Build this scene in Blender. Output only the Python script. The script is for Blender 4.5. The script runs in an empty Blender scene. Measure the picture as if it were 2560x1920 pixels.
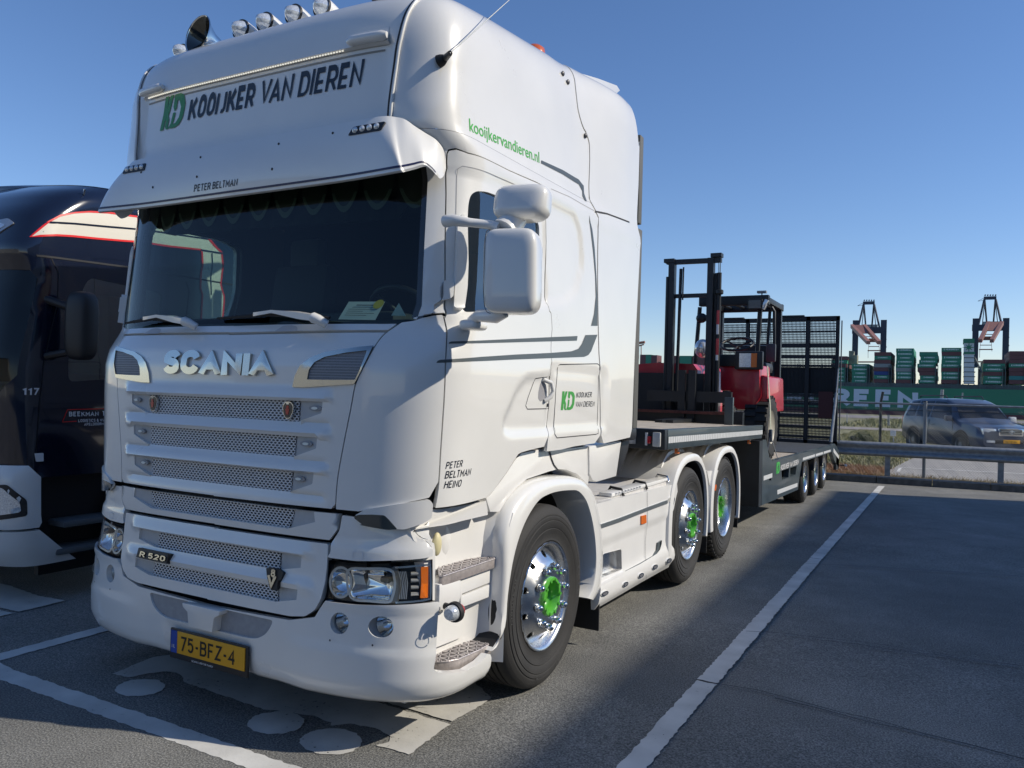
import bpy, bmesh, math, random
import numpy as np
from mathutils import Vector, Matrix
from mathutils.bvhtree import BVHTree
from mathutils.geometry import delaunay_2d_cdt

PI = math.pi
R = math.radians
scene = bpy.context.scene
COL = scene.collection
random.seed(7)

# ------------------------------------------------------------------ camera
CAM = np.array([3.17139, -2.51636, 1.65925])
YAW, PITCH, ROLL, FOC = 0.502793, 0.00593134, 0.0271371, 1967.18
_f = np.array([-math.sin(YAW) * math.cos(PITCH), math.cos(YAW) * math.cos(PITCH), math.sin(PITCH)])
_r = np.array([math.cos(YAW), math.sin(YAW), 0.0])
_u = np.cross(_r, _f)
_r, _u = math.cos(ROLL) * _r + math.sin(ROLL) * _u, -math.sin(ROLL) * _r + math.cos(ROLL) * _u
cam_data = bpy.data.cameras.new('camera')
cam_data.sensor_width = 36.0
cam_data.lens = FOC / 2560 * 36.0
cam_data.clip_start = 0.05
cam_data.clip_end = 6000
cam = bpy.data.objects.new('camera', cam_data)
COL.objects.link(cam)
M4 = Matrix(((_r[0], _u[0], -_f[0], CAM[0]), (_r[1], _u[1], -_f[1], CAM[1]), (_r[2], _u[2], -_f[2], CAM[2]), (0, 0, 0, 1)))
cam.matrix_world = M4
scene.camera = cam

# ------------------------------------------------------------------ sky, sun, exposure
SUN_AZ, SUN_EL = 19.5, 36.0          # azimuth from +x towards +y
world = bpy.data.worlds.new('World')
scene.world = world
world.use_nodes = True
_n = world.node_tree.nodes
_sky = _n.new('ShaderNodeTexSky')
_sky.sky_type = 'NISHITA'
_sky.sun_disc = False
_sky.sun_elevation = R(SUN_EL)
_sky.sun_rotation = R(90 - SUN_AZ)
_sky.altitude = 0
_sky.air_density = 1.0
_sky.dust_density = 0.0
_sky.ozone_density = 4.0
_hs = _n.new('ShaderNodeHueSaturation'); _hs.inputs['Saturation'].default_value = 1.10
world.node_tree.links.new(_sky.outputs[0], _hs.inputs['Color']); _tn = _n.new('ShaderNodeVectorMath'); _tn.operation = 'MULTIPLY'; _tn.inputs[1].default_value = (.97, .91, .98)
world.node_tree.links.new(_hs.outputs[0], _tn.inputs[0]); world.node_tree.links.new(_tn.outputs[0], _n['Background'].inputs[0])
_n['Background'].inputs[1].default_value = 0.098
sd = bpy.data.lights.new('sun', 'SUN')
sd.energy = 3.1
sd.angle = R(0.55)
sd.color = (1.0, 0.92, 0.79)
sun = bpy.data.objects.new('sun', sd)
COL.objects.link(sun)
SUNV = Vector((math.cos(R(SUN_AZ)) * math.cos(R(SUN_EL)), math.sin(R(SUN_AZ)) * math.cos(R(SUN_EL)), math.sin(R(SUN_EL))))
sun.rotation_euler = SUNV.to_track_quat('Z', 'Y').to_euler()
sun.location = (20, 10, 20)
scene.view_settings.view_transform = 'Standard'
scene.view_settings.look = 'None'
scene.view_settings.exposure = 0.50
scene.view_settings.gamma = 1.0

# ------------------------------------------------------------------ measuring helpers (photo directions -> points on a plane of the truck)
KD = 2560 / 2212.0
def ray(px, py):
    return _f + _r * (px - 1280) / FOC - _u * (py - 960) / FOC
def DD(p):
    return (p[0] * KD, p[1] * KD)
def onX(p, x):
    d = ray(*DD(p)); q = CAM + d * (x - CAM[0]) / d[0]; return q
def onY(p, y):
    d = ray(*DD(p)); q = CAM + d * (y - CAM[1]) / d[1]; return q
def onZ(p, z=0.0):
    d = ray(*DD(p)); q = CAM + d * (z - CAM[2]) / d[2]; return q
def crop(ox, oy, sc, pts):          # zoomed-crop coordinates -> overview coordinates
    return [((ox + x / sc) / KD, (oy + y / sc) / KD) for x, y in pts]

# ------------------------------------------------------------------ materials
MAT = {}
def mat(name, col, rough=0.5, metal=0.0, coat=0.0, noise=0.0, nscale=20.0, bump=0.0, bscale=80.0, emit=None, spec=0.5, stretch=None, coatr=0.05):
    if name in MAT: return MAT[name]
    m = bpy.data.materials.new(name); m.use_nodes = True
    nt = m.node_tree; b = nt.nodes['Principled BSDF']
    b.inputs['Base Color'].default_value = (*col, 1)
    b.inputs['Roughness'].default_value = rough
    b.inputs['Metallic'].default_value = metal
    b.inputs['Coat Weight'].default_value = coat
    b.inputs['Coat Roughness'].default_value = coatr
    b.inputs['Specular IOR Level'].default_value = spec
    tc = nt.nodes.new('ShaderNodeTexCoord')
    src = tc.outputs['Object']
    if stretch:
        mp = nt.nodes.new('ShaderNodeMapping'); mp.inputs['Scale'].default_value = stretch
        nt.links.new(src, mp.inputs[0]); src = mp.outputs[0]
    if noise:
        t = nt.nodes.new('ShaderNodeTexNoise'); t.inputs['Scale'].default_value = nscale; t.inputs['Detail'].default_value = 6
        nt.links.new(src, t.inputs['Vector'])
        mx = nt.nodes.new('ShaderNodeMix'); mx.data_type = 'RGBA'
        mr = nt.nodes.new('ShaderNodeMapRange'); mr.inputs[1].default_value = .3; mr.inputs[2].default_value = .7
        nt.links.new(t.outputs[0], mr.inputs[0]); nt.links.new(mr.outputs[0], mx.inputs[0])
        mx.inputs[6].default_value = (*[c * (1 - noise) for c in col], 1)
        mx.inputs[7].default_value = (*[min(1, c * (1 + noise)) for c in col], 1)
        nt.links.new(mx.outputs[2], b.inputs['Base Color'])
        mr2 = nt.nodes.new('ShaderNodeMapRange'); mr2.inputs[3].default_value = max(0, rough - .08); mr2.inputs[4].default_value = rough + .1
        nt.links.new(t.outputs[0], mr2.inputs[0]); nt.links.new(mr2.outputs[0], b.inputs['Roughness'])
    if bump:
        t2 = nt.nodes.new('ShaderNodeTexNoise'); t2.inputs['Scale'].default_value = bscale; t2.inputs['Detail'].default_value = 4
        nt.links.new(src, t2.inputs['Vector'])
        bp = nt.nodes.new('ShaderNodeBump'); bp.inputs['Strength'].default_value = bump; bp.inputs['Distance'].default_value = 0.004
        nt.links.new(t2.outputs[0], bp.inputs['Height']); nt.links.new(bp.outputs[0], b.inputs['Normal'])
    if emit:
        b.inputs['Emission Color'].default_value = (*emit[:3], 1); b.inputs['Emission Strength'].default_value = emit[3]
    MAT[name] = m
    return m

def glass(name, tint, rough=0.0, ior=1.5, tr=1.0):
    m = bpy.data.materials.new(name); m.use_nodes = True
    nt = m.node_tree; nt.nodes.clear()
    o = nt.nodes.new('ShaderNodeOutputMaterial'); mx = nt.nodes.new('ShaderNodeMixShader')
    t = nt.nodes.new('ShaderNodeBsdfTransparent'); t.inputs[0].default_value = (*tint, 1)
    g = nt.nodes.new('ShaderNodeBsdfGlossy'); g.inputs['Roughness'].default_value = rough
    ge = nt.nodes.new('ShaderNodeNewGeometry'); dt = nt.nodes.new('ShaderNodeVectorMath'); dt.operation = 'DOT_PRODUCT'
    nt.links.new(ge.outputs['Normal'], dt.inputs[0]); nt.links.new(ge.outputs['Incoming'], dt.inputs[1])
    def mth(op, a, b=None):
        q = nt.nodes.new('ShaderNodeMath'); q.operation = op
        for k, w in ((0, a), (1, b)):
            if w is None: continue
            if isinstance(w, (int, float)): q.inputs[k].default_value = w
            else: nt.links.new(w, q.inputs[k])
        return q.outputs[0]
    r0 = ((ior - 1) / (ior + 1)) ** 2
    fr = mth('ADD', mth('MULTIPLY', mth('POWER', mth('SUBTRACT', 1.0, mth('ABSOLUTE', dt.outputs['Value'])), 5.0), 1 - r0), r0)
    nt.links.new(fr, mx.inputs[0]); nt.links.new(t.outputs[0], mx.inputs[1]); nt.links.new(g.outputs[0], mx.inputs[2])
    nt.links.new(mx.outputs[0], o.inputs[0])
    MAT[name] = m
    return m

WHITE = mat('white_paint', (.78, .775, .745), .30, coat=.95, noise=.025, nscale=3.0)
WHITE2 = mat('white_fibreglass_paint', (.77, .765, .745), .36, coat=.45, noise=.03, nscale=4.0)
PLASTW = mat('white_plastic', (.74, .74, .74), .42, noise=.04, nscale=9)
DARK = mat('dark_frame', (.012, .013, .016), .55)
BLACK = mat('black_plastic', (.018, .018, .02), .45, bump=.15, bscale=300)
RUBBER = mat('black_rubber', (.016, .016, .017), .7, bump=.2, bscale=200)
GREYP = mat('light_grey_plastic', (.44, .45, .46), .5, noise=.05, nscale=25)
MESHW = mat('white_mesh', (.72, .72, .73), .45)
CHROME = mat('chrome', (.80, .80, .78), .08, metal=1)
CHROMEW = mat('warm_chrome', (.55, .53, .48), .18, metal=1)
ALU = mat('polished_aluminium', (.84, .84, .83), .24, metal=1, noise=.05, nscale=6, bump=.05, bscale=30)
ALUD = mat('step_aluminium', (.40, .36, .345), .42, metal=.35, noise=.18, nscale=40, bump=.3)
GREEN = mat('green_hub_paint', (.10, .42, .045), .30, coat=.5)
GREEND = mat('green_lettering', (.055, .33, .06), .4)
LETTER = mat('dark_lettering', (.012, .018, .032), .35)
STRIPE = mat('grey_stripe', (.085, .10, .105), .35)
NAVYL = mat('navy_line', (.012, .014, .07), .35)
AMBER = mat('amber_lens', (.75, .16, .01), .25, coat=.6)
REDL = mat('red_lens', (.55, .01, .02), .2, coat=.6)
LENS = mat('clear_lens', (.72, .76, .82), .10, metal=.4, noise=.3, nscale=120, coat=1)  # the noise paints a sparkle of light into the lens colour
DGLASS = mat('smoked_lens', (.04, .05, .05), .08, coat=1)
TYRE = mat('tyre_rubber', (.027, .026, .025), .74, noise=.22, nscale=7, bump=.35, bscale=160)
TYREL = mat('tyre_lettering', (.060, .058, .056), .6)
GLASS = glass('tinted_glass', (.50, .62, .60), ior=2.9)
GLASSW = glass('windscreen_glass', (.55, .70, .66), ior=1.50)
GLASSC = glass('clear_cover', (.93, .95, .97))
TEXG = mat('trailer_grey_paint', (.045, .062, .070), .38, coat=.25, noise=.15, nscale=6, bump=.1)
STEELD = mat('galvanised_steel', (.27, .29, .31), .5, metal=.45, noise=.2, nscale=14)
NAVY = mat('navy_paint', (.005, .008, .022), .13, coat=.8)
INTER = mat('interior_fabric', (.035, .037, .04), .85)
INTERG = mat('interior_grey', (.10, .105, .11), .8)
REDP = mat('red_paint', (.50, .014, .030), .35, coat=.4, noise=.12, nscale=8)
REFL = mat('reflective_tape', (.60, .62, .63), .35, noise=.1, nscale=60)

# ------------------------------------------------------------------ object helpers
def tag(o, label=None, cat=None, group=None, kind=None):
    if label: o['label'] = label
    if cat: o['category'] = cat
    if group: o['group'] = group
    if kind: o['kind'] = kind
    return o
def empty(name, loc=(0, 0, 0), parent=None, rz=0.0):
    o = bpy.data.objects.new(name, None); o.empty_display_size = .1
    COL.objects.link(o); o.location = loc; o.rotation_euler[2] = rz
    if parent: attach(o, parent)
    return o
ORG = {}
def attach(o, parent):      # parents are unrotated empties / meshes kept in world coordinates
    pl = ORG.get(parent.name, Vector((0, 0, 0)))
    o.parent = parent
    o.location = Vector(o.location) - pl
def thing(name, label, cat, loc=(0, 0, 0), group=None):
    o = empty(name, loc); ORG[o.name] = Vector(loc); tag(o, label, cat, group); return o

class MB:
    def __init__(s): s.v = []; s.f = []; s.m = []; s.k = 0
    def mat(s, k): s.k = k; return s
    def add(s, vs, fs):
        o = len(s.v); s.v += [tuple(map(float, p)) for p in vs]
        s.f += [tuple(i + o for i in f) for f in fs]; s.m += [s.k] * len(fs); return s
    def box(s, c, d, rz=0.0, rot=None, bev=0.0):
        hx, hy, hz = d[0] / 2, d[1] / 2, d[2] / 2
        if bev:
            b = min(bev, hx * .9, hy * .9, hz * .9); vs = []
            bm = bmesh.new(); bmesh.ops.create_cube(bm, size=1)
            for v in bm.verts: v.co = Vector((v.co.x * d[0], v.co.y * d[1], v.co.z * d[2]))
            bmesh.ops.bevel(bm, geom=bm.edges[:], offset=b, segments=2, affect='EDGES', profile=.6)
            vs = [v.co.copy() for v in bm.verts]; fs = [[v.index for v in f.verts] for f in bm.faces]; bm.free()
        else:
            vs = [Vector((x, y, z)) for x in (-hx, hx) for y in (-hy, hy) for z in (-hz, hz)]
            fs = [(0, 1, 3, 2), (4, 6, 7, 5), (0, 4, 5, 1), (2, 3, 7, 6), (0, 2, 6, 4), (1, 5, 7, 3)]
        mtx = rot if rot is not None else Matrix.Rotation(rz, 3, 'Z')
        return s.add([Vector(c) + mtx @ v for v in vs], fs)
    def prism(s, poly, axis, a, b, cap=True):   # poly in the 2 other axes (order x,y,z without axis), extruded a..b along axis
        n = len(poly)
        def P(p, t):
            q = list(p); q.insert('xyz'.index(axis), t); return q
        vs = [P(p, a) for p in poly] + [P(p, b) for p in poly]
        fs = [(i, (i + 1) % n, n + (i + 1) % n, n + i) for i in range(n)]
        if cap: fs += [tuple(range(n))[::-1], tuple(range(n, 2 * n))]
        return s.add(vs, fs)
    def tube(s, path, r, seg=10, cap=True, closed=False):
        path = [Vector(p) for p in path]; n = len(path); rs = r if hasattr(r, '__len__') else [r] * n
        rings = []; prev = None
        for i, p in enumerate(path):
            if closed: t = (path[(i + 1) % n] - path[i - 1]).normalized()
            else: t = (path[min(i + 1, n - 1)] - path[max(i - 1, 0)]).normalized()
            if prev is None:
                a = t.orthogonal().normalized()
            else:
                a = (prev - t * prev.dot(t)).normalized()
            prev = a; b = t.cross(a)
            rings.append([p + (a * math.cos(2 * PI * k / seg) + b * math.sin(2 * PI * k / seg)) * rs[i] for k in range(seg)])
        vs = [q for rg in rings for q in rg]; fs = []
        for i in range(n if closed else n - 1):
            j = (i + 1) % n
            for k in range(seg): fs.append((i * seg + k, i * seg + (k + 1) % seg, j * seg + (k + 1) % seg, j * seg + k))
        if cap and not closed: fs += [tuple(range(seg))[::-1], tuple(range((n - 1) * seg, n * seg))]
        return s.add(vs, fs)
    def cyl(s, p0, p1, r0, r1=None, seg=16, cap=True):
        return s.tube([p0, p1], [r0, r0 if r1 is None else r1], seg, cap)
    def loft(s, rings, closed=True, cap=False):
        n = len(rings[0]); vs = [q for r_ in rings for q in r_]; fs = []
        for i in range(len(rings) - 1):
            for k in range(n if closed else n - 1): fs.append((i * n + k, i * n + (k + 1) % n, (i + 1) * n + (k + 1) % n, (i + 1) * n + k))
        if cap: fs += [tuple(range(n))[::-1], tuple(range((len(rings) - 1) * n, len(rings) * n))]
        return s.add(vs, fs)
    def lathe(s, prof, c=(0, 0, 0), axis=(1, 0, 0), seg=48):    # prof = (radius, along axis)
        ax = Vector(axis).normalized(); a = Vector((0, 0, 1)) if abs(ax.z) < .9 else Vector((1, 0, 0))
        a = (a - ax * a.dot(ax)).normalized(); b = ax.cross(a); c = Vector(c)
        return s.loft([[c + ax * h + (a * math.cos(2 * PI * k / seg) + b * math.sin(2 * PI * k / seg)) * r_ for k in range(seg)] for r_, h in prof])
    def ball(s, c, rad, seg=16, rings=10):
        rad = rad if hasattr(rad, '__len__') else (rad,) * 3
        rg = []
        for i in range(rings + 1):
            t = PI * i / rings
            rg.append([(c[0] + rad[0] * math.sin(t) * math.cos(2 * PI * k / seg), c[1] + rad[1] * math.sin(t) * math.sin(2 * PI * k / seg), c[2] + rad[2] * math.cos(t)) for k in range(seg)])
        return s.loft(rg)
    def build(s, name, mats, parent=None, smooth=35, bevel=0.0, label=None, sub=0, org=None, weld=True):
        me = bpy.data.meshes.new(name)
        o = bpy.data.objects.new(name, me); COL.objects.link(o)
        base = Vector(org) if org is not None else Vector((0, 0, 0))
        pl = ORG.get(parent.name, Vector((0, 0, 0))) if parent else Vector((0, 0, 0))
        me.from_pydata([tuple(Vector(v) - base) for v in s.v], [], s.f)
        mats = mats if isinstance(mats, (list, tuple)) else [mats]
        for m in mats: me.materials.append(m)
        me.polygons.foreach_set('material_index', s.m)
        bm = bmesh.new(); bm.from_mesh(me)
        if weld: bmesh.ops.remove_doubles(bm, verts=bm.verts[:], dist=2e-5)
        bmesh.ops.dissolve_degenerate(bm, dist=1e-6, edges=bm.edges[:])
        bmesh.ops.recalc_face_normals(bm, faces=bm.faces[:])
        if bevel:
            es = [e for e in bm.edges if len(e.link_faces) == 2 and e.calc_face_angle() > R(32)]
            bmesh.ops.bevel(bm, geom=es, offset=bevel, segments=2, affect='EDGES', profile=.6, clamp_overlap=True)
        bm.to_mesh(me); bm.free()
        if sub:
            md = o.modifiers.new('sub', 'SUBSURF'); md.levels = sub; md.render_levels = sub
        if smooth:
            me.shade_smooth(); me.set_sharp_from_angle(angle=R(smooth))
        if parent: o.parent = parent
        o.location = base - pl
        ORG[o.name] = base
        if label: o['label'] = label
        return o

def copy_tree(o, parent=None):
    c = o.copy(); COL.objects.link(c)
    if parent: c.parent = parent
    for ch in list(o.children):
        copy_tree(ch, c)
    return c

def rc(poly, r, seg=5):       # round the corners of a polygon
    out = []; n = len(poly)
    rr = r if hasattr(r, '__len__') else [r] * n
    for i in range(n):
        p = np.array(poly[i], float); a = np.array(poly[i - 1], float) - p; b = np.array(poly[(i + 1) % n], float) - p
        la, lb = np.linalg.norm(a), np.linalg.norm(b)
        k = min(rr[i], la * .48, lb * .48)
        if k < 1e-4: out.append(tuple(p)); continue
        A = p + a / la * k; B = p + b / lb * k
        for j in range(seg + 1):
            t = j / seg; out.append(tuple((1 - t) ** 2 * A + 2 * t * (1 - t) * p + t * t * B))
    return out
def spline(pts, n=8, closed=False):
    P = [np.array(p, float) for p in pts]; out = []; m = len(P)
    for i in range(m if closed else m - 1):
        if closed: a, b, c, d = P[i - 1], P[i], P[(i + 1) % m], P[(i + 2) % m]
        else: a, b, c, d = P[max(i - 1, 0)], P[i], P[i + 1], P[min(i + 2, m - 1)]
        for j in range(n):
            t = j / n
            out.append(tuple(.5 * ((2 * b) + (c - a) * t + (2 * a - 5 * b + 4 * c - d) * t * t + (3 * b - a - 3 * c + d) * t ** 3)))
    if not closed: out.append(tuple(P[-1]))
    return out

def inside(pts, poly):
    x, y = pts[:, 0], pts[:, 1]; c = np.zeros(len(pts), bool); n = len(poly)
    for i in range(n):
        x0, y0 = poly[i]; x1, y1 = poly[(i + 1) % n]
        if y0 == y1: continue
        m = ((y0 > y) != (y1 > y)) & (x < (x1 - x0) * (y - y0) / (y1 - y0) + x0); c ^= m
    return c
def seg_dist(pts, poly):
    d = np.full(len(pts), 1e9); n = len(poly)
    for i in range(n):
        a = np.array(poly[i]); b = np.array(poly[(i + 1) % n]); ab = b - a; L = (ab ** 2).sum()
        if L < 1e-12: continue
        t = np.clip(((pts - a) @ ab) / L, 0, 1); q = a + t[:, None] * ab
        d = np.minimum(d, np.sqrt(((pts - q) ** 2).sum(1)))
    return d
def resample(poly, step):
    out = []; n = len(poly)
    for i in range(n):
        a = np.array(poly[i], float); b = np.array(poly[(i + 1) % n], float); L = np.linalg.norm(b - a)
        if L < 1e-6: continue
        k = max(1, int(math.ceil(L / step)))
        out += [tuple(a + (b - a) * j / k) for j in range(k)]
    return out
def flat_mesh(loops, step):     # loops: outer loops and holes, even-odd -> verts2d, tris, boundary loops (indices)
    allp = np.array([p for l in loops for p in l]); lo = allp.min(0); hi = allp.max(0)
    loops = [resample(l, step) for l in loops]
    gx = np.arange(lo[0] + step / 2, hi[0], step); gy = np.arange(lo[1] + step / 2, hi[1], step)
    verts = []; edges = []; bl = []
    for l in loops:
        o = len(verts); verts += l; k = len(l); edges += [(o + i, o + (i + 1) % k) for i in range(k)]; bl.append(list(range(o, o + k)))
    if len(gx) and len(gy):
        g = np.array(np.meshgrid(gx, gy)).reshape(2, -1).T
        ins = np.zeros(len(g), bool)
        for l in loops: ins ^= inside(g, l)
        g = g[ins]
        if len(g):
            d = np.full(len(g), 1e9)
            for l in loops: d = np.minimum(d, seg_dist(g, l))
            g = g[d > step * .42]
            verts += [tuple(p) for p in g]
    vo, eo, fo, ov, oe, of = delaunay_2d_cdt([Vector(v) for v in verts], edges, [], 0, 1e-7)
    V = np.array([tuple(v) for v in vo]); F = np.array([tuple(f) for f in fo if len(f) == 3])
    c = V[F].mean(1); ins = np.zeros(len(c), bool)
    for l in loops: ins ^= inside(c, l)
    F = F[ins]
    remap = {}
    for i, src in enumerate(ov):
        for q in src: remap[q] = i
    bl = [[remap[i] for i in l if i in remap] for l in bl]
    return V, F, bl

class Chart:      # a gridded surface S(s, v); s is measured round the plan, v is height-like
    def __init__(s, P, s0, s1, v0, v1):
        s.P = P; s.s0, s.s1, s.v0, s.v1 = s0, s1, v0, v1; s.nv, s.ns = P.shape[:2]
        vs = P.reshape(-1, 3); fs = []
        for i in range(s.nv - 1):
            for j in range(s.ns - 1):
                a = i * s.ns + j; fs.append((a, a + 1, a + s.ns + 1, a + s.ns))
        s.bvh = BVHTree.FromPolygons([tuple(v) for v in vs], fs)
        du = np.gradient(P, axis=1); dv = np.gradient(P, axis=0); n = np.cross(du, dv)
        s.N = n / (np.linalg.norm(n, axis=2, keepdims=True) + 1e-12)
    def at(s, sv, off=0.0):
        sv = np.atleast_2d(np.array(sv, float)); sgn = np.where(sv[:, 0] < 0, -1.0, 1.0)
        fs = np.clip((np.abs(sv[:, 0]) - s.s0) / (s.s1 - s.s0) * (s.ns - 1), 0, s.ns - 1.0001)
        fv = np.clip((sv[:, 1] - s.v0) / (s.v1 - s.v0) * (s.nv - 1), 0, s.nv - 1.0001)
        i = fv.astype(int); j = fs.astype(int); a = (fv - i)[:, None]; b = (fs - j)[:, None]
        def L(G): return (G[i, j] * (1 - a) * (1 - b) + G[i, j + 1] * (1 - a) * b + G[i + 1, j] * a * (1 - b) + G[i + 1, j + 1] * a * b)
        p = L(s.P) + L(s.N) * (off if np.isscalar(off) else np.asarray(off)[:, None])
        p[:, 0] *= sgn
        return p
    def hit(s, pt):     # overview pixel -> (s, v)
        d = Vector(ray(*DD(pt))).normalized()
        co, no, idx, dist = s.bvh.ray_cast(Vector(CAM), d)
        if idx is None:
            co, no, idx, dist = s.bvh.find_nearest(Vector(CAM) + d * 4.5)
            print('chart miss', pt)
        i, j = divmod(idx, s.ns - 1)
        a = s.P[i, j]; u = s.P[i, j + 1] - a; w = s.P[i + 1, j] - a; q = np.array(co) - a
        A = np.array([[u @ u, u @ w], [u @ w, w @ w]]) + np.eye(2) * 1e-12
        t = np.clip(np.linalg.solve(A, np.array([q @ u, q @ w])), 0, 1)
        return (s.s0 + (j + t[0]) / (s.ns - 1) * (s.s1 - s.s0), s.v0 + (i + t[1]) / (s.nv - 1) * (s.v1 - s.v0))
    def hits(s, pts): return [s.hit(p) for p in pts]

def skin(name, chart, loops, mats, parent, off=0.0, thick=0.02, step=.03, side=1, gap=0.0, label=None, smooth=40, offs=None, build=True, mb=None):
    """a panel cut out of a chart surface: top face, rim, given thickness"""
    V, F, bl = flat_mesh(loops, step)
    W = V.copy(); W[:, 0] *= side
    o = off if offs is None else off + offs(V)
    T = chart.at(W, o)
    mb = mb or MB(); n = len(T)
    mb.add(T, [tuple(f) for f in F])
    if thick:
        for l in bl:
            a = T[l]; b = chart.at(W[l], off - thick)
            k = len(l); mb.add(list(a) + list(b), [(i, (i + 1) % k, k + (i + 1) % k, k + i) for i in range(k)])
    if not build: return mb
    return mb.build(name, mats, parent, smooth=smooth, label=label)
# ------------------------------------------------------------------ the tractor's skin charts
def interp(tab, z): 
    t = np.array(tab); return [np.interp(z, t[:, 0], t[:, k]) for k in range(1, t.shape[1])]
CL = 1.5       # chart length of the front corner
def plan(a, yf, b, n, s):
    th = np.linspace(0, PI / 2, 500)
    x = a * np.sin(th) ** (2 / n); y = yf + b - b * np.cos(th) ** (2 / n)
    L = np.concatenate([[0], np.cumsum(np.hypot(np.diff(x), np.diff(y)))]); L = L / L[-1] * CL
    X = np.interp(s, L, x); Y = np.interp(s, L, y)
    m = s > CL; X[m] = a; Y[m] = yf + b + (s[m] - CL)
    return X, Y
def smoothstep(e0, e1, x):
    t = np.clip((x - e0) / (e1 - e0), 0, 1); return t * t * (3 - 2 * t)
def sdf_poly(pts, poly):
    d = seg_dist(pts, poly); ins = inside(pts, poly); return np.where(ins, -d, d)
CAB = [(.90, 1.200, .212, .52, 3.6), (1.00, 1.205, .208, .52, 3.6), (1.25, 1.220, .205, .54, 3.6), (1.60, 1.238, .205, .55, 3.6), (1.74, 1.242, .208, .55, 3.6), (1.82, 1.236, .222, .54, 3.5),
       (1.88, 1.232, .262, .50, 3.4), (1.94, 1.230, .305, .46, 3.3), (2.10, 1.228, .325, .45, 3.3), (2.67, 1.215, .395, .42, 3.4), (2.76, 1.212, .385, .43, 3.5),
       (2.80, 1.208, .36, .42, 3.8), (2.86, 1.180, .335, .40, 4.2), (2.95, 1.172, .335, .40, 4.4), (3.15, 1.160, .348, .40, 4.4)]
VQ = 3.15; QL = .42; VTOP = VQ + QL; SMAX = CL + 2.05
def roofH(y): return np.interp(y, [.3, .5, .7, 1.0, 1.7, 2.0, 2.3, 2.9], [3.52, 3.545, 3.57, 3.615, 3.70, 3.72, 3.715, 3.69])
svals = np.linspace(0, SMAX, 420); vvals = np.linspace(.90, VTOP, 310)
# outlines used for the side relief, on the plane x = 1.23: (y, z)
def side(pts): return [(float(onX(p, 1.235)[1]), float(onX(p, 1.235)[2])) for p in pts]
def c2(pts): return crop(1000, 800, 3.456, pts)
def c1(pts): return crop(1000, 400, 3.456, pts)
def cR(pts): return crop(900, 0, 2.765, pts)
def c3(pts): return crop(200, 750, 2.765, pts)
def c4(pts): return crop(200, 1200, 2.011, pts)
def cW(pts): return crop(700, 400, 3.904, pts)
def cL(pts): return crop(750, 1350, 5.53, pts)
def cS(pts): return crop(900, 1250, 5.53, pts)
BLIND = rc(side(c1([(1150, 330), (1320, 350), (1540, 470), (1590, 620), (1600, 900), (1540, 1130), (1440, 1220), (1270, 1250), (1150, 1250)])), .05)
BLIND = [(max(y, 1.30), z) for y, z in BLIND]
DOORREC = rc(side(c2([(1330, 465), (1100, 490), (1010, 600), (900, 880), (900, 960), (960, 995), (1330, 975)])), .04)
LOCKREC = [(1.45, 1.44), (2.3, 1.42), (2.3, 1.78), (1.45, 1.80)]
WINREC = rc(side(c1([(500, 60), (560, 50), (1300, 330), (1300, 1230), (460, 1300)])), .05)
P = np.zeros((len(vvals), len(svals), 3))
for i, v in enumerate(vvals):
    if v <= VQ:
        a, yf, b, n = [float(q) for q in interp(CAB, v)]
        x, y = plan(a, yf, b, n, svals.copy()); z = np.full_like(x, v)
    else:
        th = (v - VQ) / QL * PI / 2
        a, yf, b, n = CAB[-1][1:]
        a2 = a - .19 * (1 - math.cos(th)) ** 1.15; yf2 = yf + .17 * (1 - math.cos(th)) ** 1.15
        x, y = plan(a2, yf2, b, n, svals.copy()); 
        y[svals > CL] = yf + b + (svals[svals > CL] - CL) + (yf2 - yf) * np.clip(1 - (svals[svals > CL] - CL) / 1.0, 0, 1)
        z = VQ + (roofH(y) - VQ) * math.sin(th) ** .92
    fk = smoothstep(1.80, 2.62, y) * smoothstep(.5, 1.0, x)          # the rear fairing keeps its full width up to the top
    tgt = 1.230 if v <= VQ else 1.230 - .085 * max(0, (v - VQ) / QL - .25) ** 2 / .5625
    x = x + fk * (tgt - x)
    # relief on the flanks
    yz = np.stack([y, z], 1); sidew = smoothstep(1.0, 1.18, x)
    dx = np.zeros_like(x)
    dx += .014 * smoothstep(.018, -.018, sdf_poly(yz, BLIND))
    dx += .016 * smoothstep(.02, -.03, sdf_poly(yz, DOORREC))
    dx += .010 * smoothstep(.012, -.012, sdf_poly(yz, LOCKREC))
    dx += .010 * smoothstep(.010, -.014, sdf_poly(yz, WINREC))
    dx -= .006 * np.exp(-((z - 2.745) / .022) ** 2)
    x = x - dx * sidew
    P[i, :, 0] = x; P[i, :, 1] = y; P[i, :, 2] = z
A = Chart(P, 0, SMAX, .90, VTOP)

BUM = [(.215, 1.14, .33, .50, 3.2), (.235, 1.20, .25, .52, 3.4), (.27, 1.232, .205, .54, 3.6), (.33, 1.245, .190, .55, 3.8), (.50, 1.247, .186, .55, 3.8), (.68, 1.238, .196, .54, 3.8), (.78, 1.222, .212, .52, 3.7), (.93, 1.208, .220, .51, 3.6), (.98, 1.195, .214, .51, 3.6), (1.06, 1.150, .212, .50, 3.6), (1.15, 1.12, .212, .50, 3.6)]
sb = np.linspace(0, CL + .45, 260); vb = np.linspace(.215, 1.15, 160)
P = np.zeros((len(vb), len(sb), 3))
for i, v in enumerate(vb):
    a, yf, b, n = [float(q) for q in interp(BUM, v)]
    x, y = plan(a, yf, b, n, sb.copy())
    P[i, :, 0] = x; P[i, :, 1] = y; P[i, :, 2] = v
B = Chart(P, 0, CL + .45, .215, 1.15)

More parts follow.
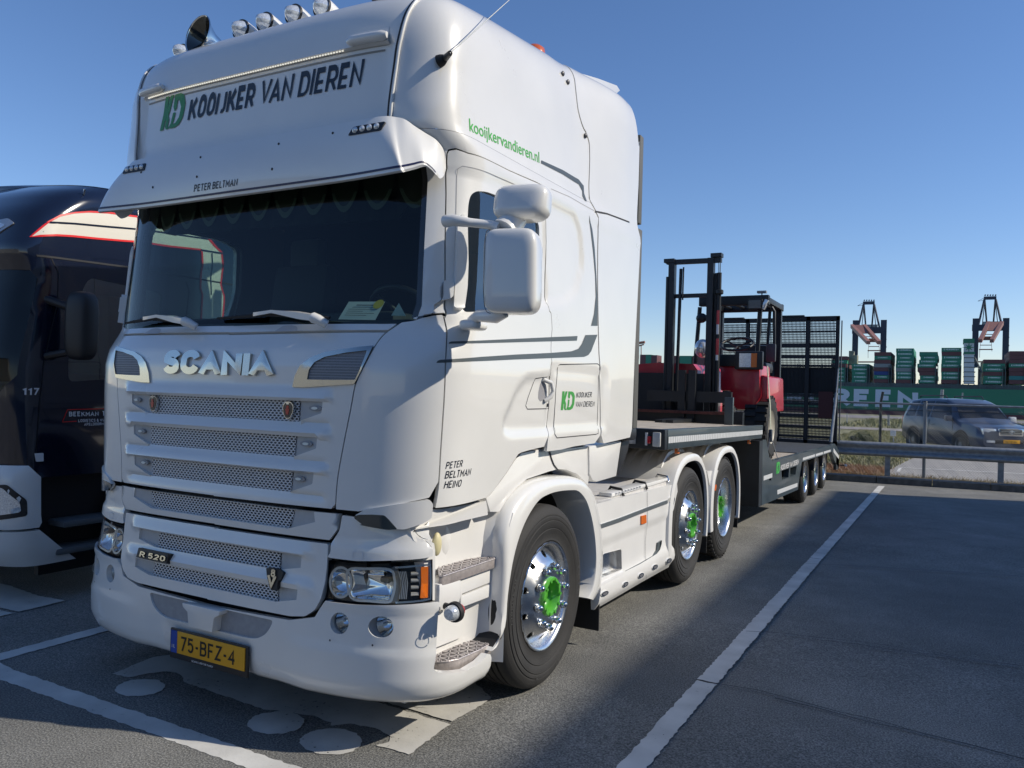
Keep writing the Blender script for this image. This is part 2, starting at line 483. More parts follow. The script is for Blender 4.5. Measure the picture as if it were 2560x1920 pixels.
def shrink(poly, g):
    P_ = np.array(poly, float); n = len(P_)
    area = .5 * sum(P_[i][0] * P_[(i + 1) % n][1] - P_[(i + 1) % n][0] * P_[i][1] for i in range(n)); sg = 1 if area > 0 else -1
    out = []
    for i in range(n):
        a = P_[i] - P_[i - 1]; b = P_[(i + 1) % n] - P_[i]
        na = np.array([-a[1], a[0]]) / (np.linalg.norm(a) + 1e-9); nb = np.array([-b[1], b[0]]) / (np.linalg.norm(b) + 1e-9)
        m = na + nb; L = np.linalg.norm(m)
        m = m / L if L > 1e-6 else na
        out.append(tuple(P_[i] + m * sg * min(g / max(.5, float(m @ na)), 2 * g)))
    return out
def mirror_loop(half):    # half outline from top centre round the +s side to the bottom centre
    return list(half) + [(-s_, v_) for s_, v_ in reversed(half)]
def ribbon(name, chart, pts, w, m, parent, off=.002, side=1, taper=None, closed=False, thick=.0, label=None, step=.02, build=True, mb=None):
    """a strip of width w that follows a path on a chart surface"""
    P_ = [np.array(p, float) for p in pts]
    if closed: P_ = P_ + [P_[0]]
    Q = []
    for i in range(len(P_) - 1):
        k = max(1, int(np.linalg.norm(P_[i + 1] - P_[i]) / step)); Q += [P_[i] + (P_[i + 1] - P_[i]) * j / k for j in range(k)]
    Q.append(P_[-1]); Q = np.array(Q)
    T = np.gradient(Q, axis=0); T /= (np.linalg.norm(T, axis=1, keepdims=True) + 1e-9); N = np.stack([-T[:, 1], T[:, 0]], 1)
    ww = w if taper is None else w * np.interp(np.linspace(0, 1, len(Q)), [0, 1], taper)[:, None]
    Lp = Q + N * (np.asarray(ww) / 2); Rp = Q - N * (np.asarray(ww) / 2)
    if side < 0: Lp[:, 0] *= -1; Rp[:, 0] *= -1
    a = chart.at(Lp, off); b = chart.at(Rp, off); n = len(Q)
    mb = mb or MB(); mb.add(list(a) + list(b), [(i, i + 1, n + i + 1, n + i) for i in range(n - 1)])
    if not build: return mb
    return mb.build(name, m, parent, smooth=50, label=label)
SEAM = mat('dark_seam', (.03, .03, .034), .7)

# ------------------------------------------------------------------ lettering
def bfont(s, size=1.0, bold=0.0, shear=0.0, xs=1.0, space=1.0, align='LEFT'):
    cu = bpy.data.curves.new('lettering', 'FONT'); cu.body = s; cu.size = size; cu.offset = bold * size; cu.shear = shear; cu.space_character = space
    cu.align_x = align; cu.resolution_u = 3; cu.fill_mode = 'FRONT'
    ob = bpy.data.objects.new('lettering', cu); COL.objects.link(ob)
    dg = bpy.context.evaluated_depsgraph_get(); me = ob.evaluated_get(dg).to_mesh()
    V = np.array([(v.co.x * xs, v.co.y) for v in me.vertices]); F = [tuple(p.vertices) for p in me.polygons]
    ob.evaluated_get(dg).to_mesh_clear(); bpy.data.objects.remove(ob); bpy.data.curves.remove(cu)
    return V, F
def _arc(cx, cy, rx, ry, a0, a1, n=7): return [(cx + rx * math.cos(R(a0 + (a1 - a0) * k / n)), cy + ry * math.sin(R(a0 + (a1 - a0) * k / n))) for k in range(n + 1)]
_O = _arc(.5, .68, .5, .32, 0, 180) + _arc(.5, .32, .5, .32, 180, 360) + [(1, .68)]
_S = _arc(.5, .74, .46, .26, 15, 180) + [(.08, .62)] + _arc(.5, .26, .46, .26, 90, -165, 9)[0:1] + _arc(.5, .26, .46, .26, 60, -165, 9)
GL = {'A': (1.0, [[(0, 0), (.5, 1), (1, 0)], [(.2, .3), (.8, .3)]]), 'B': (.85, [[(0, 0), (0, 1), (.6, 1)] + _arc(.6, .77, .36, .23, 90, -90) + [(0, .54)], [(.6, .54)] + _arc(.6, .27, .4, .27, 90, -90) + [(0, 0)]]),
      'C': (.9, [_arc(.5, .68, .5, .32, 10, 180) + _arc(.5, .32, .5, .32, 180, 350)]), 'D': (.9, [[(0, 0), (0, 1), (.5, 1)] + _arc(.5, .66, .5, .34, 90, 0) + _arc(.5, .34, .5, .34, 0, -90) + [(0, 0)]]),
      'E': (.78, [[(1, 1), (0, 1), (0, 0), (1, 0)], [(0, .52), (.85, .52)]]), 'F': (.74, [[(1, 1), (0, 1), (0, 0)], [(0, .5), (.85, .5)]]), 'G': (.95, [_arc(.5, .68, .5, .32, 20, 180) + _arc(.5, .32, .5, .32, 180, 360) + [(1, .48), (.55, .48)]]),
      'H': (.9, [[(0, 0), (0, 1)], [(1, 0), (1, 1)], [(0, .52), (1, .52)]]), 'I': (.0, [[(0, 0), (0, 1)]]), 'J': (.6, [[(1, 1), (1, .3)] + _arc(.45, .3, .55, .3, 0, -110)]), 'K': (.9, [[(0, 0), (0, 1)], [(.95, 1), (.12, .45)], [(.35, .6), (1, 0)]]),
      'L': (.72, [[(0, 1), (0, 0), (1, 0)]]), 'M': (1.1, [[(0, 0), (0, 1), (.5, .3), (1, 1), (1, 0)]]), 'N': (.92, [[(0, 0), (0, 1), (1, 0), (1, 1)]]), 'O': (.9, [_O]), 'P': (.82, [[(0, 0), (0, 1), (.6, 1)] + _arc(.6, .73, .4, .27, 90, -90) + [(0, .46)]]),
      'R': (.86, [[(0, 0), (0, 1), (.6, 1)] + _arc(.6, .74, .4, .26, 90, -90) + [(0, .48)], [(.5, .48), (1, 0)]]), 'S': (.84, [_S]), 'T': (.84, [[(0, 1), (1, 1)], [(.5, 1), (.5, 0)]]), 'U': (.88, [[(0, 1), (0, .34)] + _arc(.5, .34, .5, .34, 180, 360) + [(1, 1)]]),
      'V': (.95, [[(0, 1), (.5, 0), (1, 1)]]), 'W': (1.4, [[(0, 1), (.25, 0), (.5, .9), (.75, 0), (1, 1)]]), 'X': (.9, [[(0, 0), (1, 1)], [(0, 1), (1, 0)]]), 'Y': (.9, [[(0, 1), (.5, .45), (1, 1)], [(.5, .45), (.5, 0)]]), 'Z': (.82, [[(0, 1), (1, 1), (0, 0), (1, 0)]]), '-': (.4, [[(0, .45), (1, .45)]]), '|': (.0, [[(0, -.1), (0, 1.1)]]),
      '&': (.95, [[(1, 0), (.2, .72)] + _arc(.42, .78, .26, .22, 200, -20) + [(.1, .4)] + _arc(.4, .26, .4, .26, 150, 300) + [(.95, .45)]]),
      '0': (.82, [_O]), '1': (.4, [[(0, .75), (1, 1), (1, 0)]]), '2': (.8, [_arc(.5, .7, .48, .3, 170, -20) + [(0, 0), (1, 0)]]), '4': (.85, [[(.75, 0), (.75, 1), (0, .28), (1.05, .28)]]), '5': (.8, [[(.95, 1), (.1, 1), (.05, .58)] + _arc(.48, .33, .48, .33, 110, -150, 9)]),
      '7': (.78, [[(0, 1), (1, 1), (.35, 0)]]), '8': (.82, [_arc(.5, .76, .40, .24, -90, 270, 12), _arc(.5, .27, .48, .27, 90, 450, 12)]), '9': (.8, [_arc(.5, .68, .5, .32, 0, 360, 12), [(1, .68), (.9, .3), (.4, 0)]])}
_gc = {}
def glyph(ch, w, wf_):
    if (ch, w, wf_) in _gc: return _gc[(ch, w, wf_)]
    gw, lines = GL[ch]; gw = gw * .60 * wf_; quads = []
    for ln in lines:
        P_ = [np.array((w / 2 + x * gw, w / 2 + y * (1 - w))) for x, y in ln]
        P_ = [p for k, p in enumerate(P_) if k == 0 or np.linalg.norm(p - P_[k - 1]) > 1e-4]
        closed = np.linalg.norm(P_[0] - P_[-1]) < 1e-3; n = len(P_); nrm = []
        for k in range(n):
            a = P_[k - 1] if k else (P_[-2] if closed else None); b = P_[k + 1] if k < n - 1 else (P_[1] if closed else None)
            d0 = (P_[k] - a) / np.linalg.norm(P_[k] - a) if a is not None else None; d1 = (b - P_[k]) / np.linalg.norm(b - P_[k]) if b is not None else None
            if d0 is None or d1 is None:
                d = d1 if d0 is None else d0; P_[k] = P_[k] + d * (-1 if d0 is None else 1) * (w / 2 if abs(d[1]) > .3 and P_[k][1] in (w / 2, w / 2 + 1 - w) else w * .02 + (w / 2 if abs(d[0]) > .9 and False else 0)); nrm.append(np.array([-d[1], d[0]])); continue
            n0 = np.array([-d0[1], d0[0]]); n1 = np.array([-d1[1], d1[0]]); m = n0 + n1; L = np.linalg.norm(m)
            m = n0 if L < .2 else m / L; nrm.append(m / max(.42, float(m @ n0)))
        for k in range(n - 1):
            a, b = P_[k], P_[k + 1]; quads.append([a + nrm[k] * w / 2, b + nrm[k + 1] * w / 2, b - nrm[k + 1] * w / 2, a - nrm[k] * w / 2])
    vs = []; es = []
    for q in quads:
        o = len(vs); vs += [Vector((float(p[0]), float(min(max(p[1], 0 if ch != '|' else -1), 1 if ch != '|' else 2)))) for p in q]; es += [(o, o + 1), (o + 1, o + 2), (o + 2, o + 3), (o + 3, o)]
    vo, eo, fo, _a, _b, _c = delaunay_2d_cdt(vs, es, [], 0, 1e-6)
    V = np.array([tuple(v) for v in vo]); F = [f for f in fo]; cen = np.array([np.mean(V[list(f)], axis=0) for f in F]); keep = np.zeros(len(F), bool)
    for q in quads: keep |= inside(cen, [tuple(v_) for v_ in (np.clip(p, [-9, 0 if ch != '|' else -1], [9, 1 if ch != '|' else 2]) for p in q)])
    F = [tuple(f) for f, k in zip(F, keep) if k]
    _gc[(ch, w, wf_)] = (V, F, gw + w); return _gc[(ch, w, wf_)]
def text_tris(s, size=1.0, bold=0.0, shear=0.0, xs=1.0, space=1.0, align='LEFT', wide=1.0):
    """block lettering, cap height 0.7 * size; falls back on the built-in font for lower case"""
    if any(c not in GL and c != ' ' for c in s): return bfont(s, size, bold, shear, xs, space, align)
    w = round(.13 + bold * 2.2, 3); x = 0; VV = []; FF = []
    KN = {'LT': .10, 'AV': .12, 'VA': .12, 'TA': .08, 'PE': -.02, 'LY': .1}; pv = ''
    for ch in s:
        x -= KN.get(pv + ch, 0) * wide; pv = ch
        if ch == ' ': x += .34 * space * wide; continue
        V, F, adv = glyph(ch, w, wide); o = len(VV); VV += [(p[0] + x, p[1]) for p in V]; FF += [tuple(i + o for i in f) for f in F]; x += adv + .135 * space
    V = np.array(VV) * size * .7; V[:, 0] = (V[:, 0] + shear * V[:, 1]) * xs
    return V, FF
def put_text(mb, s, fn, size, depth=0.0, **kw):
    """fn maps an (n,2) array of flat positions (and an offset) to points"""
    V, F = text_tris(s, size, **kw)
    if not len(V): return mb
    top = fn(V, depth); mb.add(top, F)
    if depth:
        from collections import Counter
        c = Counter()
        for f in F:
            for i in range(len(f)): c[(f[i], f[(i + 1) % len(f)])] += 1
        bot = fn(V, 0.0); n = len(V)
        es = [(a, b) for (a, b) in c if (b, a) not in c]
        mb.add(list(top) + list(bot), [(a, b, n + b, n + a) for a, b in es])
    return mb
def on_quad(p00, p10, p01, W, H, off=Vector((0, 0, 0))):    # flat frame: origin, x axis end (length W), y axis end (height H)
    p00, p10, p01 = (np.array(p, float) for p in (p00, p10, p01)); ex = (p10 - p00) / W; ey = (p01 - p00) / H
    nn = np.cross(ex, ey); nn /= np.linalg.norm(nn)
    return lambda V, d: p00 + V[:, :1] * ex + V[:, 1:2] * ey + nn * (d + .0015)
def on_chart(chart, a, b, W, vert=None, off=.002, hsc=1.0):
    """text baseline from chart point a to b; vertical = chart v"""
    a = np.array(a, float); b = np.array(b, float); ex = (b - a) / W; ey = np.array([0, 1.0]) * hsc if vert is None else np.array(vert)
    return lambda V, d: chart.at(a + V[:, :1] * ex + V[:, 1:2] * ey, d + off)

# ------------------------------------------------------------------ tractor
truck = thing('tractor_truck', 'white high-roofed tractor unit with green wheel hubs, parked nearest, facing the viewer', 'truck', (0, 2.8, 0))

# dark frame behind the panels
mb = MB()
SW = A.hits([(1069 / KD, 437 / KD), (1052 / KD, 800 / KD)])
print('windscreen edge', SW)
ws_top, ws_bot = 2.72, 1.935
WSS = SW[0][0] + .0
def ws_edge(v): return np.interp(v, [SW[1][1], SW[0][1]], [SW[1][0], SW[0][0]])
ws_loop_half = [(0, ws_top), (ws_edge(ws_top) - .02, ws_top), (ws_edge(2.6), 2.62), (ws_edge(2.3), 2.3), (ws_edge(2.05), 2.03), (ws_edge(1.97) - .02, 1.965), (ws_edge(1.9) - .10, ws_bot), (0, ws_bot - .012)]
ws_loop = mirror_loop(ws_loop_half)
win_px = c1([(610, 300), (660, 268), (740, 272), (860, 315), (1100, 425), (1180, 480), (1203, 560), (1203, 1000), (1203, 1285), (1100, 1295), (700, 1310), (540, 1315), (550, 1100), (575, 700), (590, 380)])
win_sv = rc(A.hits(win_px), .03)
door_bot0 = A.hits(c2([(1245, 1100), (1050, 1150), (1000, 1200), (920, 1320), (870, 1390), (780, 1510), (700, 1555), (300, 1632)]))
_lo = [(s_, v_ + .012) for s_, v_ in reversed(door_bot0)]
frame_half = [(SMAX, 2.84), (SMAX, 1.40), (2.1, 1.37)] + _lo[::-1] + [(1.15, 1.12), (.8, 1.10)]
frame_outer = frame_half + [(-s_, v_) for s_, v_ in reversed(frame_half)]
mbf = skin('', A, [frame_outer, shrink(ws_loop, -.0), shrink(win_sv, -.004), [(-s_, v_) for s_, v_ in shrink(win_sv, -.004)]], None, None, off=-.055, thick=.02, step=.05, build=False)
mbf.build('cab_frame', DARK, truck, smooth=40)

# hood
hs = A.hits(c3([(2130, 215), (2080, 260), (2020, 350), (1960, 460), (1905, 580), (1870, 760), (1820, 1010), (1780, 1240), (1765, 1450)]))
print('hood seam', [tuple(round(q, 3) for q in h) for h in hs])
htop, hbot = hs[0][1], hs[-1][1]
hood_seam = spline(hs, 4)
HOOD = mirror_loop([(0, htop - .01)] + hood_seam[1:-1] + [(hs[-1][0] - .02, hbot), (0, hbot - .005)])
# corner panels
dseam_up = A.hits([(960, 480), (965, 600), (967, 690)])
door_seam_px = [(965, 332), (963, 420), (961, 520), (961, 620), (963, 680)] + c2([(375, -40), (398, 60), (405, 130), (398, 280), (392, 400), (385, 600), (370, 850), (350, 1150), (335, 1400), (318, 1530), (268, 1622)])
door_front = A.hits(door_seam_px)
print('door front', [tuple(round(q, 3) for q in h) for h in door_front])
cpt = A.hits(cW([(1300, 1565), (1390, 1535), (1500, 1512), (1580, 1505)]))
cpb = A.hits([(728, 1106), (775, 1106), (860, 1090), (928, 1076)])
print('corner top', cpt, 'bot', cpb)
CORNER = [hs[-1]] + [h for h in reversed(hood_seam[:-1])] + [(hs[0][0] + .06, htop + .045)] + cpt + door_front[5:-2] + list(reversed(cpb))[:-1]
# doors
door_top = A.hits([(968, 324), (985, 321), (1010, 330), (1100, 368), (1160, 394), (1178, 404)])
door_rear = A.hits(c1([(1267, 260), (1265, 700), (1265, 1235), (1305, 1320), (1315, 1450)]) + c2([(1313, 100), (1305, 260), (1300, 470), (1285, 750), (1276, 950), (1278, 1020)]))
door_bot = A.hits(c2([(1245, 1100), (1050, 1150), (1000, 1200), (920, 1320), (870, 1390), (780, 1510), (700, 1555), (300, 1632)]))
DOOR = spline(door_front[:-1][::-1], 3) + door_top + spline(door_rear, 2) + spline(door_bot, 3)
# fairing seam
fs = [(2.72, VTOP), (2.695, 3.42), (2.655, 3.33), (2.650, 3.26), (2.70, 3.215), (2.765, 3.19)] + A.hits([(1273, 340), (1283, 450), (1290, 600), (1293, 760), (1296, 900), (1297, 940)])
print('fairing seam', [tuple(round(q, 3) for q in h) for h in fs])
fseam = spline(fs, 3)
crease = 2.842
cross = [p for p in fseam if p[1] <= crease]
side_bot = A.hits([(1285, 958), (1240, 965), (1212, 972)])
CABSIDE = [(0, crease), (0, ws_top + .0)] + [p for p in ws_loop_half[1:-2]] + [(cpt[0][0] + .0, cpt[0][1] + .01), (cpt[1][0], cpt[1][1] + .006), (cpt[2][0], cpt[2][1] + .006), (door_front[4][0] - .006, cpt[3][1] + .006)] + [door_front[4], door_front[3], door_front[2], door_front[1], door_front[0]] + door_top + spline(door_rear, 2) + [(door_rear[-1][0], side_bot[-1][1])] + side_bot[::-1] + cross[::-1] + [(cross[0][0], crease)]
ROOFR = [(0, crease + .0)] + [(cross[0][0], crease)] + [p for p in reversed(fseam) if p[1] > crease] + [(fs[0][0] + .01, VTOP), (0, VTOP)]
FAIR = [p for p in fseam[::-1]] + [(fs[0][0] + .01, VTOP), (SMAX - .12, VTOP), (SMAX - .02, VTOP - .30), (SMAX, 3.3), (SMAX - .005, 1.40), (SMAX - .04, 1.335), (fs[-1][0] + .05, side_bot[0][1] - .01)]
FAIR = FAIR if True else FAIR

s_rim = A.hits([(838, 252), (843, 200), (853, 130), (862, 85), (880, 30), (905, 5)])
print('rim', s_rim)
SR = s_rim[0][0]
strip_v = A.hit((600, 137))[1]; print('strip v', strip_v, A.hit((330, 213)), A.hit((840, 90)))
def roof_relief(V):
    s_, v_ = np.abs(V[:, 0]), V[:, 1]
    inner = smoothstep(SR + .02, SR - .015, s_)
    return inner * (-.022 * smoothstep(2.9, 2.93, v_) * smoothstep(strip_v + .01, strip_v - .004, v_)) 
ROWS = []
for mt, mb_, e0, e1 in [((1508, 700), (1500, 842), (1678, 702), (1672, 782)), ((1482, 940), (1470, 1085), (1640, 950), (1630, 1027)), ((1460, 1188), (1442, 1328), (1615, 1200), (1605, 1272))]:
    ROWS.append(A.hits(c3([mt, mb_, e0, e1])))
print('rows', ROWS)
def row_loop(r_, g=0.0):
    mt, mb_, e0, e1 = r_; vt = (mt[1] + e0[1]) / 2
    return mirror_loop([(0, vt), (e0[0], vt), (e0[0] - .004, e1[1]), (mb_[0], mb_[1]), (0, mb_[1])])
def hood_relief(V):
    s_, v_ = np.abs(V[:, 0]), V[:, 1]; o = np.zeros(len(V))
    for r_ in ROWS:
        vt = (r_[0][1] + r_[2][1]) / 2; vb = r_[1][1]
        k = smoothstep(.715, .66, s_)
        o += .020 * k * smoothstep(vt - .001, vt + .004, v_) * smoothstep(vt + .075, vt + .01, v_)
        o -= .012 * k * smoothstep(vb - .045, vb - .002, v_) * (v_ < vb + .002)
    lv = (1.42, 1.46, 1.66, 1.70)
    return o
hood = skin('hood', A, [shrink(HOOD, .003)] + [rc(row_loop(r_), .006, 3) for r_ in ROWS], WHITE, truck, step=.016, offs=hood_relief, thick=.03)
both = (1, -1)
for sd in both:
    skin('corner_panel', A, [shrink(rc(CORNER, .006, 3), .003)], WHITE, truck, side=sd, step=.03)
roofmb = MB()
skin('', A, [mirror_loop(ROOFR[1:-1])], None, None, step=.03, offs=roof_relief, thick=.02, build=False, mb=roofmb)
# closed crown of the roof
ss = np.linspace(0, fs[0][0] + .01, 90); top = A.at(np.stack([ss, np.full_like(ss, VTOP)], 1))
rings = []
for p in top:
    rings.append([(p[0] * c, p[1], p[2] + .012 * (1 - c * c)) for c in np.linspace(-1, 1, 13)])
roofmb.loft(rings, closed=False)
roofmb.build('roof', WHITE, truck, smooth=40)
for sd in both:
    body = skin('side_panel', A, [shrink(rc(CABSIDE, .004, 2), .002)], WHITE, truck, side=sd, step=.03)
    skin('side_fairing', A, [shrink(rc(FAIR, .01, 3), .004)], WHITE, truck, side=sd, off=.004, step=.04, thick=.05)
    door = skin('door', A, [shrink(DOOR, .004), win_sv], WHITE, truck, side=sd, step=.022, thick=.03)
    g = skin('side_window', A, [shrink(win_sv, -.006)], GLASS, door, side=sd, off=-.014, thick=.0, step=.06)
    if sd == 1: door_r = door
mbw = skin('', A, [shrink(ws_loop, .0)], None, None, off=-.003, thick=0, step=.05, build=False)
windscreen = mbw.build('windscreen', GLASSW, truck, smooth=60)
# ------------------------------------------------------------------ honeycomb mesh, end plates and lamps of each grille row
def honeycomb(chart, half_w, vb, vt, off, pitch=.0242, wall=.0036, depth=.005):
    """real hexagonal holes between s = -half_w(v) .. half_w(v)"""
    mb = MB(); R0 = pitch / math.sqrt(3); rowh = R0 * 1.5 * .56; ny = int((vt - vb) / rowh) + 2
    W = max(half_w(vb), half_w(vt)); nx = int(W / pitch) + 2
    V = []; F = []
    for j in range(ny):
        v0 = vb + j * rowh
        for i in range(-nx, nx + 1):
            s0 = i * pitch + (pitch / 2 if j % 2 else 0)
            if abs(s0) > half_w(v0) + pitch * .1: continue
            outer = [(s0 + R0 * math.sin(PI / 3 * k), v0 + R0 * .56 * math.cos(PI / 3 * k)) for k in range(6)]
            k_ = 1 - wall / R0 * 1.1
            inner = [(s0 + (a - s0) * k_, v0 + (b - v0) * k_) for a, b in outer]
            def cl(q): return (max(-half_w(q[1]), min(half_w(q[1]), q[0])), min(max(q[1], vb), vt))
            outer = [cl(q) for q in outer]; inner = [cl(q) for q in inner]
            b = len(V); V += outer + inner + inner
            F += [(b + k, b + (k + 1) % 6, b + 6 + (k + 1) % 6, b + 6 + k) for k in range(6)]
            F += [(b + 6 + k, b + 6 + (k + 1) % 6, b + 12 + (k + 1) % 6, b + 12 + k) for k in range(6)]
    o = np.tile(np.array([off] * 12 + [off - depth] * 6), len(V) // 18)
    mb.add(chart.at(np.array(V), o), F)
    return mb
def make_row(chart, mt, mb_, e0, e1, parent, dark=False, lamp=None, plate=GREYP, depth=.02, light=None):
    vt = (mt[1] + e0[1]) / 2; vb = mb_[1]
    hw = lambda v: np.interp(v, [mb_[1], mt[1]], [mb_[0], mt[0]])
    g = honeycomb(chart, hw, vb, vt, -depth + .004).build('grille_mesh', MESHW, parent, smooth=0, weld=False)
    back = skin('', chart, [mirror_loop([(0, vt), (hw(vt), vt), (hw(vb), vb), (0, vb)])], None, None, off=-depth - (.05 if dark else .012), thick=0, step=.08, build=False)
    back.build('grille_backing', DARK if dark else mat('grey_backing', (.16, .165, .18), .6), g)
    for sd in (1, -1):
        V, F, bl = flat_mesh([[(hw(vt) + .001, vt), (e0[0], vt), (e0[0] - .004, e1[1]), (hw(vb) + .001, vb)]], .02)
        t = np.clip((V[:, 0] - hw(vb)) / (e0[0] - hw(vb)), 0, 1); off = -depth + (depth - .006) * t ** 1.2
        W = V.copy(); W[:, 0] *= sd
        m_ = MB(); m_.add(chart.at(W, off), F)
        ep = m_.build('end_plate', plate, g, smooth=50)
        if light:
            c = np.array(light); el = [(c[0] + .034 * math.cos(a), c[1] + .013 * math.sin(a)) for a in np.linspace(0, 2 * PI, 24, endpoint=False)]
            lm = skin('marker_lamp', chart, [el], [mat('lamp_housing', (.30, .31, .33), .4)], ep, off=-.002, thick=.012, side=sd, step=.02)
            el2 = [(c[0] + .017 * math.cos(a), c[1] + .0065 * math.sin(a)) for a in np.linspace(0, 2 * PI, 16, endpoint=False)]
            # deeper nesting is not wanted, so the lens stays in the end plate's family
            lm.parent = ep
            skin('lamp_lens', chart, [el2], mat('lamp_glass', (.8, .85, .80), .1, coat=1), ep, off=.003, thick=.006, side=sd, step=.02)
    return g
def flatten_family(o):      # keep thing > part > sub-part: hand deeper children to the part
    for part in list(o.children):
        for sub in list(part.children):
            for deep in list(sub.children):
                w = Vector(deep.location) + Vector(sub.location); deep.parent = part; deep.location = w
LAMPS = A.hits(c3([(1622, 748), (1560, 994), (1510, 1237)]))
for r_, l_ in zip(ROWS, LAMPS): make_row(A, *r_, truck, light=l_)

# strip panel under the hood with the fourth row
r4 = B.hits(c3([(1475, 1452), (1435, 1580), (1617, 1457), (1600, 1532)]))
lg = B.hits(c4([(1252, 318), (1247, 430), (1236, 520), (1215, 600), (1185, 655), (1135, 688), (1060, 692)]))
sp = B.hits(c4([(1312, 168), (1295, 250), (1262, 306)]))
print('row4', r4, '\nlower grille', lg, '\nstrip', sp)
gv = lg[0][1]
STRIP = mirror_loop([(0, sp[0][1]), (sp[0][0], sp[0][1]), (sp[1][0], sp[1][1]), (lg[0][0] + .005, gv + .012), (0, gv + .010)])
skin('strip_panel', B, [shrink(STRIP, .003), row_loop(r4)], WHITE, truck, step=.03)
make_row(B, *r4, truck, dark=True, depth=.022)
r5 = B.hits(c4([(1000, 368), (995, 450), (1117, 380), (1110, 440)]))
r6 = B.hits(c4([(985, 535), (985, 611), (1097, 548), (1090, 602)]))
gb = (lg[-1][1] + lg[-2][1]) / 2 - .004
LGR = mirror_loop([(0, gv), (lg[0][0], gv)] + lg[1:6] + [(lg[6][0], gb), (0, gb - .004)])
def lg_relief(V):
    s_, v_ = np.abs(V[:, 0]), V[:, 1]; k = smoothstep(.66, .60, s_); o = np.full(len(V), .004)
    for r_ in (r5, r6):
        vt = (r_[0][1] + r_[2][1]) / 2
        o += .014 * k * smoothstep(vt - .001, vt + .004, v_) * smoothstep(vt + .07, vt + .01, v_)
    return o
skin('lower_grille_panel', B, [shrink(rc(LGR, .012), .003), row_loop(r5), row_loop(r6)], WHITE, truck, step=.02, offs=lg_relief, thick=.03)
make_row(B, *r5, truck, dark=True, depth=.02)
make_row(B, *r6, truck, dark=True, depth=.02)
# corner brows above the headlights
brow_bot = [(a, b + .010) for a, b in B.hits(cL([(385, 262), (430, 282), (800, 326), (1300, 318), (1700, 290), (1812, 268)]))]
brow_r = B.hits(cL([(1832, 225), (1832, 130), (1790, 60)]) + cS([(940, 590), (800, 480), (742, 398)]))
brow_top = B.hits(cS([(600, 330), (300, 250)]) + [(800, 1120), (738, 1112)])
BROW = brow_bot + brow_r + brow_top + [(sp[1][0] + .006, sp[1][1]), (lg[0][0] + .014, gv + .008), (lg[0][0] + .010, brow_bot[0][1] + .02)]
def brow_relief(V): return .012 * smoothstep(brow_bot[2][1] + .085, brow_bot[2][1] + .06, V[:, 1]) - .004
for sd in both: skin('headlight_brow', B, [shrink(rc(BROW, .008, 3), .002)], WHITE, truck, side=sd, step=.025, offs=brow_relief, thick=.03)
LSP = B.hits(cS([(746, 392), (925, 340), (962, 290), (962, 470), (990, 530), (1010, 640), (1002, 655), (944, 584), (804, 474)]))
for sd in both: skin('lamp_side_panel', B, [LSP], WHITE, truck, side=sd, step=.03, off=-.006, thick=.03)
sq = B.hits(cL([(745, 158), (880, 165), (878, 262), (735, 250)]))
for sd in both: ribbon('washer_cover', B, sq, .006, PLASTW, truck, off=.012, side=sd, closed=True)
# indicator flap
FL = A.hits([(768, 1113), (792, 1099), (860, 1088), (926, 1078), (933, 1086), (931, 1118), (915, 1129), (872, 1142), (850, 1143)] + cS([(400, 255), (345, 200), (180, 190)]))
FLL = A.hits(cS([(0, 198), (180, 195), (345, 205), (400, 258), (522, 398), (380, 406), (150, 366), (0, 335)]) + [(785, 1132), (768, 1119), (768, 1114)])
for sd in both:
    fl = skin('indicator_flap', A, [rc(A.hits([(768, 1113), (792, 1099), (860, 1088), (926, 1078), (934, 1088), (931, 1118), (913, 1130), (873, 1143), (800, 1137), (776, 1126)]), .01)], WHITE, truck, side=sd, off=.010, thick=.022, step=.02)
    skin('indicator_lens', A, [rc(FLL, .008)], DGLASS, fl, side=sd, off=.0125, thick=.01, step=.02)

# ------------------------------------------------------------------ bumper
def c6(pts): return crop(900, 1500, 3.16, pts)
bt = B.hits(cL([(370, 830), (420, 852), (760, 892), (1240, 900), (1700, 872), (1900, 850), (1918, 880), (1905, 1100), (1880, 1300)]) + c6([(612, 160), (603, 370), (575, 540), (600, 565), (730, 570), (830, 555), (935, 490), (1000, 425), (1016, 425)]))
be = bt[-1][0]; bt += [(be + .012, bt[-1][1] - .02), (be + .014, .30), (be - .01, .252), (be - .06, .228)]
bumtop = B.hits(c4([(1210, 640), (1180, 690), (1140, 705), (1050, 704), (960, 700)]))
print('bumper top', bt[:4], bumtop)
gr = B.hits(c4([(972, 702), (955, 745), (930, 778), (890, 797), (850, 796), (700, 762)]))
print('grey recess', gr)
BUMP = mirror_loop([(0, bumtop[-1][1] - .002), (bumtop[-2][0], bumtop[-2][1]), bumtop[1], bumtop[0]] + bt + [(bt[-1][0] - .08, .22), (0, .216)])
GRE = mirror_loop([(0, bumtop[-1][1] - .003), (gr[0][0], bumtop[-1][1] - .003)] + gr[1:5] + [(0, gr[4][1] - .002)])
fog = []
for c_, rx, ry in (((545, 1152), 128, 150), ((1118, 1205), 175, 150)):
    fog.append(B.hits(cL([(c_[0] + rx * math.cos(a), c_[1] + ry * math.sin(a)) for a in np.linspace(0, 2 * PI, 28, endpoint=False)])))
pln = on_quad  # alias
def bump_relief(V):
    s_, v_ = np.abs(V[:, 0]), V[:, 1]
    o = .010 * smoothstep(.50, .46, v_) * smoothstep(.42, .62, s_)          # lower swage
    o += -.010 * smoothstep(.30, .26, s_) * smoothstep(.43, .40, v_) * smoothstep(.235, .26, v_)   # plate recess
    o += .008 * smoothstep(bt[1][1] - .03, bt[1][1] - .005, v_) * (s_ > .5)
    return o
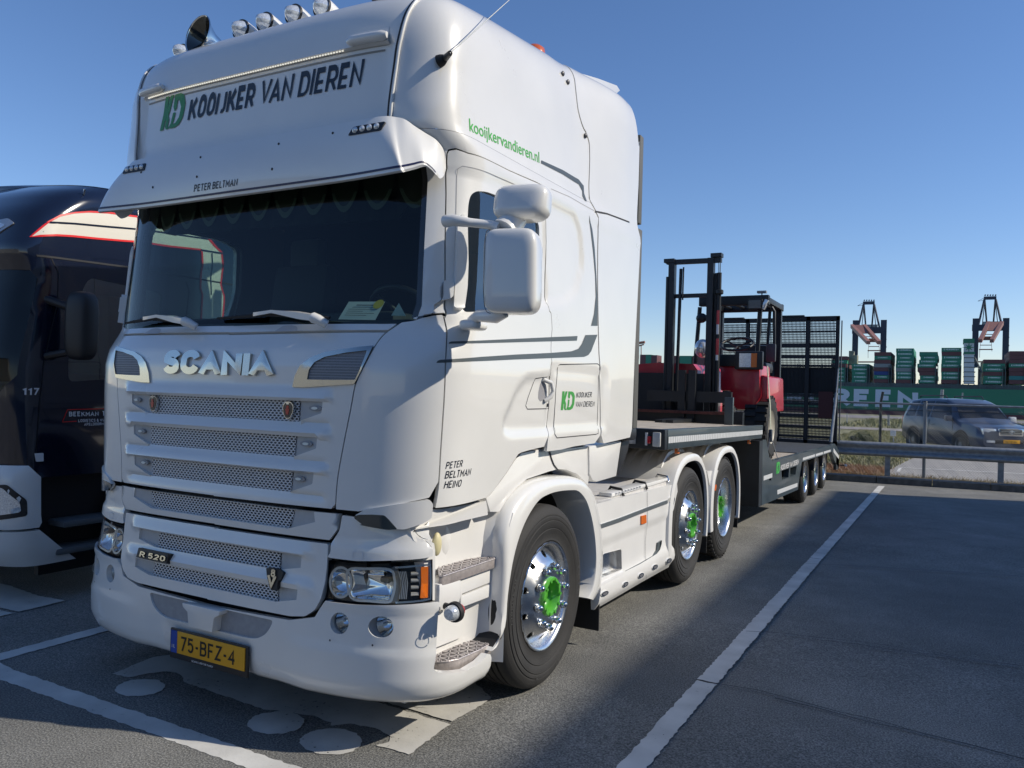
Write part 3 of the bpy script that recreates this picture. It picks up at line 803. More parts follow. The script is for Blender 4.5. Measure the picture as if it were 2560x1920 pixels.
bumper = skin('bumper', B, [rc(BUMP, .006, 3), shrink(rc(GRE, .02), .0)] + fog + [[(-s_, v_) for s_, v_ in f_] for f_ in fog], WHITE, truck, step=.022, offs=bump_relief, thick=.03)
skin('bumper_insert', B, [rc(GRE, .02)], mat('weathered_grey_plastic', (.30, .31, .33), .55, noise=.10, nscale=30), bumper, off=-.010, thick=0, step=.04)
fl = B.hit(c4([(640, 650)])[0])
mb = MB()                                                         # tow cover hanging over the insert
tc = B.at([(-.125, bumtop[-1][1] + .002), (.125, bumtop[-1][1] + .002), (.085, bumtop[-1][1] - .05), (-.085, bumtop[-1][1] - .05)], .0)
yb = float(tc[:, 1].min())
poly = [(-.135, .655 - .0), (.135, .655), (.13, .635), (.095, .615), (.085, .545), (-.085, .545), (-.095, .615), (-.13, .635)]
zoff = bumtop[-1][1] - .655
mb.prism([(a, b + zoff) for a, b in poly], 'y', yb - .040, yb + .03)
mb.build('tow_cover', WHITE, bumper, bevel=.005)
# fog lamps: bucket, reflector, lens
for k, (f_, cc) in enumerate(zip(fog, ((545, 1152), (1118, 1205)))):
    for sd in both:
        rim = B.at(np.array(f_) * [sd, 1], .0); c = rim.mean(0); n = B.at([(np.mean([q[0] for q in f_]) * sd, np.mean([q[1] for q in f_]))], 1.0)[0] - B.at([(np.mean([q[0] for q in f_]) * sd, np.mean([q[1] for q in f_]))], 0)[0]
        back = np.array([0.0, 1.0, 0.0]); 
        mb = MB(); rr = .058
        deep = [Vector(c) + Vector((.0, .052, 0)) + Vector((rr * math.cos(a), 0, -rr * math.sin(a))) for a in np.linspace(0, 2 * PI, 28, endpoint=False)]
        if sd < 0: deep = [Vector((2 * c[0] - d.x, d.y, d.z)) for d in deep]
        mid = [Vector(rim[i]) * .25 + (deep[i] + Vector((0, -.02, 0))) * .75 for i in range(28)]
        rim_in = B.at(np.array(f_) * [sd, 1], -.002)
        mb.loft([rim_in, mid, deep])
        lamp = mb.build('fog_lamp', GREYP, truck, smooth=50)
        mb = MB(); cy = c + np.array([0, .047, 0])
        mb.lathe([(.001, .035), (.022, .030), (.040, .012), (.051, -.012), (.054, -.012)], cy, (0, 1, 0), 28)
        mb.build('reflector', CHROME, lamp)
        mb = MB(); mb.lathe([(.001, -.006), (.03, -.004), (.053, 0)], cy + np.array([0, -.012, 0]), (0, 1, 0), 28); mb.ball(tuple(cy + np.array([0, .01, 0])), .012)
        mb.build('lens', GLASSC, lamp)
# small blanking cap, screw holes
cap = B.hit(cL([(1752, 1350)])[0])
for sd in both:
    ci = [(cap[0] + .024 * math.cos(a), cap[1] + .026 * math.sin(a)) for a in np.linspace(0, 2 * PI, 24, endpoint=False)]
    ribbon('blanking_cap', B, ci, .004, PLASTW, bumper, off=.013, side=sd, closed=True)
for h in B.hits(cL([(435, 1378), (1015, 1445)])):
    ci = [(h[0] + .004 * math.cos(a), h[1] + .005 * math.sin(a)) for a in np.linspace(0, 2 * PI, 10, endpoint=False)]
    for sd in both: skin('screw_hole', B, [ci], DARK, bumper, off=.0125, thick=0, side=sd, step=.01)

# ------------------------------------------------------------------ headlights
HL_out = B.hits(cL([(388, 285), (600, 312), (900, 330), (1300, 322), (1700, 294), (1838, 270), (1840, 560), (1838, 845), (1700, 868), (1240, 895), (900, 895), (760, 888), (410, 850), (345, 822), (365, 700), (380, 480)]))
for sd in both:
    m_ = skin('', B, [HL_out], None, None, off=-.055, thick=0, step=.05, side=sd, build=False)
    hlm = MB(); hlm.add(m_.v, m_.f)
    rim0 = B.at(np.array(resample(HL_out, .04)) * [sd, 1], -.004); rim1 = B.at(np.array(resample(HL_out, .04)) * [sd, 1], -.055)
    hlm.loft([rim0, rim1])
    hl = hlm.build('headlight', BLACK, truck, smooth=40)
    # reflector bowls
    def bowl(name, pts, cen, m, depth=.040, wall=.010, steps=((1, -.012), (.93, -.010), (.88, -.016), (.80, -.030), (.55, -.046), (.2, -.052), (.02, -.053))):
        P_ = np.array(B.hits(cL(spline(pts, 3, True)))); C_ = np.array(B.hit(cL([cen])[0]))
        mbx = MB(); rings = []
        for k, o_ in steps: rings.append(B.at((C_ + (P_ - C_) * k) * [sd, 1], o_))
        mbx.loft(rings); return mbx.build(name, m, hl, smooth=50)
    th = np.linspace(0, 2 * PI, 9)[:-1]
    bowl('low_beam_reflector', [(548 + 150 * math.cos(a), 588 + 205 * math.sin(a)) for a in th], (600, 620), CHROME)
    bowl('main_reflector', [(690, 425), (900, 405), (1230, 420), (1290, 520), (1300, 640), (1270, 780), (1215, 850), (950, 838), (730, 812), (665, 720), (720, 600)], (1150, 640), CHROME)
    mbx = MB()
    for pts in ([(548 + 150 * math.cos(a), 588 + 205 * math.sin(a)) for a in np.linspace(0, 2 * PI, 25)[:-1]],
                spline([(650, 425), (900, 402), (1240, 415), (1300, 540), (1305, 650), (1270, 790), (1215, 860), (950, 845), (730, 822), (655, 700)], 4, True)):
        ribbon('', B, B.hits(cL(pts)), .011, None, None, off=-.009, side=sd, closed=True, build=False, mb=mbx)
    mbx.build('bright_ring', mat('satin_grey', (.42, .43, .42), .35, metal=.5), hl)
    p = B.at([B.hit(cL([(1165, 560)])[0])], -.030)[0] * [sd, 1, 1]
    mbx = MB(); mbx.cyl(p + np.array([0, -.008, 0]), p + np.array([0, .03, .0]), .016); mbx.cyl(p + np.array([-.02 * sd, -.002, 0]), p + np.array([.02 * sd, -.002, 0]), .014); mbx.build('bulb_shield', BLACK, hl)
    skin('divider', B, [B.hits(cL([(1242, 400), (1300, 362), (1345, 430), (1385, 560), (1392, 680), (1350, 840), (1330, 876), (1222, 880), (1285, 780), (1318, 640), (1300, 500)]))], mat('seal', (.10, .098, .085), .5), hl, off=-.010, thick=.03, side=sd, step=.03)
    mbx = MB()
    for k in range(5):
        ribbon('', B, B.hits(cL([(1362 + 24 * k, 440), (1390 + 24 * k, 600), (1370 + 24 * k, 820)])), .004, None, None, off=-.014, side=sd, build=False, mb=mbx)
    mbx.build('ribbed_trim', mat('satin_grey', (.3, .3, .3), .3), hl)
    skin('turn_signal', B, [rc(B.hits(cL([(1678, 378), (1782, 372), (1780, 600), (1776, 800), (1666, 806), (1682, 600)])), .004)], AMBER, hl, off=-.008, thick=.02, side=sd, step=.03)
    mbx = MB()
    for yy in (472, 566, 656, 748):
        e0, e1 = B.hits(cL([(1535, yy + 3), (1650, yy)]))
        a = B.at([np.array(e0) * [sd, 1], np.array(e1) * [sd, 1]], -.022); mbx.tube([a[0], a[1]], .0085, 10); 
    mbx.build('daylight_bulbs', mat('bulb_glass', (.75, .70, .60), .12, metal=.6), hl)
    mbx = MB()
    ribbon('', B, B.hits(cL([(1310, 385), (1500, 372), (1700, 350), (1810, 345), (1818, 600), (1812, 815), (1700, 838), (1320, 868)])), .008, None, None, off=-.006, side=sd, build=False, mb=mbx)
    mbx.build('lens_edge', CHROME, hl)
    skin('cover_lens', B, [shrink(rc(HL_out, .01), .012)], GLASSC, hl, off=-.002, thick=0, side=sd, step=.05)

# ------------------------------------------------------------------ number plate
pc = np.array([(onY(((434.7 + 616.7) / 2 / KD, 1600 / KD), .186))[0], 0, 0])
PY = .176
def yq(px, py): return onY((px / KD, py / KD), PY)
q0, q1, q2, q3 = yq(433.7, 1640), yq(612.7, 1681), yq(434.7, 1579), yq(616.7, 1621)
print('plate', q0, q1, q2, q3)
zc = (q0[2] + q1[2] + q2[2] + q3[2]) / 4; xc = .031; W_, H_ = .55, .150
plate = MB().box((xc, PY, zc), (W_, .012, H_), bev=.004).build('number_plate', BLACK, truck)
py0 = PY - .0085
zt = zc + .012
MB().box((xc, py0, zt), (.52, .006, .110), bev=.002).build('plate_face', mat('plate_yellow', (.72, .36, .015), .35), plate)
MB().box((xc - .238, py0 - .0012, zt), (.044, .006, .110)).build('plate_blue_band', mat('plate_blue', (.01, .06, .35), .4), plate)
mb = MB(); put_text(mb, '75-BFZ-4', on_quad((xc - .19, py0 - .003, zt - .037), (xc + .81, py0 - .003, zt - .037), (xc - .19, py0 - .003, zt + .963), 1, 1), .103, xs=.98, bold=.01, space=.95)
mb.build('plate_characters', mat('plate_black', (.008, .008, .008), .4), plate, smooth=0)
mb = MB(); put_text(mb, 'NL', on_quad((xc - .251, py0 - .0045, zt - .03), (xc + .749, py0 - .0045, zt - .03), (xc - .251, py0 - .0045, zt + .97), 1, 1), .026)
put_text(mb, 'SCANIA | JOIN THE FAMILY', on_quad((xc - .11, PY - .0065, zc - .068), (xc + .89, PY - .0065, zc - .068), (xc - .11, PY - .0065, zc + .932), 1, 1), .014, bold=.02)
mb.build('plate_small_lettering', mat('white_lettering', (.7, .7, .7), .5), plate, smooth=0)

# ------------------------------------------------------------------ wordmark, badges
wl, wr = A.hits(c3([(578, 515), (1352, 527)])); wt = A.hit(c3([(1300, 350)])[0])
print('word', wr, wt)
Vt, _ = text_tris('SCANIA', 1.0, bold=.074, space=.30, wide=1.12); wid = Vt[:, 0].max() - Vt[:, 0].min(); hgt = Vt[:, 1].max()
sz = (wt[1] - wr[1]) / hgt; half = wr[0]
mb = MB(); put_text(mb, 'SCANIA', lambda V, d: A.at(np.stack([(V[:, 0] - Vt[:, 0].min() * sz) / (wid * sz) * 2 * half - half, V[:, 1] + wr[1]], 1), d + .002), sz, depth=.014, bold=.074, space=.30, wide=1.12)
mb.build('maker_wordmark', CHROMEW, truck, smooth=30)
# chrome air scoops
SC_out = A.hits(c3([(2032, 322), (1900, 335), (1700, 362), (1600, 400), (1532, 450), (1495, 520), (1476, 602), (1560, 604), (1740, 592), (1902, 580)]))
SC_in = A.hits(c3([(1990, 352), (1850, 366), (1700, 396), (1630, 432), (1592, 480), (1578, 550), (1740, 552), (1908, 552), (1945, 470)]))
for sd in both:
    sc = skin('air_scoop', A, [rc(SC_out, .004), rc(SC_in, .006)], CHROMEW, truck, off=.010, thick=.012, side=sd, step=.03)
    skin('scoop_mesh', A, [rc(SC_in, .006)], mat('grey_fine_mesh', (.20, .21, .23), .6, noise=.3, nscale=300), sc, off=.002, thick=0, side=sd, step=.04)
    mb = MB(); pa, pb = np.array(SC_in[5]), np.array(SC_in[7])
    for k in range(9):
        t = .12 + k * .1; a = np.array(SC_in[5]) * (1 - 0) ; lo = SC_in[5][1]; hi = SC_in[1][1]
        v_ = lo + (hi - lo) * t; s_r = np.interp(v_, [SC_in[7][1], SC_in[0][1]], [SC_in[7][0], SC_in[0][0]]); s_l = np.interp(v_, [SC_in[5][1], SC_in[4][1], SC_in[3][1], SC_in[2][1], SC_in[1][1]], [SC_in[5][0], SC_in[4][0], SC_in[3][0], SC_in[2][0], SC_in[1][0]])
        ribbon('', A, [(s_l + .004, v_), (s_r - .004, v_)], .0035, None, None, off=.004, side=sd, build=False, mb=mb)
    mb.build('scoop_ribs', mat('rib_grey', (.34, .35, .37), .5), sc, smooth=0)
def badge(chart, c, w, h, sd, name, off=.004):
    sh = [(0, .5), (.30, .46), (.5, .25), (.46, -.12), (.22, -.46), (0, -.5), (-.22, -.46), (-.46, -.12), (-.5, .25), (-.30, .46)]
    L = lambda k: [(c[0] + x * w * k, c[1] + y * h * k) for x, y in sh]
    b = skin(name, chart, [rc(L(1), .006)], CHROME, truck, off=off + .012, thick=.014, side=1, step=.02)
    skin('badge_field', chart, [rc(L(.88), .005)], mat('badge_black', (.01, .012, .02), .2, coat=1), b, off=off + .0135, thick=0, step=.02)
    g = [(-.10, -.28), (-.16, -.05), (-.22, .08), (-.10, .06), (-.14, .22), (0, .30), (.14, .22), (.08, .08), (.20, .10), (.14, -.06), (.10, -.28), (0, -.20)]
    skin('badge_emblem', chart, [[(c[0] + x * w, c[1] + y * h) for x, y in g]], mat('badge_red', (.55, .05, .03), .3, coat=.5), b, off=off + .0155, thick=0, step=.02)
    tri = [(c[0] + x * w, c[1] + .34 * h + y * h * .12) for x, y in ((-.12, 0), (-.12, 1), (-.05, .4), (0, 1), (.05, .4), (.12, 1), (.12, 0))]
    skin('badge_crown', chart, [tri], CHROME, b, off=off + .0155, thick=0, step=.02)
    return b
bc = A.hit(c3([(1440, 762)])[0])
for sd in both: badge(A, (bc[0] * sd, bc[1]), .062, .082, sd, 'griffin_badge', off=-.008)
# model plate and engine badge on the lower grille
b0, b1 = A, B
ml = B.hits(c4([(300, 395), (465, 418)]))
def lefthit(pt, y=.205):
    q = onY(pt, y); s_ = np.interp(-q[0], B.P[80, :, 0][:180], np.linspace(0, CL + .45, 260)[:180]); return (-float(s_), float(q[2]))
mq = [lefthit(p) for p in c4([(300, 340), (470, 372), (463, 422), (298, 388)])]
print('model plate', mq)
mp = skin('model_plate', B, [rc([(mq[0][0], .79), (mq[1][0], .79), (mq[1][0], .735), (mq[0][0], .735)] if False else mq, .006)], BLACK, truck, off=.024, thick=.02, step=.02)
mw = mq[2][0] - mq[3][0]; mh = mq[0][1] - mq[3][1]
mb = MB(); Vx, _ = text_tris('R 520', 1, bold=.03)
sz2 = mh * .78
put_text(mb, 'R 520', lambda V, d: B.at(np.stack([mq[3][0] + .030 + V[:, 0] / (Vx[:, 0].max() * sz2) * (mw - .050), V[:, 1] + (mq[3][1] + mq[2][1]) / 2 + mh * .18], 1), d + .026), sz2, depth=.004, bold=.03)
mb.build('model_lettering', CHROMEW, mp, smooth=0)
ec = B.hit(c4([(990, 492)])[0])
eb = skin('engine_badge', B, [rc([(ec[0] + x, ec[1] + y) for x, y in ((-.05, .040), (-.02, .045), (.02, .045), (.055, .032), (.045, 0), (.022, -.052), (-.012, -.055), (-.04, 0))], .006)], BLACK, truck, off=.022, thick=.018, step=.02)
mb = MB(); Vx, _ = text_tris('V', 1, bold=.05)
put_text(mb, 'V', lambda V, d: B.at(np.stack([ec[0] - .032 + V[:, 0], ec[1] - .050 + V[:, 1]], 1), d + .024), .088, depth=.004, bold=.06)
put_text(mb, '8', lambda V, d: B.at(np.stack([ec[0] - .012 + V[:, 0], ec[1] + .004 + V[:, 1]], 1), d + .026), .055, depth=.004, bold=.035)
mb.build('engine_lettering', CHROMEW, eb, smooth=0)
def cK(pts): return crop(1420, 1050, 3.319, pts)
def XP(pts, x): return [Vector(onX(p, x)) for p in pts]
def side_prism(name, pts, x0, x1, m, parent, bevel=0.0, mirror=True, rnd=0.0, label=None, ymin=-9.0):
    """outline traced on the plane x = x1, extruded inwards to x0; built on both flanks"""
    yz = [(max(v.y, ymin), v.z) for v in XP(pts, x1)]
    if rnd: yz = rc(yz, rnd)
    out = []
    for sd in (both if mirror else (1,)):
        mb = MB(); mb.prism(resample(yz, .03) if ymin > 0 else yz, 'x', x0 * sd, x1 * sd)
        if ymin > 0:
            xc_ = lambda y: 1.192 * (1 - max(0, (.724 - y) / .51) ** 3.6) ** (1 / 3.6)
            mb.v = [(math.copysign(min(abs(v[0]), xc_(v[1])), v[0]) if abs(v[0]) > 1.1 else v[0], v[1], v[2]) for v in mb.v]
        out.append(mb.build(name, m, parent, bevel=bevel, label=label))
    return out
# ------------------------------------------------------------------ step well between bumper and front wheel
wellp = cS([(745, 400), (950, 300), (962, 168), (1740, 10), (1800, 250), (1890, 345), (1905, 360), (1850, 760), (1855, 900), (1840, 1330), (1880, 1500)]) + c6([(1040, 60), (1165, 40), (1150, 200), (1040, 380), (1000, 560), (600, 560), (600, 100)]) + cS([(1085, 1400), (1015, 1400), (1000, 700), (940, 590), (800, 480)])
side_prism('step_well_back', wellp, .92, 1.075, WHITE2, truck)
band = cS([(940, 400), (950, 290), (960, 168), (1200, 120), (1742, 14), (1762, 120), (1768, 205), (1600, 245), (1400, 292), (1200, 345), (1050, 392), (960, 440), (950, 480), (985, 530), (1050, 560), (1090, 610), (1098, 700), (1092, 1100), (1086, 1398), (1022, 1400), (1016, 1000), (1004, 700), (985, 640), (955, 590), (942, 500)])
side_prism('step_well_frame', band, 1.07, 1.183, WHITE2, truck, bevel=0, ymin=.31)
for sd in both:       # grab scoop inside the well
    mb = MB(); c_ = XP(cS([(1180, 560)]), 1.07)[0]; mb.ball((1.03 * sd, c_.y, c_.z), (.055, .075, .12), 16, 10)
    mb.build('grab_scoop', WHITE2, truck, smooth=60)
    mb = MB(); c_ = XP(cS([(1062, 610)]), 1.13)[0]; mb.ball((1.13 * sd, c_.y, c_.z), (.02, .03, .055), 12, 8); mb.build('yellowed_buffer', mat('yellowed_rubber', (.62, .56, .33), .5), truck)
def tread(name, top, edge_px, xo, xi, th, ny, nx):
    """a punched aluminium step: triangular lattice of bars over a pan; top = outline px on plane z"""
    zt = onX(edge_px, xo)[2]
    out2 = []
    for p in top:
        q = onZ(p, zt); out2.append((q[0], q[1]))
    for sd in both:
        mb = MB(); mb.prism([(x * sd, y) for x, y in out2], 'z', zt - th, zt - .006)
        t = mb.build(name, ALUD, truck, bevel=.003)
        # rim and lattice
        mb = MB(); P_ = np.array(out2); lo, hi = P_.min(0), P_.max(0)
        L_ = resample(out2, .012)
        n = len(L_)
        for i in range(n):
            a, b = L_[i], L_[(i + 1) % n]; mb.cyl((a[0] * sd, a[1], zt - .004), (b[0] * sd, b[1], zt - .004), .004, seg=5, cap=False)
            if i % 2 == 0: mb.box((a[0] * sd, a[1], zt + .002), (.005, .005, .006))
        d = .043
        def clipline(p0, p1):
            ts = np.linspace(0, 1, 120); Q = np.array([(p0[0] + (p1[0] - p0[0]) * t_, p0[1] + (p1[1] - p0[1]) * t_) for t_ in ts]); ins = inside(Q, out2)
            i0 = None
            for k in range(120):
                if ins[k] and i0 is None: i0 = k
                if i0 is not None and (not ins[k] or k == 119):
                    if k - i0 > 2:
                        a, b = Q[i0], Q[k - 1]; c = (a + b) / 2; L = np.linalg.norm(b - a); ang = math.atan2(b[1] - a[1], (b[0] - a[0]) * sd)
                        mb.box((c[0] * sd, c[1], zt - .003), (L, .006, .010), rz=ang)
                    i0 = None
        k = lo[1]
        while k < hi[1]: clipline((lo[0], k), (hi[0], k)); k += d
        k = lo[0] - (hi[1] - lo[1])
        while k < hi[0] + (hi[1] - lo[1]):
            clipline((k, lo[1]), (k + (hi[1] - lo[1]) * .55, hi[1])); clipline((k, lo[1]), (k - (hi[1] - lo[1]) * .55, hi[1])); k += d * 1.1
        mb.build('step_lattice', mat('step_aluminium_worn', (.55, .51, .50), .38, metal=.4, noise=.15, nscale=60), t, smooth=0)
        # thin dark sheet under the bars, painting in the shade of the gaps
        mb = MB(); P2 = shrink(out2, .010); mb.prism([(x * sd, y) for x, y in P2], 'z', zt - .0058, zt - .0055); mb.build('step_shade_sheet', mat('step_shadow_metal', (.10, .095, .092), .6), t, smooth=0)
tread('upper_step', cS([(1085, 880), (1490, 745), (1700, 755), (1850, 772), (1862, 802), (1500, 925), (1145, 1043), (1095, 1045)]), cS([(1500, 925)])[0], 1.185, 1.0, .050, 5, 8)
tread('lower_step', c6([(592, 388), (700, 335), (795, 285), (850, 264), (930, 272), (1010, 292), (1036, 318), (1020, 345), (950, 385), (860, 425), (780, 460), (700, 478), (640, 482), (592, 482)]), c6([(860, 425)])[0], 1.20, 1.0, .062, 5, 8)
side_prism('riser_panel', cS([(1100, 1150), (1405, 1078), (1875, 905), (1862, 1120), (1415, 1300), (1415, 1330), (1835, 1150), (1838, 1325), (1415, 1485), (1395, 1480), (1385, 1200), (1100, 1250)]), 1.05, 1.165, WHITE2, truck, bevel=.006)
for sd in both:
    q0_, q1_ = XP(cS([(1095, 1155), (1400, 1425)]), 1.18)
    MB().box((1.10 * sd, (q0_.y + q1_.y) / 2, (q0_.z + q1_.z) / 2), (.17, abs(q1_.y - q0_.y), abs(q1_.z - q0_.z)), bev=.03).build('rounded_step_block', WHITE2, truck, smooth=50)
for sd in both: MB().box((1.01 * sd, .67, .62), (.10, .54, .80)).build('well_wall', WHITE2, truck)
side_prism('kick_plate', c6([(618, 105), (700, 60), (815, 70), (815, 282), (790, 300), (600, 375)]), 1.07, 1.10, WHITE2, truck)
mbx = None
for sd in both:
    for k, px_ in enumerate([(880, 60), (915, 60), (950, 60)]):
        a, b = XP(c6([(px_[0], 90), (px_[0] - 4, 290)]), 1.085)
        MB().box((1.078 * sd, a.y, (a.z + b.z) / 2), (.012, .018, abs(a.z - b.z)), bev=.003).build('well_rib', WHITE2, truck)
# position lamp on a rubber stalk
def stalk_lamp(sd):
    c_ = onX((980, 1323), 1.275); c_[0] *= sd
    b0_ = Vector((1.205 * sd, c_[1] + .035, c_[2] + .01))
    st = MB().tube([b0_, Vector((1.235 * sd, c_[1] + .03, c_[2] + .01)), Vector((c_[0], c_[1] + .02, c_[2]))], .016, 10).build('position_lamp', BLACK, truck, smooth=50)
    mb = MB(); mb.lathe([(.001, -.045), (.024, -.043), (.033, -.03), (.036, -.005), (.036, 0)], tuple(c_), (0, 1, 0), 24); mb.build('clear_lens', LENS, st, smooth=50)
    mb = MB(); mb.lathe([(.001, -.006), (.043, -.006), (.046, .004), (.046, .018), (.036, .026), (.001, .026)], tuple(c_), (0, 1, 0), 24); mb.build('rubber_ring', RUBBER, st, smooth=40)
    mb = MB(); mb.lathe([(.032, .026), (.030, .048), (.02, .058), (.001, .06)], tuple(c_), (0, 1, 0), 24); mb.build('red_lens', REDL, st, smooth=50)
stalk_lamp(1)

# ------------------------------------------------------------------ front wheel arch
def c3w(pts): return crop(1000, 1200, 3.016, pts)
outer_px = c3w([(690, 1290), (740, 1190), (700, 1160), (712, 900), (728, 600), (730, 345), (800, 200), (880, 90), (960, 30), (1060, -18), (1160, -32), (1290, -30), (1380, 20), (1440, 120), (1480, 300), (1500, 560), (1490, 760), (1465, 840), (1415, 905)])
inner_px = c3w([(695, 1285), (800, 1090), (815, 860), (850, 620), (900, 420), (960, 270), (1040, 150), (1110, 105), (1190, 85), (1290, 76), (1350, 85), (1410, 160), (1450, 300), (1478, 500), (1480, 700), (1450, 830), (1418, 895)])
fo = spline([(v.y, v.z) for v in XP(c3w([(700, 1200), (705, 1000), (722, 700), (735, 400), (790, 215), (870, 95), (960, 20), (1060, -18), (1170, -32), (1290, -28), (1380, 25), (1440, 130), (1475, 300), (1495, 520), (1490, 700), (1462, 830), (1418, 900)]), 1.19)], 4)
fi = spline([(v.y, v.z) for v in XP(c3w([(695, 1288), (790, 1120), (812, 880), (850, 620), (900, 430), (960, 285), (1040, 160), (1110, 112), (1190, 86), (1290, 76), (1350, 86), (1408, 160), (1450, 300), (1476, 480), (1480, 660), (1455, 820), (1418, 892)]), 1.245)], 4)
def rs(poly, n):
    P_ = np.array(poly); L = np.concatenate([[0], np.cumsum(np.linalg.norm(np.diff(P_, axis=0), axis=1))]); t = np.linspace(0, L[-1], n)
    return np.stack([np.interp(t, L, P_[:, 0]), np.interp(t, L, P_[:, 1])], 1)
FO, FI = rs(fo, 60), rs(fi, 60)
for sd in both:
    rings = []
    for k in range(60):
        o_, i_ = FO[k], FI[k]; m1 = o_ * .75 + i_ * .25; m2 = o_ * .35 + i_ * .65; inn = i_ 
        rings.append([(1.05 * sd, *o_), (1.185 * sd, *o_), (1.222 * sd, *(o_ * .92 + i_ * .08)), (1.240 * sd, *m1), (1.248 * sd, *m2), (1.245 * sd, *inn), (1.238 * sd, *(inn + (inn - o_) * .03)), (1.02 * sd, *(inn + (inn - o_) * .02))])
    mb = MB(); mb.loft(rings, closed=False)
    arch = mb.build('front_mudguard', WHITE, truck, smooth=50)
    mb = MB()    # dark inner wing
    rings = [[(.62 * sd, *(FI[k] * 1.0 + (FO[k] - FI[k]) * .06)), (1.236 * sd, *(FI[k] + (FO[k] - FI[k]) * .03))] for k in range(60)]
    mb.loft(rings, closed=False); mb.add([(.62 * sd, *p) for p in FI], [tuple(range(60))]); mb.build('inner_wing', DARK, arch, smooth=50)
for sd in both:
    mb = MB(); mb.loft([[(1.073 * sd, .66, z), (1.088 * sd, .84, z), (1.12 * sd, min(float(np.interp(z, FO[:22, 1], FO[:22, 0])) - .02, .99), z), (1.18 * sd, float(np.interp(z, FO[:22, 1], FO[:22, 0])) + .005, z), (1.236 * sd, float(np.interp(z, FO[:22, 1], FO[:22, 0])) + .03, z)] for z in np.linspace(.27, 1.02, 14)], closed=False)
    mb.build('well_return', WHITE2, truck, smooth=50)
# cab lower flank over the arch (white panels beneath the door and the sleeper)
under = c2([(1250, 1108), (1050, 1150), (1000, 1205), (920, 1325), (870, 1395), (780, 1512), (745, 1540), (780, 1660), (860, 1660), (930, 1545), (1010, 1450), (1100, 1375), (1290, 1310), (1370, 1290), (1440, 1295), (1530, 1330), (1590, 1390), (1625, 1430), (1635, 1350), (1630, 1090), (1450, 1108), (1290, 1125)])
side_prism('arch_panel', under, 1.00, 1.178, WHITE2, truck, bevel=.006)
seam_p = XP(c2([(1285, 1110), (1310, 1200), (1330, 1250), (1365, 1295), (1385, 1400), (1390, 1475)]), 1.182)
for sd in both:
    mb = MB(); mb.tube([(p.x * sd, p.y, p.z) for p in seam_p[:4]], .004, 5); mb.build('arch_joint', SEAM, truck)
side_prism('chassis_fairing', c2([(1636, 1092), (1915, 1045), (1905, 1110), (1870, 1350), (1700, 1400), (1665, 1385), (1640, 1330)]), .95, 1.19, WHITE2, truck, bevel=.008)
side_prism('fairing_rubber', c2([(1920, 1045), (1985, 1040), (1970, 1130), (1900, 1335), (1872, 1345), (1908, 1110)]), 1.0, 1.17, BLACK, truck, bevel=.004)
# rubber extension behind the cab
sfx = SMAX - CL
def yat(v): return float(A.at([(SMAX, v)])[0][1])
for sd in both:
    for z0, z1, nm in ((1.40, 2.83, 'lower'), (2.87, 3.50, 'upper')):
        y0_ = yat(2.0) - .01
        mb = MB(); mb.prism([(1.231 * sd, y0_ + .012), (1.230 * sd, y0_ + .10), (1.19 * sd, y0_ + .12), (1.18 * sd, y0_ + .012)] if z1 < 2.85 else [(1.229 * sd, y0_ + .012), (1.226 * sd, y0_ + .09), (1.17 * sd, y0_ + .11), (1.16 * sd, y0_ + .012)], 'z', z0, z1)
        mb.build('rear_rubber_edge', mat('grey_rubber_edge', (.12, .12, .11), .6), truck, bevel=.004)
    MB().box((1.15 * sd, yat(1.4) + .02, 1.36), (.16, .20, .10), bev=.03).build('lower_fairing_bumper', BLACK, truck)
# rear wall of the cab, floor
MB().box((0, 2.14, 2.3), (2.30, .04, 2.4)).build('cab_rear_wall', WHITE2, truck)
MB().box((0, 1.25, 1.20), (2.2, 1.75, .06)).build('cab_floor', DARK, truck)
MB().box((0, 1.0, .98), (1.5, 1.2, .38)).build('engine_block', DARK, truck)
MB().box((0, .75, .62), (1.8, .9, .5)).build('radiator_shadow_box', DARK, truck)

# ------------------------------------------------------------------ side skirts, deck and rear mudguards
sk = [(222, 700), (905, 527), (912, 640), (900, 900), (893, 1160), (893, 1215), (640, 1355), (480, 1450), (250, 1582), (247, 1500), (265, 1380), (262, 1300), (270, 1100), (262, 880), (245, 780)]
XSK = 1.225
notch = cK([(285, 1140), (310, 1110), (455, 1072), (458, 1240), (268, 1318), (272, 1240)])
def yzp(pts, x=XSK): return [(v.y, v.z) for v in XP(pts, x)]
sk_yz = yzp(cK(sk)); no_yz = rc(yzp(notch), .02)
def flank(loops, x, sd, thick, name, m, parent, step=.05, relief=None, smooth=40):
    V, F, bl = flat_mesh(loops, step); mb = MB()
    dx = relief(V) if relief is not None else np.zeros(len(V))
    T = np.stack([(x + dx) * sd, V[:, 0], V[:, 1]], 1); mb.add(T, F)
    for l in bl:
        k = len(l); bk = T[l].copy(); bk[:, 0] = (x - thick) * sd
        mb.add(list(T[l]) + list(bk), [(i, (i + 1) % k, k + (i + 1) % k, k + i) for i in range(k)])
    return mb.build(name, m, parent, smooth=smooth)
st_a, st_b, st_c = yzp(cK([(285, 1012), (650, 885), (862, 770)])), None, None
def ledge(V):      # horizontal mouldings of the skirt
    y, z = V[:, 0], V[:, 1]; o = np.zeros(len(V))
    zl = np.interp(y, [st_a[0][0], st_a[1][0], st_a[2][0]], [st_a[0][1], st_a[1][1], st_a[2][1]])
    o -= .012 * smoothstep(zl + .004, zl - .010, z) * smoothstep(zl - .30, zl - .20, z)
    o += .010 * smoothstep(.42, .36, z)
    o -= .05 * smoothstep(.30, .20, z)
    return o
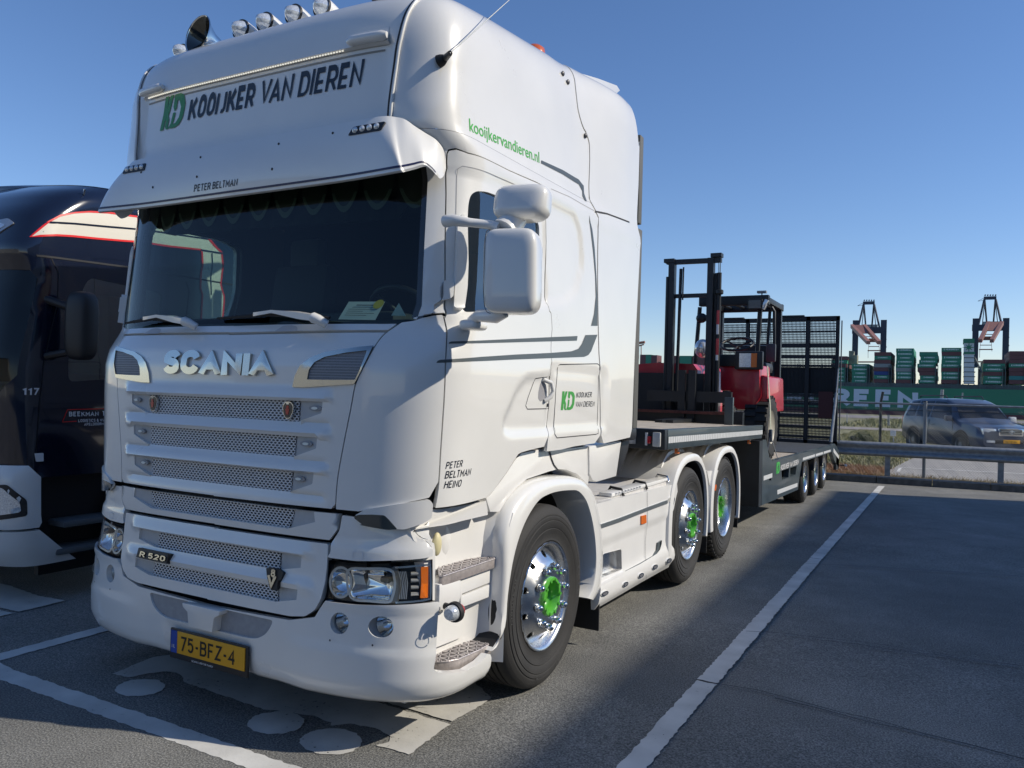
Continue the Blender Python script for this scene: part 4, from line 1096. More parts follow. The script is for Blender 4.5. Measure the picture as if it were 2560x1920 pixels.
for sd in both:
    skt = flank([sk_yz, no_yz], XSK, sd, .05, 'side_skirt', WHITE2, truck, relief=ledge, step=.03)
    flank([no_yz], XSK - .10, sd, .0, 'skirt_recess', WHITE2, skt)
    nr = no_yz; mb = MB(); mb.loft([[((XSK - .01) * sd, *p) for p in nr], [((XSK - .10) * sd, *p) for p in nr]]); mb.build('skirt_recess_rim', WHITE2, skt)
    # chrome strip
    sp_ = yzp(cK([(255, 868), (420, 812), (655, 722), (820, 662), (822, 690), (655, 752), (420, 845), (258, 900)]), XSK)
    flank([sp_], XSK + .008, sd, .012, 'bright_strip', mat('brushed_strip', (.45, .48, .47), .28, metal=.8), skt)
    flank([rc(yzp(cK([(600, 795), (640, 785), (642, 852), (600, 866)])), .006)], XSK + .010, sd, .014, 'amber_marker', AMBER, skt)
    for c_ in ((287, 1437), (460, 1360), (590, 1287), (706, 1217), (822, 1165)):
        k_ = 30 if c_[0] < 300 else 22
        e_ = [(c_[0] + k_ * math.cos(a), c_[1] + 20 * math.sin(a) - (k_ * math.cos(a)) * .35) for a in np.linspace(0, 2 * PI, 20, endpoint=False)]
        l_ = flank([yzp(cK(e_))], XSK + .018, sd, .012, 'skirt_lamp', CHROME, skt)
        e_ = [(c_[0] + k_ * .65 * math.cos(a), c_[1] + 12 * math.sin(a) - (k_ * .65 * math.cos(a)) * .35) for a in np.linspace(0, 2 * PI, 20, endpoint=False)]
        flank([yzp(cK(e_))], XSK + .0195, sd, .0, 'skirt_lamp_lens', mat('grey_lens', (.18, .18, .19), .2, coat=1), skt)
    # V8 shield
    e_ = cK([(835, 650), (845, 625), (858, 618), (872, 628), (878, 655), (868, 700), (855, 720), (842, 700)])
    flank([yzp(e_)], XSK + .010, sd, .012, 'engine_shield', CHROME, skt)
    flank([yzp(cK([(845, 662), (857, 650), (869, 660), (862, 690), (855, 702), (848, 692)]))], XSK + .0115, sd, 0, 'shield_field', BLACK, skt)
    flank([yzp(cK([(472, 1252), (600, 1185), (700, 1128), (735, 1080), (745, 1020), (778, 998), (775, 1030), (762, 1075), (735, 1110), (700, 1132), (600, 1192), (475, 1254)]))], XSK + .0018, sd, 0, 'grey_swoosh', STRIPE, skt, relief=ledge)
    # plastic tread in the notch
    trd = yzp(cK([(268, 1255), (455, 1245)]))
    mb = MB(); mb.box(((XSK - .045) * sd, (trd[0][0] + trd[1][0]) / 2, trd[1][1] - .03), (.10, abs(trd[1][0] - trd[0][0]) + .02, .05), bev=.01)
    for i in range(3):
        for j in range(8): mb.ball(((XSK - .02 - .03 * i) * sd, trd[0][0] + (trd[1][0] - trd[0][0]) * (j + .5 * (i % 2) + .3) / 8, trd[1][1] - .003), (.009, .012, .006), 8, 5)
    mb.build('plastic_step', PLASTW, skt)
    jx = yzp(cK([(655, 600), (657, 850), (650, 1000), (640, 1330)]))
    mb = MB(); mb.loft([[((XSK + .0025 + dz_) * sd, y - .0025, z), ((XSK + .0025 + dz_) * sd, y + .0025, z)] for (y, z), dz_ in zip(jx, (0, 0, -.010, .006))], closed=False); mb.build('skirt_joint', SEAM, skt)
dz0 = yzp(cK([(222, 700)]))[0][1]; dz1 = yzp(cK([(905, 527)]))[0][1]
DZ = (dz0 + dz1) / 2; print('deck z', dz0, dz1)
mb = MB(); mb.box((0, 3.08, DZ - .01), (2.36, 1.75, .05)); mb.build('catwalk_deck', mat('worn_deck_paint', (.50, .49, .48), .6, noise=.12, nscale=15), truck, bevel=.01)
mb = MB(); mb.box((1.14, 3.2, DZ + .03), (.10, 1.3, .028), bev=.01); mb.build('deck_edge_rail', WHITE2, truck)
for yy in (2.75, 3.25, 3.80):
    p_ = [(1.08, yy, DZ + .02), (1.10, yy, DZ + .06), (1.18, yy, DZ + .05), (1.20, yy, DZ)]
    MB().tube(p_, .011, 8).build('deck_strap', RUBBER if yy < 3.6 else CHROME, truck, smooth=50)
mb = MB()
for k in range(9): mb.box((1.19, 2.62 + .06 * k, DZ + .035 - .0), (.03, .012, .012))
mb.build('deck_grip_ribs', PLASTW, truck)
def rear_guard(yc, r0, y_lo_front, parent, ribs=True):
    """a wheel mudguard: outer flange, rounded shoulder and a ribbed top"""
    for sd in both:
        a0, a1 = R(-18), R(196); n = 44; rings = []
        for k in range(n):
            a = a0 + (a1 - a0) * k / (n - 1); ca, sa = math.cos(a), math.sin(a)
            ex = .93 if True else 1
            def sq(r_):       # squarish arch
                c_ = math.copysign(abs(ca) ** .80, ca); s_ = math.copysign(abs(sa) ** .80, sa); return (yc + r_ * c_ * .97, .51 + r_ * s_ * (1.0 if sa > 0 else .8))
            R0_, R1_ = r0, r0 + .075
            rings.append([(1.225 * sd, *sq(R0_)), (1.245 * sd, *sq(R0_ + .004)), (1.250 * sd, *sq(R0_ + .035)), (1.235 * sd, *sq(R1_ - .012)), (1.19 * sd, *sq(R1_)), (.95 * sd, *sq(R1_ + .004)), (.62 * sd, *sq(R1_ + .004)), (.62 * sd, *sq(R0_)), (1.20 * sd, *sq(R0_))])
        mb = MB(); mb.loft(rings, closed=True, cap=True)
        g = mb.build('rear_mudguard', WHITE2, parent, smooth=45)
        mb = MB()
        rings = [[(x_, *[(yc + (r0 - .004) * math.copysign(abs(math.cos(a)) ** .8, math.cos(a)) * .97), .51 + (r0 - .004) * math.copysign(abs(math.sin(a)) ** .8, math.sin(a)) * (1.0 if a > 0 and a < PI else .8)]) for x_ in (1.22 * sd, .62 * sd)] for a in np.linspace(R(-16), R(194), 40)]
        mb.loft(rings, closed=False); mb.build('mudguard_lining', DARK, g, smooth=50)
        mb = MB()
        for x_ in (1.08, .94, .80):
            pr = []
            for a in np.linspace(R(62), R(128), 12):
                c_ = math.copysign(abs(math.cos(a)) ** .80, math.cos(a)); s_ = abs(math.sin(a)) ** .80; h = .030 * math.sin((a - R(62)) / R(66) * PI) ** .5 + .0
                pr.append((a, yc + (r0 + .078) * c_ * .97, .51 + (r0 + .078) * s_, h))
            mb.loft([[((x_ - .035) * sd, y, z - .01), ((x_ - .028) * sd, y, z + h), ((x_ + .022) * sd, y, z + h), ((x_ + .032) * sd, y, z - .01)] for a, y, z, h in pr], closed=True, cap=True)
        mb.build('mudguard_ribs', WHITE2, g, smooth=40)
YW2, YW3 = 4.303, 5.615
rear_guard(YW2, .555, 0, truck); rear_guard(YW3, .555, 0, truck)
side_prism('mudguard_bridge', cK([(1155, 425), (1245, 415), (1248, 945), (1212, 975), (1200, 760), (1180, 560)]), 1.0, 1.215, WHITE2, truck)
am = yzp(cK([(1198, 540), (1228, 535), (1228, 583), (1198, 588)]), 1.222)
for sd in both: flank([am], 1.228, sd, .014, 'bridge_marker', AMBER, truck)
for sd in both:
    for yy, zz in ((2.30, .30), (4.95, .36), (6.22, .42)):
        MB().box((1.0 * sd, yy, zz), (.44, .012, .42)).build('mud_flap', RUBBER, truck)
# chassis
mb = MB()
for sd in both: mb.box((.39 * sd, 4.2, .88), (.09, 4.6, .27))
for yy in (2.5, 3.4, 4.9, 6.3): mb.box((0, yy, .88), (.75, .10, .20))
mb.build('chassis_frame', DARK, truck)
mb = MB(); mb.cyl((0, 5.0, 1.12), (0, 5.0, 1.20), .45, seg=32); mb.box((0, 5.0, 1.05), (.9, .5, .12)); mb.build('fifth_wheel', mat('greasy_steel', (.05, .05, .05), .4, metal=.6), truck)
for sd in both: MB().box((.80 * sd, 3.1, .62), (.72, 1.5, .56), bev=.06).build('fuel_tank', ALU, truck)
mb = MB()
for yy in (1.46, YW2, YW3): mb.cyl((-.9, yy, .5), (.9, yy, .5), .07)
mb.build('axle_beams', DARK, truck)

# ------------------------------------------------------------------ wheels (axle along x, outer face at x = 0 of the wheel)
def tyre_mesh(w=.32, R0_=.505, rr=.302, blocky=False, letters=None):
    mb = MB(); prof = [(rr - .004, -.02), (rr + .006, -.006), (rr + .022, -.010), (rr + .05, .001), (rr + .070, .006), (rr + .073, .002), (rr + .078, .006), (rr + .115, .008), (rr + .118, .004), (rr + .123, .007), (rr + .140, .004), (rr + .143, -.001), (rr + .150, .001), (rr + .156, -.002), (rr + .172, -.007), (rr + .176, -.010), (R0_ - .014, -.020), (R0_ - .004, -.034), (R0_, -.05)]
    gr = [(-.075), (-.115), (-.16), (-.205), (-.245)]
    for g_ in gr: prof += [(R0_ + .001, g_ + .006), (R0_ - .012, g_ + .004), (R0_ - .012, g_ - .004), (R0_ + .001, g_ - .006)]
    prof += [(R0_, -w + .05), (R0_ - .015, -w + .02), (rr + .12, -w), (rr + .02, -w + .01), (rr, -w + .03)]
    seg = 96
    mb.lathe(prof, (0, 0, 0), (1, 0, 0), seg)
    if blocky:
        for k in range(52):
            a = 2 * PI * k / 52
            for x_ in (-.045, -.275):
                mb.box((x_, (R0_ + .002) * math.sin(a), (R0_ + .002) * math.cos(a)), (.05, .030, .016), rot=Matrix.Rotation(-a, 3, 'X'))
    return mb
def arc_text(mb, s, r_, a_mid, size, x0=.0075, **kw):
    V, F = text_tris(s, size, **kw); w_ = V[:, 0].max()
    if not len(V): return
    def fn(V, d):
        a = a_mid - (V[:, 0] - w_ / 2) / r_; rr_ = r_ + V[:, 1]
        return np.stack([np.full(len(V), x0 + d), -rr_ * np.sin(a), rr_ * np.cos(a)], 1)
    mb.add(fn(V, 0), F)
def disc_hole_mesh(prof_fn, r_in, r_out, nh, rh, hr, seg=72, step=.018):
    circ = lambda c, r_, n: [(c[0] + r_ * math.cos(2 * PI * k / n), c[1] + r_ * math.sin(2 * PI * k / n)) for k in range(n)]
    holes = [circ((rh * math.cos(2 * PI * (k + .5) / nh), rh * math.sin(2 * PI * (k + .5) / nh)), hr, 14) for k in range(nh)]
    V, F, bl = flat_mesh([circ((0, 0), r_out, seg), circ((0, 0), r_in, 40)] + holes, step)
    rad = np.hypot(V[:, 0], V[:, 1]); T = np.stack([prof_fn(rad), V[:, 0], V[:, 1]], 1)
    mb = MB(); mb.add(T, F)
    for l in bl[2:]:
        k = len(l); bk = T[l].copy(); bk[:, 0] -= .012
        mb.add(list(T[l]) + list(bk), [(i, (i + 1) % k, k + (i + 1) % k, k + i) for i in range(k)])
    return mb
def make_wheel(parent, kind, loc, name='wheel', label=None):
    """kind: front (convex disc) or drive (deep dish)"""
    rr = .302
    if kind == 'front':
        fn = lambda r_: np.interp(r_, [.10, .15, .185, .205, .235, .262], [.020, .020, .016, -.004, -.030, -.052])
        mb = disc_hole_mesh(fn, .095, .262, 10, .232, .019)
        mb.lathe([(.262, -.052), (.268, -.062), (.272, -.040), (.280, -.012), (.292, -.002), (.299, -.001), (.302, -.006)], seg=72)
        mb.lathe([(.302, -.006), (.296, -.03), (.280, -.06), (.285, -.28)], seg=48)
    else:
        fn = lambda r_: np.interp(r_, [.10, .15, .20, .235, .262], [-.165, -.165, -.155, -.130, -.10])
        mb = disc_hole_mesh(fn, .095, .262, 10, .232, .019)
        mb.lathe([(.262, -.10), (.266, -.08), (.272, -.045), (.280, -.012), (.292, -.002), (.299, -.001), (.302, -.006)], seg=72)
        mb.lathe([(.302, -.006), (.296, -.03), (.285, -.28)], seg=48)
    w = mb.build(name, ALU, None, smooth=40, label=label)
    ORG[w.name] = Vector((0, 0, 0))
    def sub(mb_, nm, m, smooth=45): return mb_.build(nm, m, w, smooth=smooth)
    sub(tyre_mesh(blocky=(kind == 'drive')), 'tyre', TYRE)
    xn = .020 if kind == 'front' else -.165
    # hub
    mb = MB()
    if kind == 'front':
        mb.lathe([(.105, -.02), (.110, .026), (.104, .034), (.090, .034), (.084, .028), (.080, -.012), (.070, -.030), (.050, -.036), (.046, -.020), (.034, -.012), (.001, -.010)], seg=40)
        for k in range(10):
            a = 2 * PI * k / 10; mb.cyl((.026, .094 * math.cos(a), .094 * math.sin(a)), (.042, .094 * math.cos(a), .094 * math.sin(a)), .009, seg=6)
    else:
        mb.lathe([(.112, -.20), (.112, -.06), (.104, -.045), (.096, -.045), (.090, -.075), (.07, -.08), (.001, -.08)], seg=40)
        for k in range(10):
            a = 2 * PI * k / 10; mb.cyl((-.05, .101 * math.cos(a), .101 * math.sin(a)), (-.035, .101 * math.cos(a), .101 * math.sin(a)), .008, seg=6)
    sub(mb, 'hub', GREEN)
    mb = MB(); base = xn
    mb.lathe([(.022, 0), (.023, .008), (.019, .010), (.019, .024), (.015, .031), (.008, .037), (.001, .038)], (0, 0, 0), (1, 0, 0), 12)
    nut0 = mb.build('wheel_nut', CHROME, None, smooth=50)
    for k in range(10):
        a = 2 * PI * (k + .25) / 10; nt_ = nut0 if k == 0 else nut0.copy()
        if k: COL.objects.link(nt_)
        nt_.parent = w; nt_.location = (base, .1675 * math.cos(a), .1675 * math.sin(a))
    if kind == 'front':
        mb = MB(); arc_text(mb, 'GOODYEAR', .405, R(82), .040, bold=.02, xs=1.2); arc_text(mb, 'KMAX S', .405, R(-88), .040, bold=.02, xs=1.2); arc_text(mb, 'GEN-2', .43, R(200), .022); arc_text(mb, 'HL', .43, R(165), .030)
        sub(mb, 'sidewall_lettering', TYREL, 0)
    w.parent = parent
    pl = ORG.get(parent.name, Vector((0, 0, 0)))
    w.location = Vector(loc) - pl
    return w
wf = make_wheel(truck, 'front', (1.245, 1.46, .505))
def place(o, parent, loc, flip=False):
    c = copy_tree(o, parent); c.location = Vector(loc) - ORG.get(parent.name, Vector((0, 0, 0)))
    if flip: c.rotation_euler = (0, 0, PI)
    return c
place(wf, truck, (1.235, YW2, .505)); place(wf, truck, (-1.245, 1.46, .505), True); place(wf, truck, (-1.235, YW2, .505), True)
wd = make_wheel(truck, 'drive', (1.225, YW3, .505)); place(wd, truck, (-1.225, YW3, .505), True)
# ------------------------------------------------------------------ sun visor
def vis_station(T, Bq): return np.array(T), np.array(Bq)
ST = [((0, .325, 2.892), (0, .276, 2.600)), ((.35, .326, 2.892), (.36, .277, 2.600)), ((.70, .330, 2.892), (.74, .272, 2.600)), ((.88, .340, 2.894), (1.04, .248, 2.600)),
      ((.965, .362, 2.896), (1.055, .296, 2.603)), ((1.04, .405, 2.888), (1.115, .318, 2.626)), ((1.105, .455, 2.868), (1.165, .350, 2.650)), ((1.160, .520, 2.845), (1.205, .400, 2.655)), ((1.188, .565, 2.825), (1.226, .442, 2.634)), ((1.206, .60, 2.80), (1.236, .480, 2.628)), ((1.212, .62, 2.76), (1.236, .525, 2.662))]
def _on(p, o): return tuple(A.at([A.hit(cR([p])[0])], o)[0])
_by = lambda px, py, y: tuple(onY((px / KD, py / KD), y))
ST = ST[:4] + [(_on(p, a_), q) for p, q, a_ in (((262, 816), _by(1008, 424.5, .272), .012), ((320, 832), _by(1034, 418, .312), .012), ((385, 872), _by(1060, 411.5, .352), .010), ((455, 918), _by(1078.7, 423.9, .392), .008), ((522, 960), _by(1095, 441, .432), .006), ((566, 1010), _by(1106, 434, .468), .005), ((585, 1060), _by(1112, 416, .498), .004))]
TT = np.array([s_[0] for s_ in ST]); BB = np.array([s_[1] for s_ in ST])
tt = np.linspace(0, len(ST) - 1, 90)
def sm(Pt): return np.array([spline([tuple(p) for p in Pt], 12)[int(round(t * 12))] for t in tt])
TT, BB = sm(TT), sm(BB)
NV = 14
def vis_pt(i, k, inner=0.0):
    u = k / (NV - 1); p = TT[i] * (1 - u) + BB[i] * u
    bul = .030 * math.sin(PI * u) * max(0, 1 - (i / 89) ** 2); 
    out = np.array([0, -1.0, 0]) * (1 - i / 89) + np.array([.8, -.4, 0]) * (i / 89)
    return p + out * (bul - inner)
full = [(-1, i) for i in range(89, 0, -1)] + [(1, i) for i in range(90)]
def vrow(k, inner=0.0): return [vis_pt(i, k, inner) * np.array([sg, 1, 1]) for sg, i in full]
mb = MB(); mb.loft([vrow(k) for k in range(NV)] + [[p + np.array([0, .012, -.006]) for p in vrow(NV - 1)]] + [[p + np.array([0, .018, 0]) for p in vrow(k, .01)] for k in range(NV - 1, -1, -1)], closed=False)
visor = mb.build('sun_visor', WHITE, truck, smooth=50)
def vis_map(x, z, off=.002):     # front position -> visor surface
    i = int(np.argmin(np.abs(TT[:, 0] * .5 + BB[:, 0] * .5 - abs(x)))); k = np.interp(z, [BB[i][2], TT[i][2]], [NV - 1, 0]); 
    k0 = int(min(k, NV - 2)); f_ = k - k0; p = vis_pt(i, k0) * (1 - f_) + vis_pt(i, k0 + 1) * f_; return np.array([x, p[1] - off, z])
def vline(k0, k1, i_from, name, m):
    def row(k): return [(vis_pt(i, 0) + (vis_pt(i, NV - 1) - vis_pt(i, 0)) * 0 + (lambda kk: (vis_pt(i, int(kk)) * (1 - (kk - int(kk))) + vis_pt(i, min(NV - 1, int(kk) + 1)) * (kk - int(kk))) - vis_pt(i, 0))(k) + np.array([.0015 * (1 if i > 40 else 0), -.0025, 0])) * np.array([sg, 1, 1]) for sg, i in full if i <= i_from]
    mb = MB(); mb.loft([row(k0), row(k1)], closed=False); return mb.build(name, m, visor, smooth=0)
vline(11.95, 12.4, 68, 'visor_pinstripe', NAVYL)
mb = MB(); xa = [vis_map(onY(p, .26)[0], 2.66)[0] for p in ((415, 405), (508, 389))]
x0_, x1_ = xa; Vx, _ = text_tris('PETER BELTMAN', 1, shear=.25)
sz_ = .052
def fnv(V, d): return np.array([vis_map(x0_ + q[0] / (Vx[:, 0].max() * sz_) * (x1_ - x0_), 2.643 + q[1]) for q in V])
print('peter', x0_, x1_)
put_text(mb, 'PETER BELTMAN', fnv, sz_, shear=.25, bold=.015); mb.build('visor_lettering', LETTER, visor, smooth=0)
# four-LED lamp clusters in the visor
for sd in both:
    px_ = [(762, 288), (768, 275), (836, 272), (832, 287)]
    pp = [onY(p, .325) for p in px_]; xs_ = [p[0] for p in pp]; zs_ = [p[2] for p in pp]
    xm0, xm1 = min(xs_), max(xs_); zc_ = sum(zs_) / 4 
    q = [(xm0 - .0, zc_ - .024), (xm0 + .015, zc_ + .022), (xm1, zc_ + .022), (xm1 - .008, zc_ - .024)]
    mb = MB(); fr = [vis_map(a, b, .004) * np.array([sd, 1, 1]) for a, b in rc(q, .01)]; bk = [p + np.array([0, .02, 0]) for p in fr]; mb.loft([fr, bk]); mb.add(fr, [tuple(range(len(fr)))])
    cl = mb.build('visor_lamp', BLACK, visor)
    for k in range(4):
        xx = xm0 + (xm1 - xm0) * (.18 + .21 * k); p = vis_map(xx, zc_, .008) * np.array([sd, 1, 1])
        MB().lathe([(.016, 0), (.013, -.004), (.005, -.008), (.001, -.009)], tuple(p), (0, 1, 0), 12).build('visor_lamp_lens', LENS, cl)
for x_, z_ in ((-.75, 2.80), (-.62, 2.70), (-.28, 2.83), (-.27, 2.72), (.28, 2.83), (.27, 2.70), (.62, 2.84)):
    p = vis_map(x_, z_, .001); MB().ball(tuple(p), (.007, .003, .007), 8, 5).build('visor_screw', DARK, visor)

# ------------------------------------------------------------------ roof front: rims, light strip, lettering
rim = [(SR, 2.885), (SR + .010, 3.01), (SR + .028, 3.16), (SR + .045, 3.23), (SR + .075, 3.32), (SR + .12, 3.40), (SR + .17, 3.47), (SR + .22, 3.53), (SR + .27, VTOP)]
rimup = [(q[0], q[1]) for q in spline(rim, 4)]
for sd in both:
    ribbon('roof_rim_seal', A, rimup, .010, SEAM, truck, off=.0035, side=sd)
    mb = MB(); pts = A.at([(s_ * sd + .016 * sd, v_) for s_, v_ in rimup], .004); mb.tube([Vector(p) for p in pts], .008, 8); mb.build('roof_rim', WHITE, truck, smooth=60)
# rain rail along the roof edge
for sd in both:
    pts = A.at([(s_ * sd, VTOP) for s_ in np.linspace(1.25, 2.70, 50)], .004)
    mb = MB(); mb.tube([Vector(p) for p in pts], .008, 6); mb.build('roof_rail_seal', SEAM, truck)
sv_ = strip_v
mb = MB()
ss_ = np.linspace(-.93, .93, 80)
rows_ = [(sv_ + .05, .0015), (sv_ + .012, .006), (sv_ - .004, .005), (sv_ - .008, -.015)]
mb.loft([A.at([(s_, v_) for s_ in ss_], o_) for v_, o_ in rows_], closed=False)
lip = mb.build('roof_lip', WHITE, truck, smooth=60)
mb = MB()
for s_ in np.linspace(-.86, .66, 84):
    p = A.at([(s_, sv_ - .010)], .003)[0]; mb.box(tuple(p), (.009, .005, .005))
mb.build('light_strip', mat('strip_led', (.9, .88, .78), .3, emit=(1, .93, .75, .5)), lip)
for sd in both:
    pts = [A.at([(s_ * sd, sv_ + .012)], .018)[0] for s_ in np.linspace(.70, .93, 10)]
    MB().tube([Vector(p) for p in pts], [.012] + [.024] * 8 + [.015], 12).build('strip_end_fairing', WHITE, lip, smooth=60)
# grime line under the strip
ribbon('strip_grime', A, [(-.9, sv_ - .028), (0, sv_ - .028), (.9, sv_ - .028)] if False else [(0.001, sv_ - .024), (.9, sv_ - .024)], .007, mat('grime', (.30, .29, .27), .6), lip, off=-.0205)
ribbon('strip_grime', A, [(0.001, sv_ - .024), (.9, sv_ - .024)], .007, MAT['grime'], lip, off=-.0205, side=-1)
def front_s(p, y=.335):      # overview pixel on the roof front -> chart (s signed, v)
    q = onY(p, y); row = A.P[int((q[2] - .90) / (VTOP - .90) * 309)]; xs_ = row[:, 0]
    return (float(np.sign(q[0]) * np.interp(abs(q[0]), xs_[:180], svals[:180])), float(q[2]))
k0, k1 = front_s((400, 251), .35), front_s((779, 186), .35); kt = front_s((783, 150), .35)
print('roof text', k0, k1, kt)
def roof_text(s, a, b, h, name, m, **kw):
    mb = MB(); V0, _ = text_tris(s, 1, **kw); w_ = V0[:, 0].max() - V0[:, 0].min(); c_ = V0[:, 1].max(); sz = h / c_
    def fn(V, d): 
        t = (V[:, 0] - V0[:, 0].min() * sz) / (w_ * sz); return A.at(np.stack([a[0] + t * (b[0] - a[0]), a[1] + (b[1] - a[1]) * t + V[:, 1]], 1), -.0185)
    put_text(mb, s, fn, sz, **kw); return mb.build(name, m, truck, smooth=0)
vb_ = (k0[1] + k1[1]) / 2
capz = .105
ka = front_s((545, 226), .35); kb = front_s((560, 222), .35)
roof_text('KOOIJKER', (k0[0], vb_), (ka[0], vb_), capz, 'roof_lettering', LETTER, bold=.032, shear=.22)
roof_text('VAN DIEREN', (kb[0], vb_), (k1[0], vb_), capz, 'roof_lettering', LETTER, bold=.016, shear=.22)
def logo(chart, a, w, h, m, parent, off, shear=.18, name='company_logo'):
    """the entwined green K and D"""
    K = [[(0, 0), (.17, 0), (.17, .36), (.22, .30), (.22, .12), (.30, 0), (.42, 0), (.36, .12), (.36, .34), (.27, .50), (.40, 1), (.24, 1), (.17, .68), (.17, 1), (0, 1)]]
    D = [[(.46, 1), (.74, 1), (.90, .93), (1.0, .74), (1.0, .30), (.90, .08), (.72, 0), (.50, 0), (.50, .14), (.70, .16), (.82, .34), (.82, .68), (.70, .84), (.62, .84), (.62, .66), (.54, .60), (.46, .70)]]
    I = [[(.48, .56), (.60, .56), (.60, .24), (.52, .04), (.40, 0), (.48, .20)]]
    mb = MB()
    for L in K + D + I:
        V, F, bl = flat_mesh([[(x + y * shear, y) for x, y in L]], .15)
        mb.add(chart.at(np.array(a) + V * np.array([w, h]), off), F)
    return mb.build(name, m, parent, smooth=0)
l0, l1 = front_s((340, 277), .35), front_s((392, 268), .35)
logo(A, (l0[0] - .01, vb_ - .025), (l1[0] - l0[0]) * .92, .155, GREEN if False else mat('logo_green_shade', (.035, .26, .07), .4), truck, -.0185)
# lettering on the flank
def chart_text(s, pa, pb, pt, name, m, parent, off=.0014, **kw):
    a, b, t_ = A.hit(pa), A.hit(pb), A.hit(pt); h = t_[1] - a[1]
    mb = MB(); V0, _ = text_tris(s, 1, **kw); w_ = V0[:, 0].max() - V0[:, 0].min(); sz = h / max(V0[:, 1].max(), .01)
    def fn(V, d):
        t = (V[:, 0] - V0[:, 0].min() * sz) / (w_ * sz); return A.at(np.stack([a[0] + t * (b[0] - a[0]), a[1] + (b[1] - a[1]) * t + V[:, 1]], 1), off)
    put_text(mb, s, fn, sz, **kw); return mb.build(name, m, parent, smooth=0)
chart_text('kooijkervandieren.nl', (1014, 283), (1165, 352), (1014, 256), 'web_address', mat('web_green', (.07, .42, .07), .4), truck, bold=.008)
for s, pa, pb, pt in (('PETER', (962, 1013), (999, 1008), (962, 998)), ('BELTMAN', (960, 1034), (1017, 1026), (960, 1018)), ('HEINO', (958, 1055), (996, 1051), (958, 1039))):
    chart_text(s, pa, pb, pt, 'door_lettering', LETTER, door_r, off=.0012, shear=.2, bold=.008)
chart_text('KOOIJKER', (1244, 859), (1278, 858), (1244, 847), 'locker_lettering', LETTER, truck, off=.0012, shear=.18, bold=.008)
chart_text('VAN DIEREN', (1243, 879), (1284, 878), (1243, 867), 'locker_lettering', LETTER, truck, off=.0012, shear=.18)
la, lb, lc = A.hit((1211, 886)), A.hit((1240, 885)), A.hit((1211, 845))
logo(A, la, (lb[0] - la[0]) * .96, lc[1] - la[1], GREEND, truck, .0012, shear=.02)
# grey stripes
def decal(pts, name='grey_stripe_decal', parent=None, off=.002):
    return skin(name, A, [A.hits(pts)], STRIPE, parent or truck, off=off, thick=0, step=.05)
decal(c2([(418, 206), (425, 192), (445, 186), (1300, 148), (1532, 138), (1526, 178), (1310, 183)]))
decal(c2([(312, 372), (325, 352), (350, 344), (700, 318), (1000, 298), (1300, 284), (1480, 270), (1540, 248), (1570, 205), (1600, 130), (1704, 127), (1650, 270), (1625, 303), (1590, 318), (1400, 325), (1000, 340), (600, 358)]))
decal(c1([(1650, 1432), (1705, 1432), (1703, 1200), (1695, 1000), (1680, 760), (1660, 600), (1634, 475), (1645, 600), (1668, 800), (1685, 1000), (1690, 1180), (1675, 1330)]))
decal(cR([(1252, 1108), (1400, 1175), (1510, 1240), (1545, 1285), (1567, 1392), (1555, 1390), (1535, 1320), (1512, 1275), (1400, 1205), (1250, 1128)]))
# joints on the flank: locker door, split of the fairing
lk = A.hits(c2([(1362, 400), (1380, 384), (1705, 378), (1724, 392), (1712, 980), (1690, 988), (1355, 1018), (1336, 985), (1345, 600)]))
for sd in both:
    ribbon('locker_joint', A, lk, .005, SEAM, truck, off=.0015, side=sd, closed=True)
    ribbon('fairing_joint', A, A.hits([(1285, 457), (1310, 462), (1340, 473), (1358, 480)]), .008, SEAM, truck, off=.0065, side=sd)
    rb = ribbon('roof_joint', A, A.hits([(1283, 455), (1230, 425), (1190, 408)]), .003, mat('soft_seam', (.35, .35, .36), .6), truck, off=.0015, side=sd)
for p in cR([(1397, 512), (1432, 570), (1555, 938)]):
    q = A.at([A.hit(p)], .006)[0]; MB().ball(tuple(q), (.010, .016, .016), 10, 6).build('fairing_bolt', mat('bolt_dark', (.10, .10, .11), .4), truck)
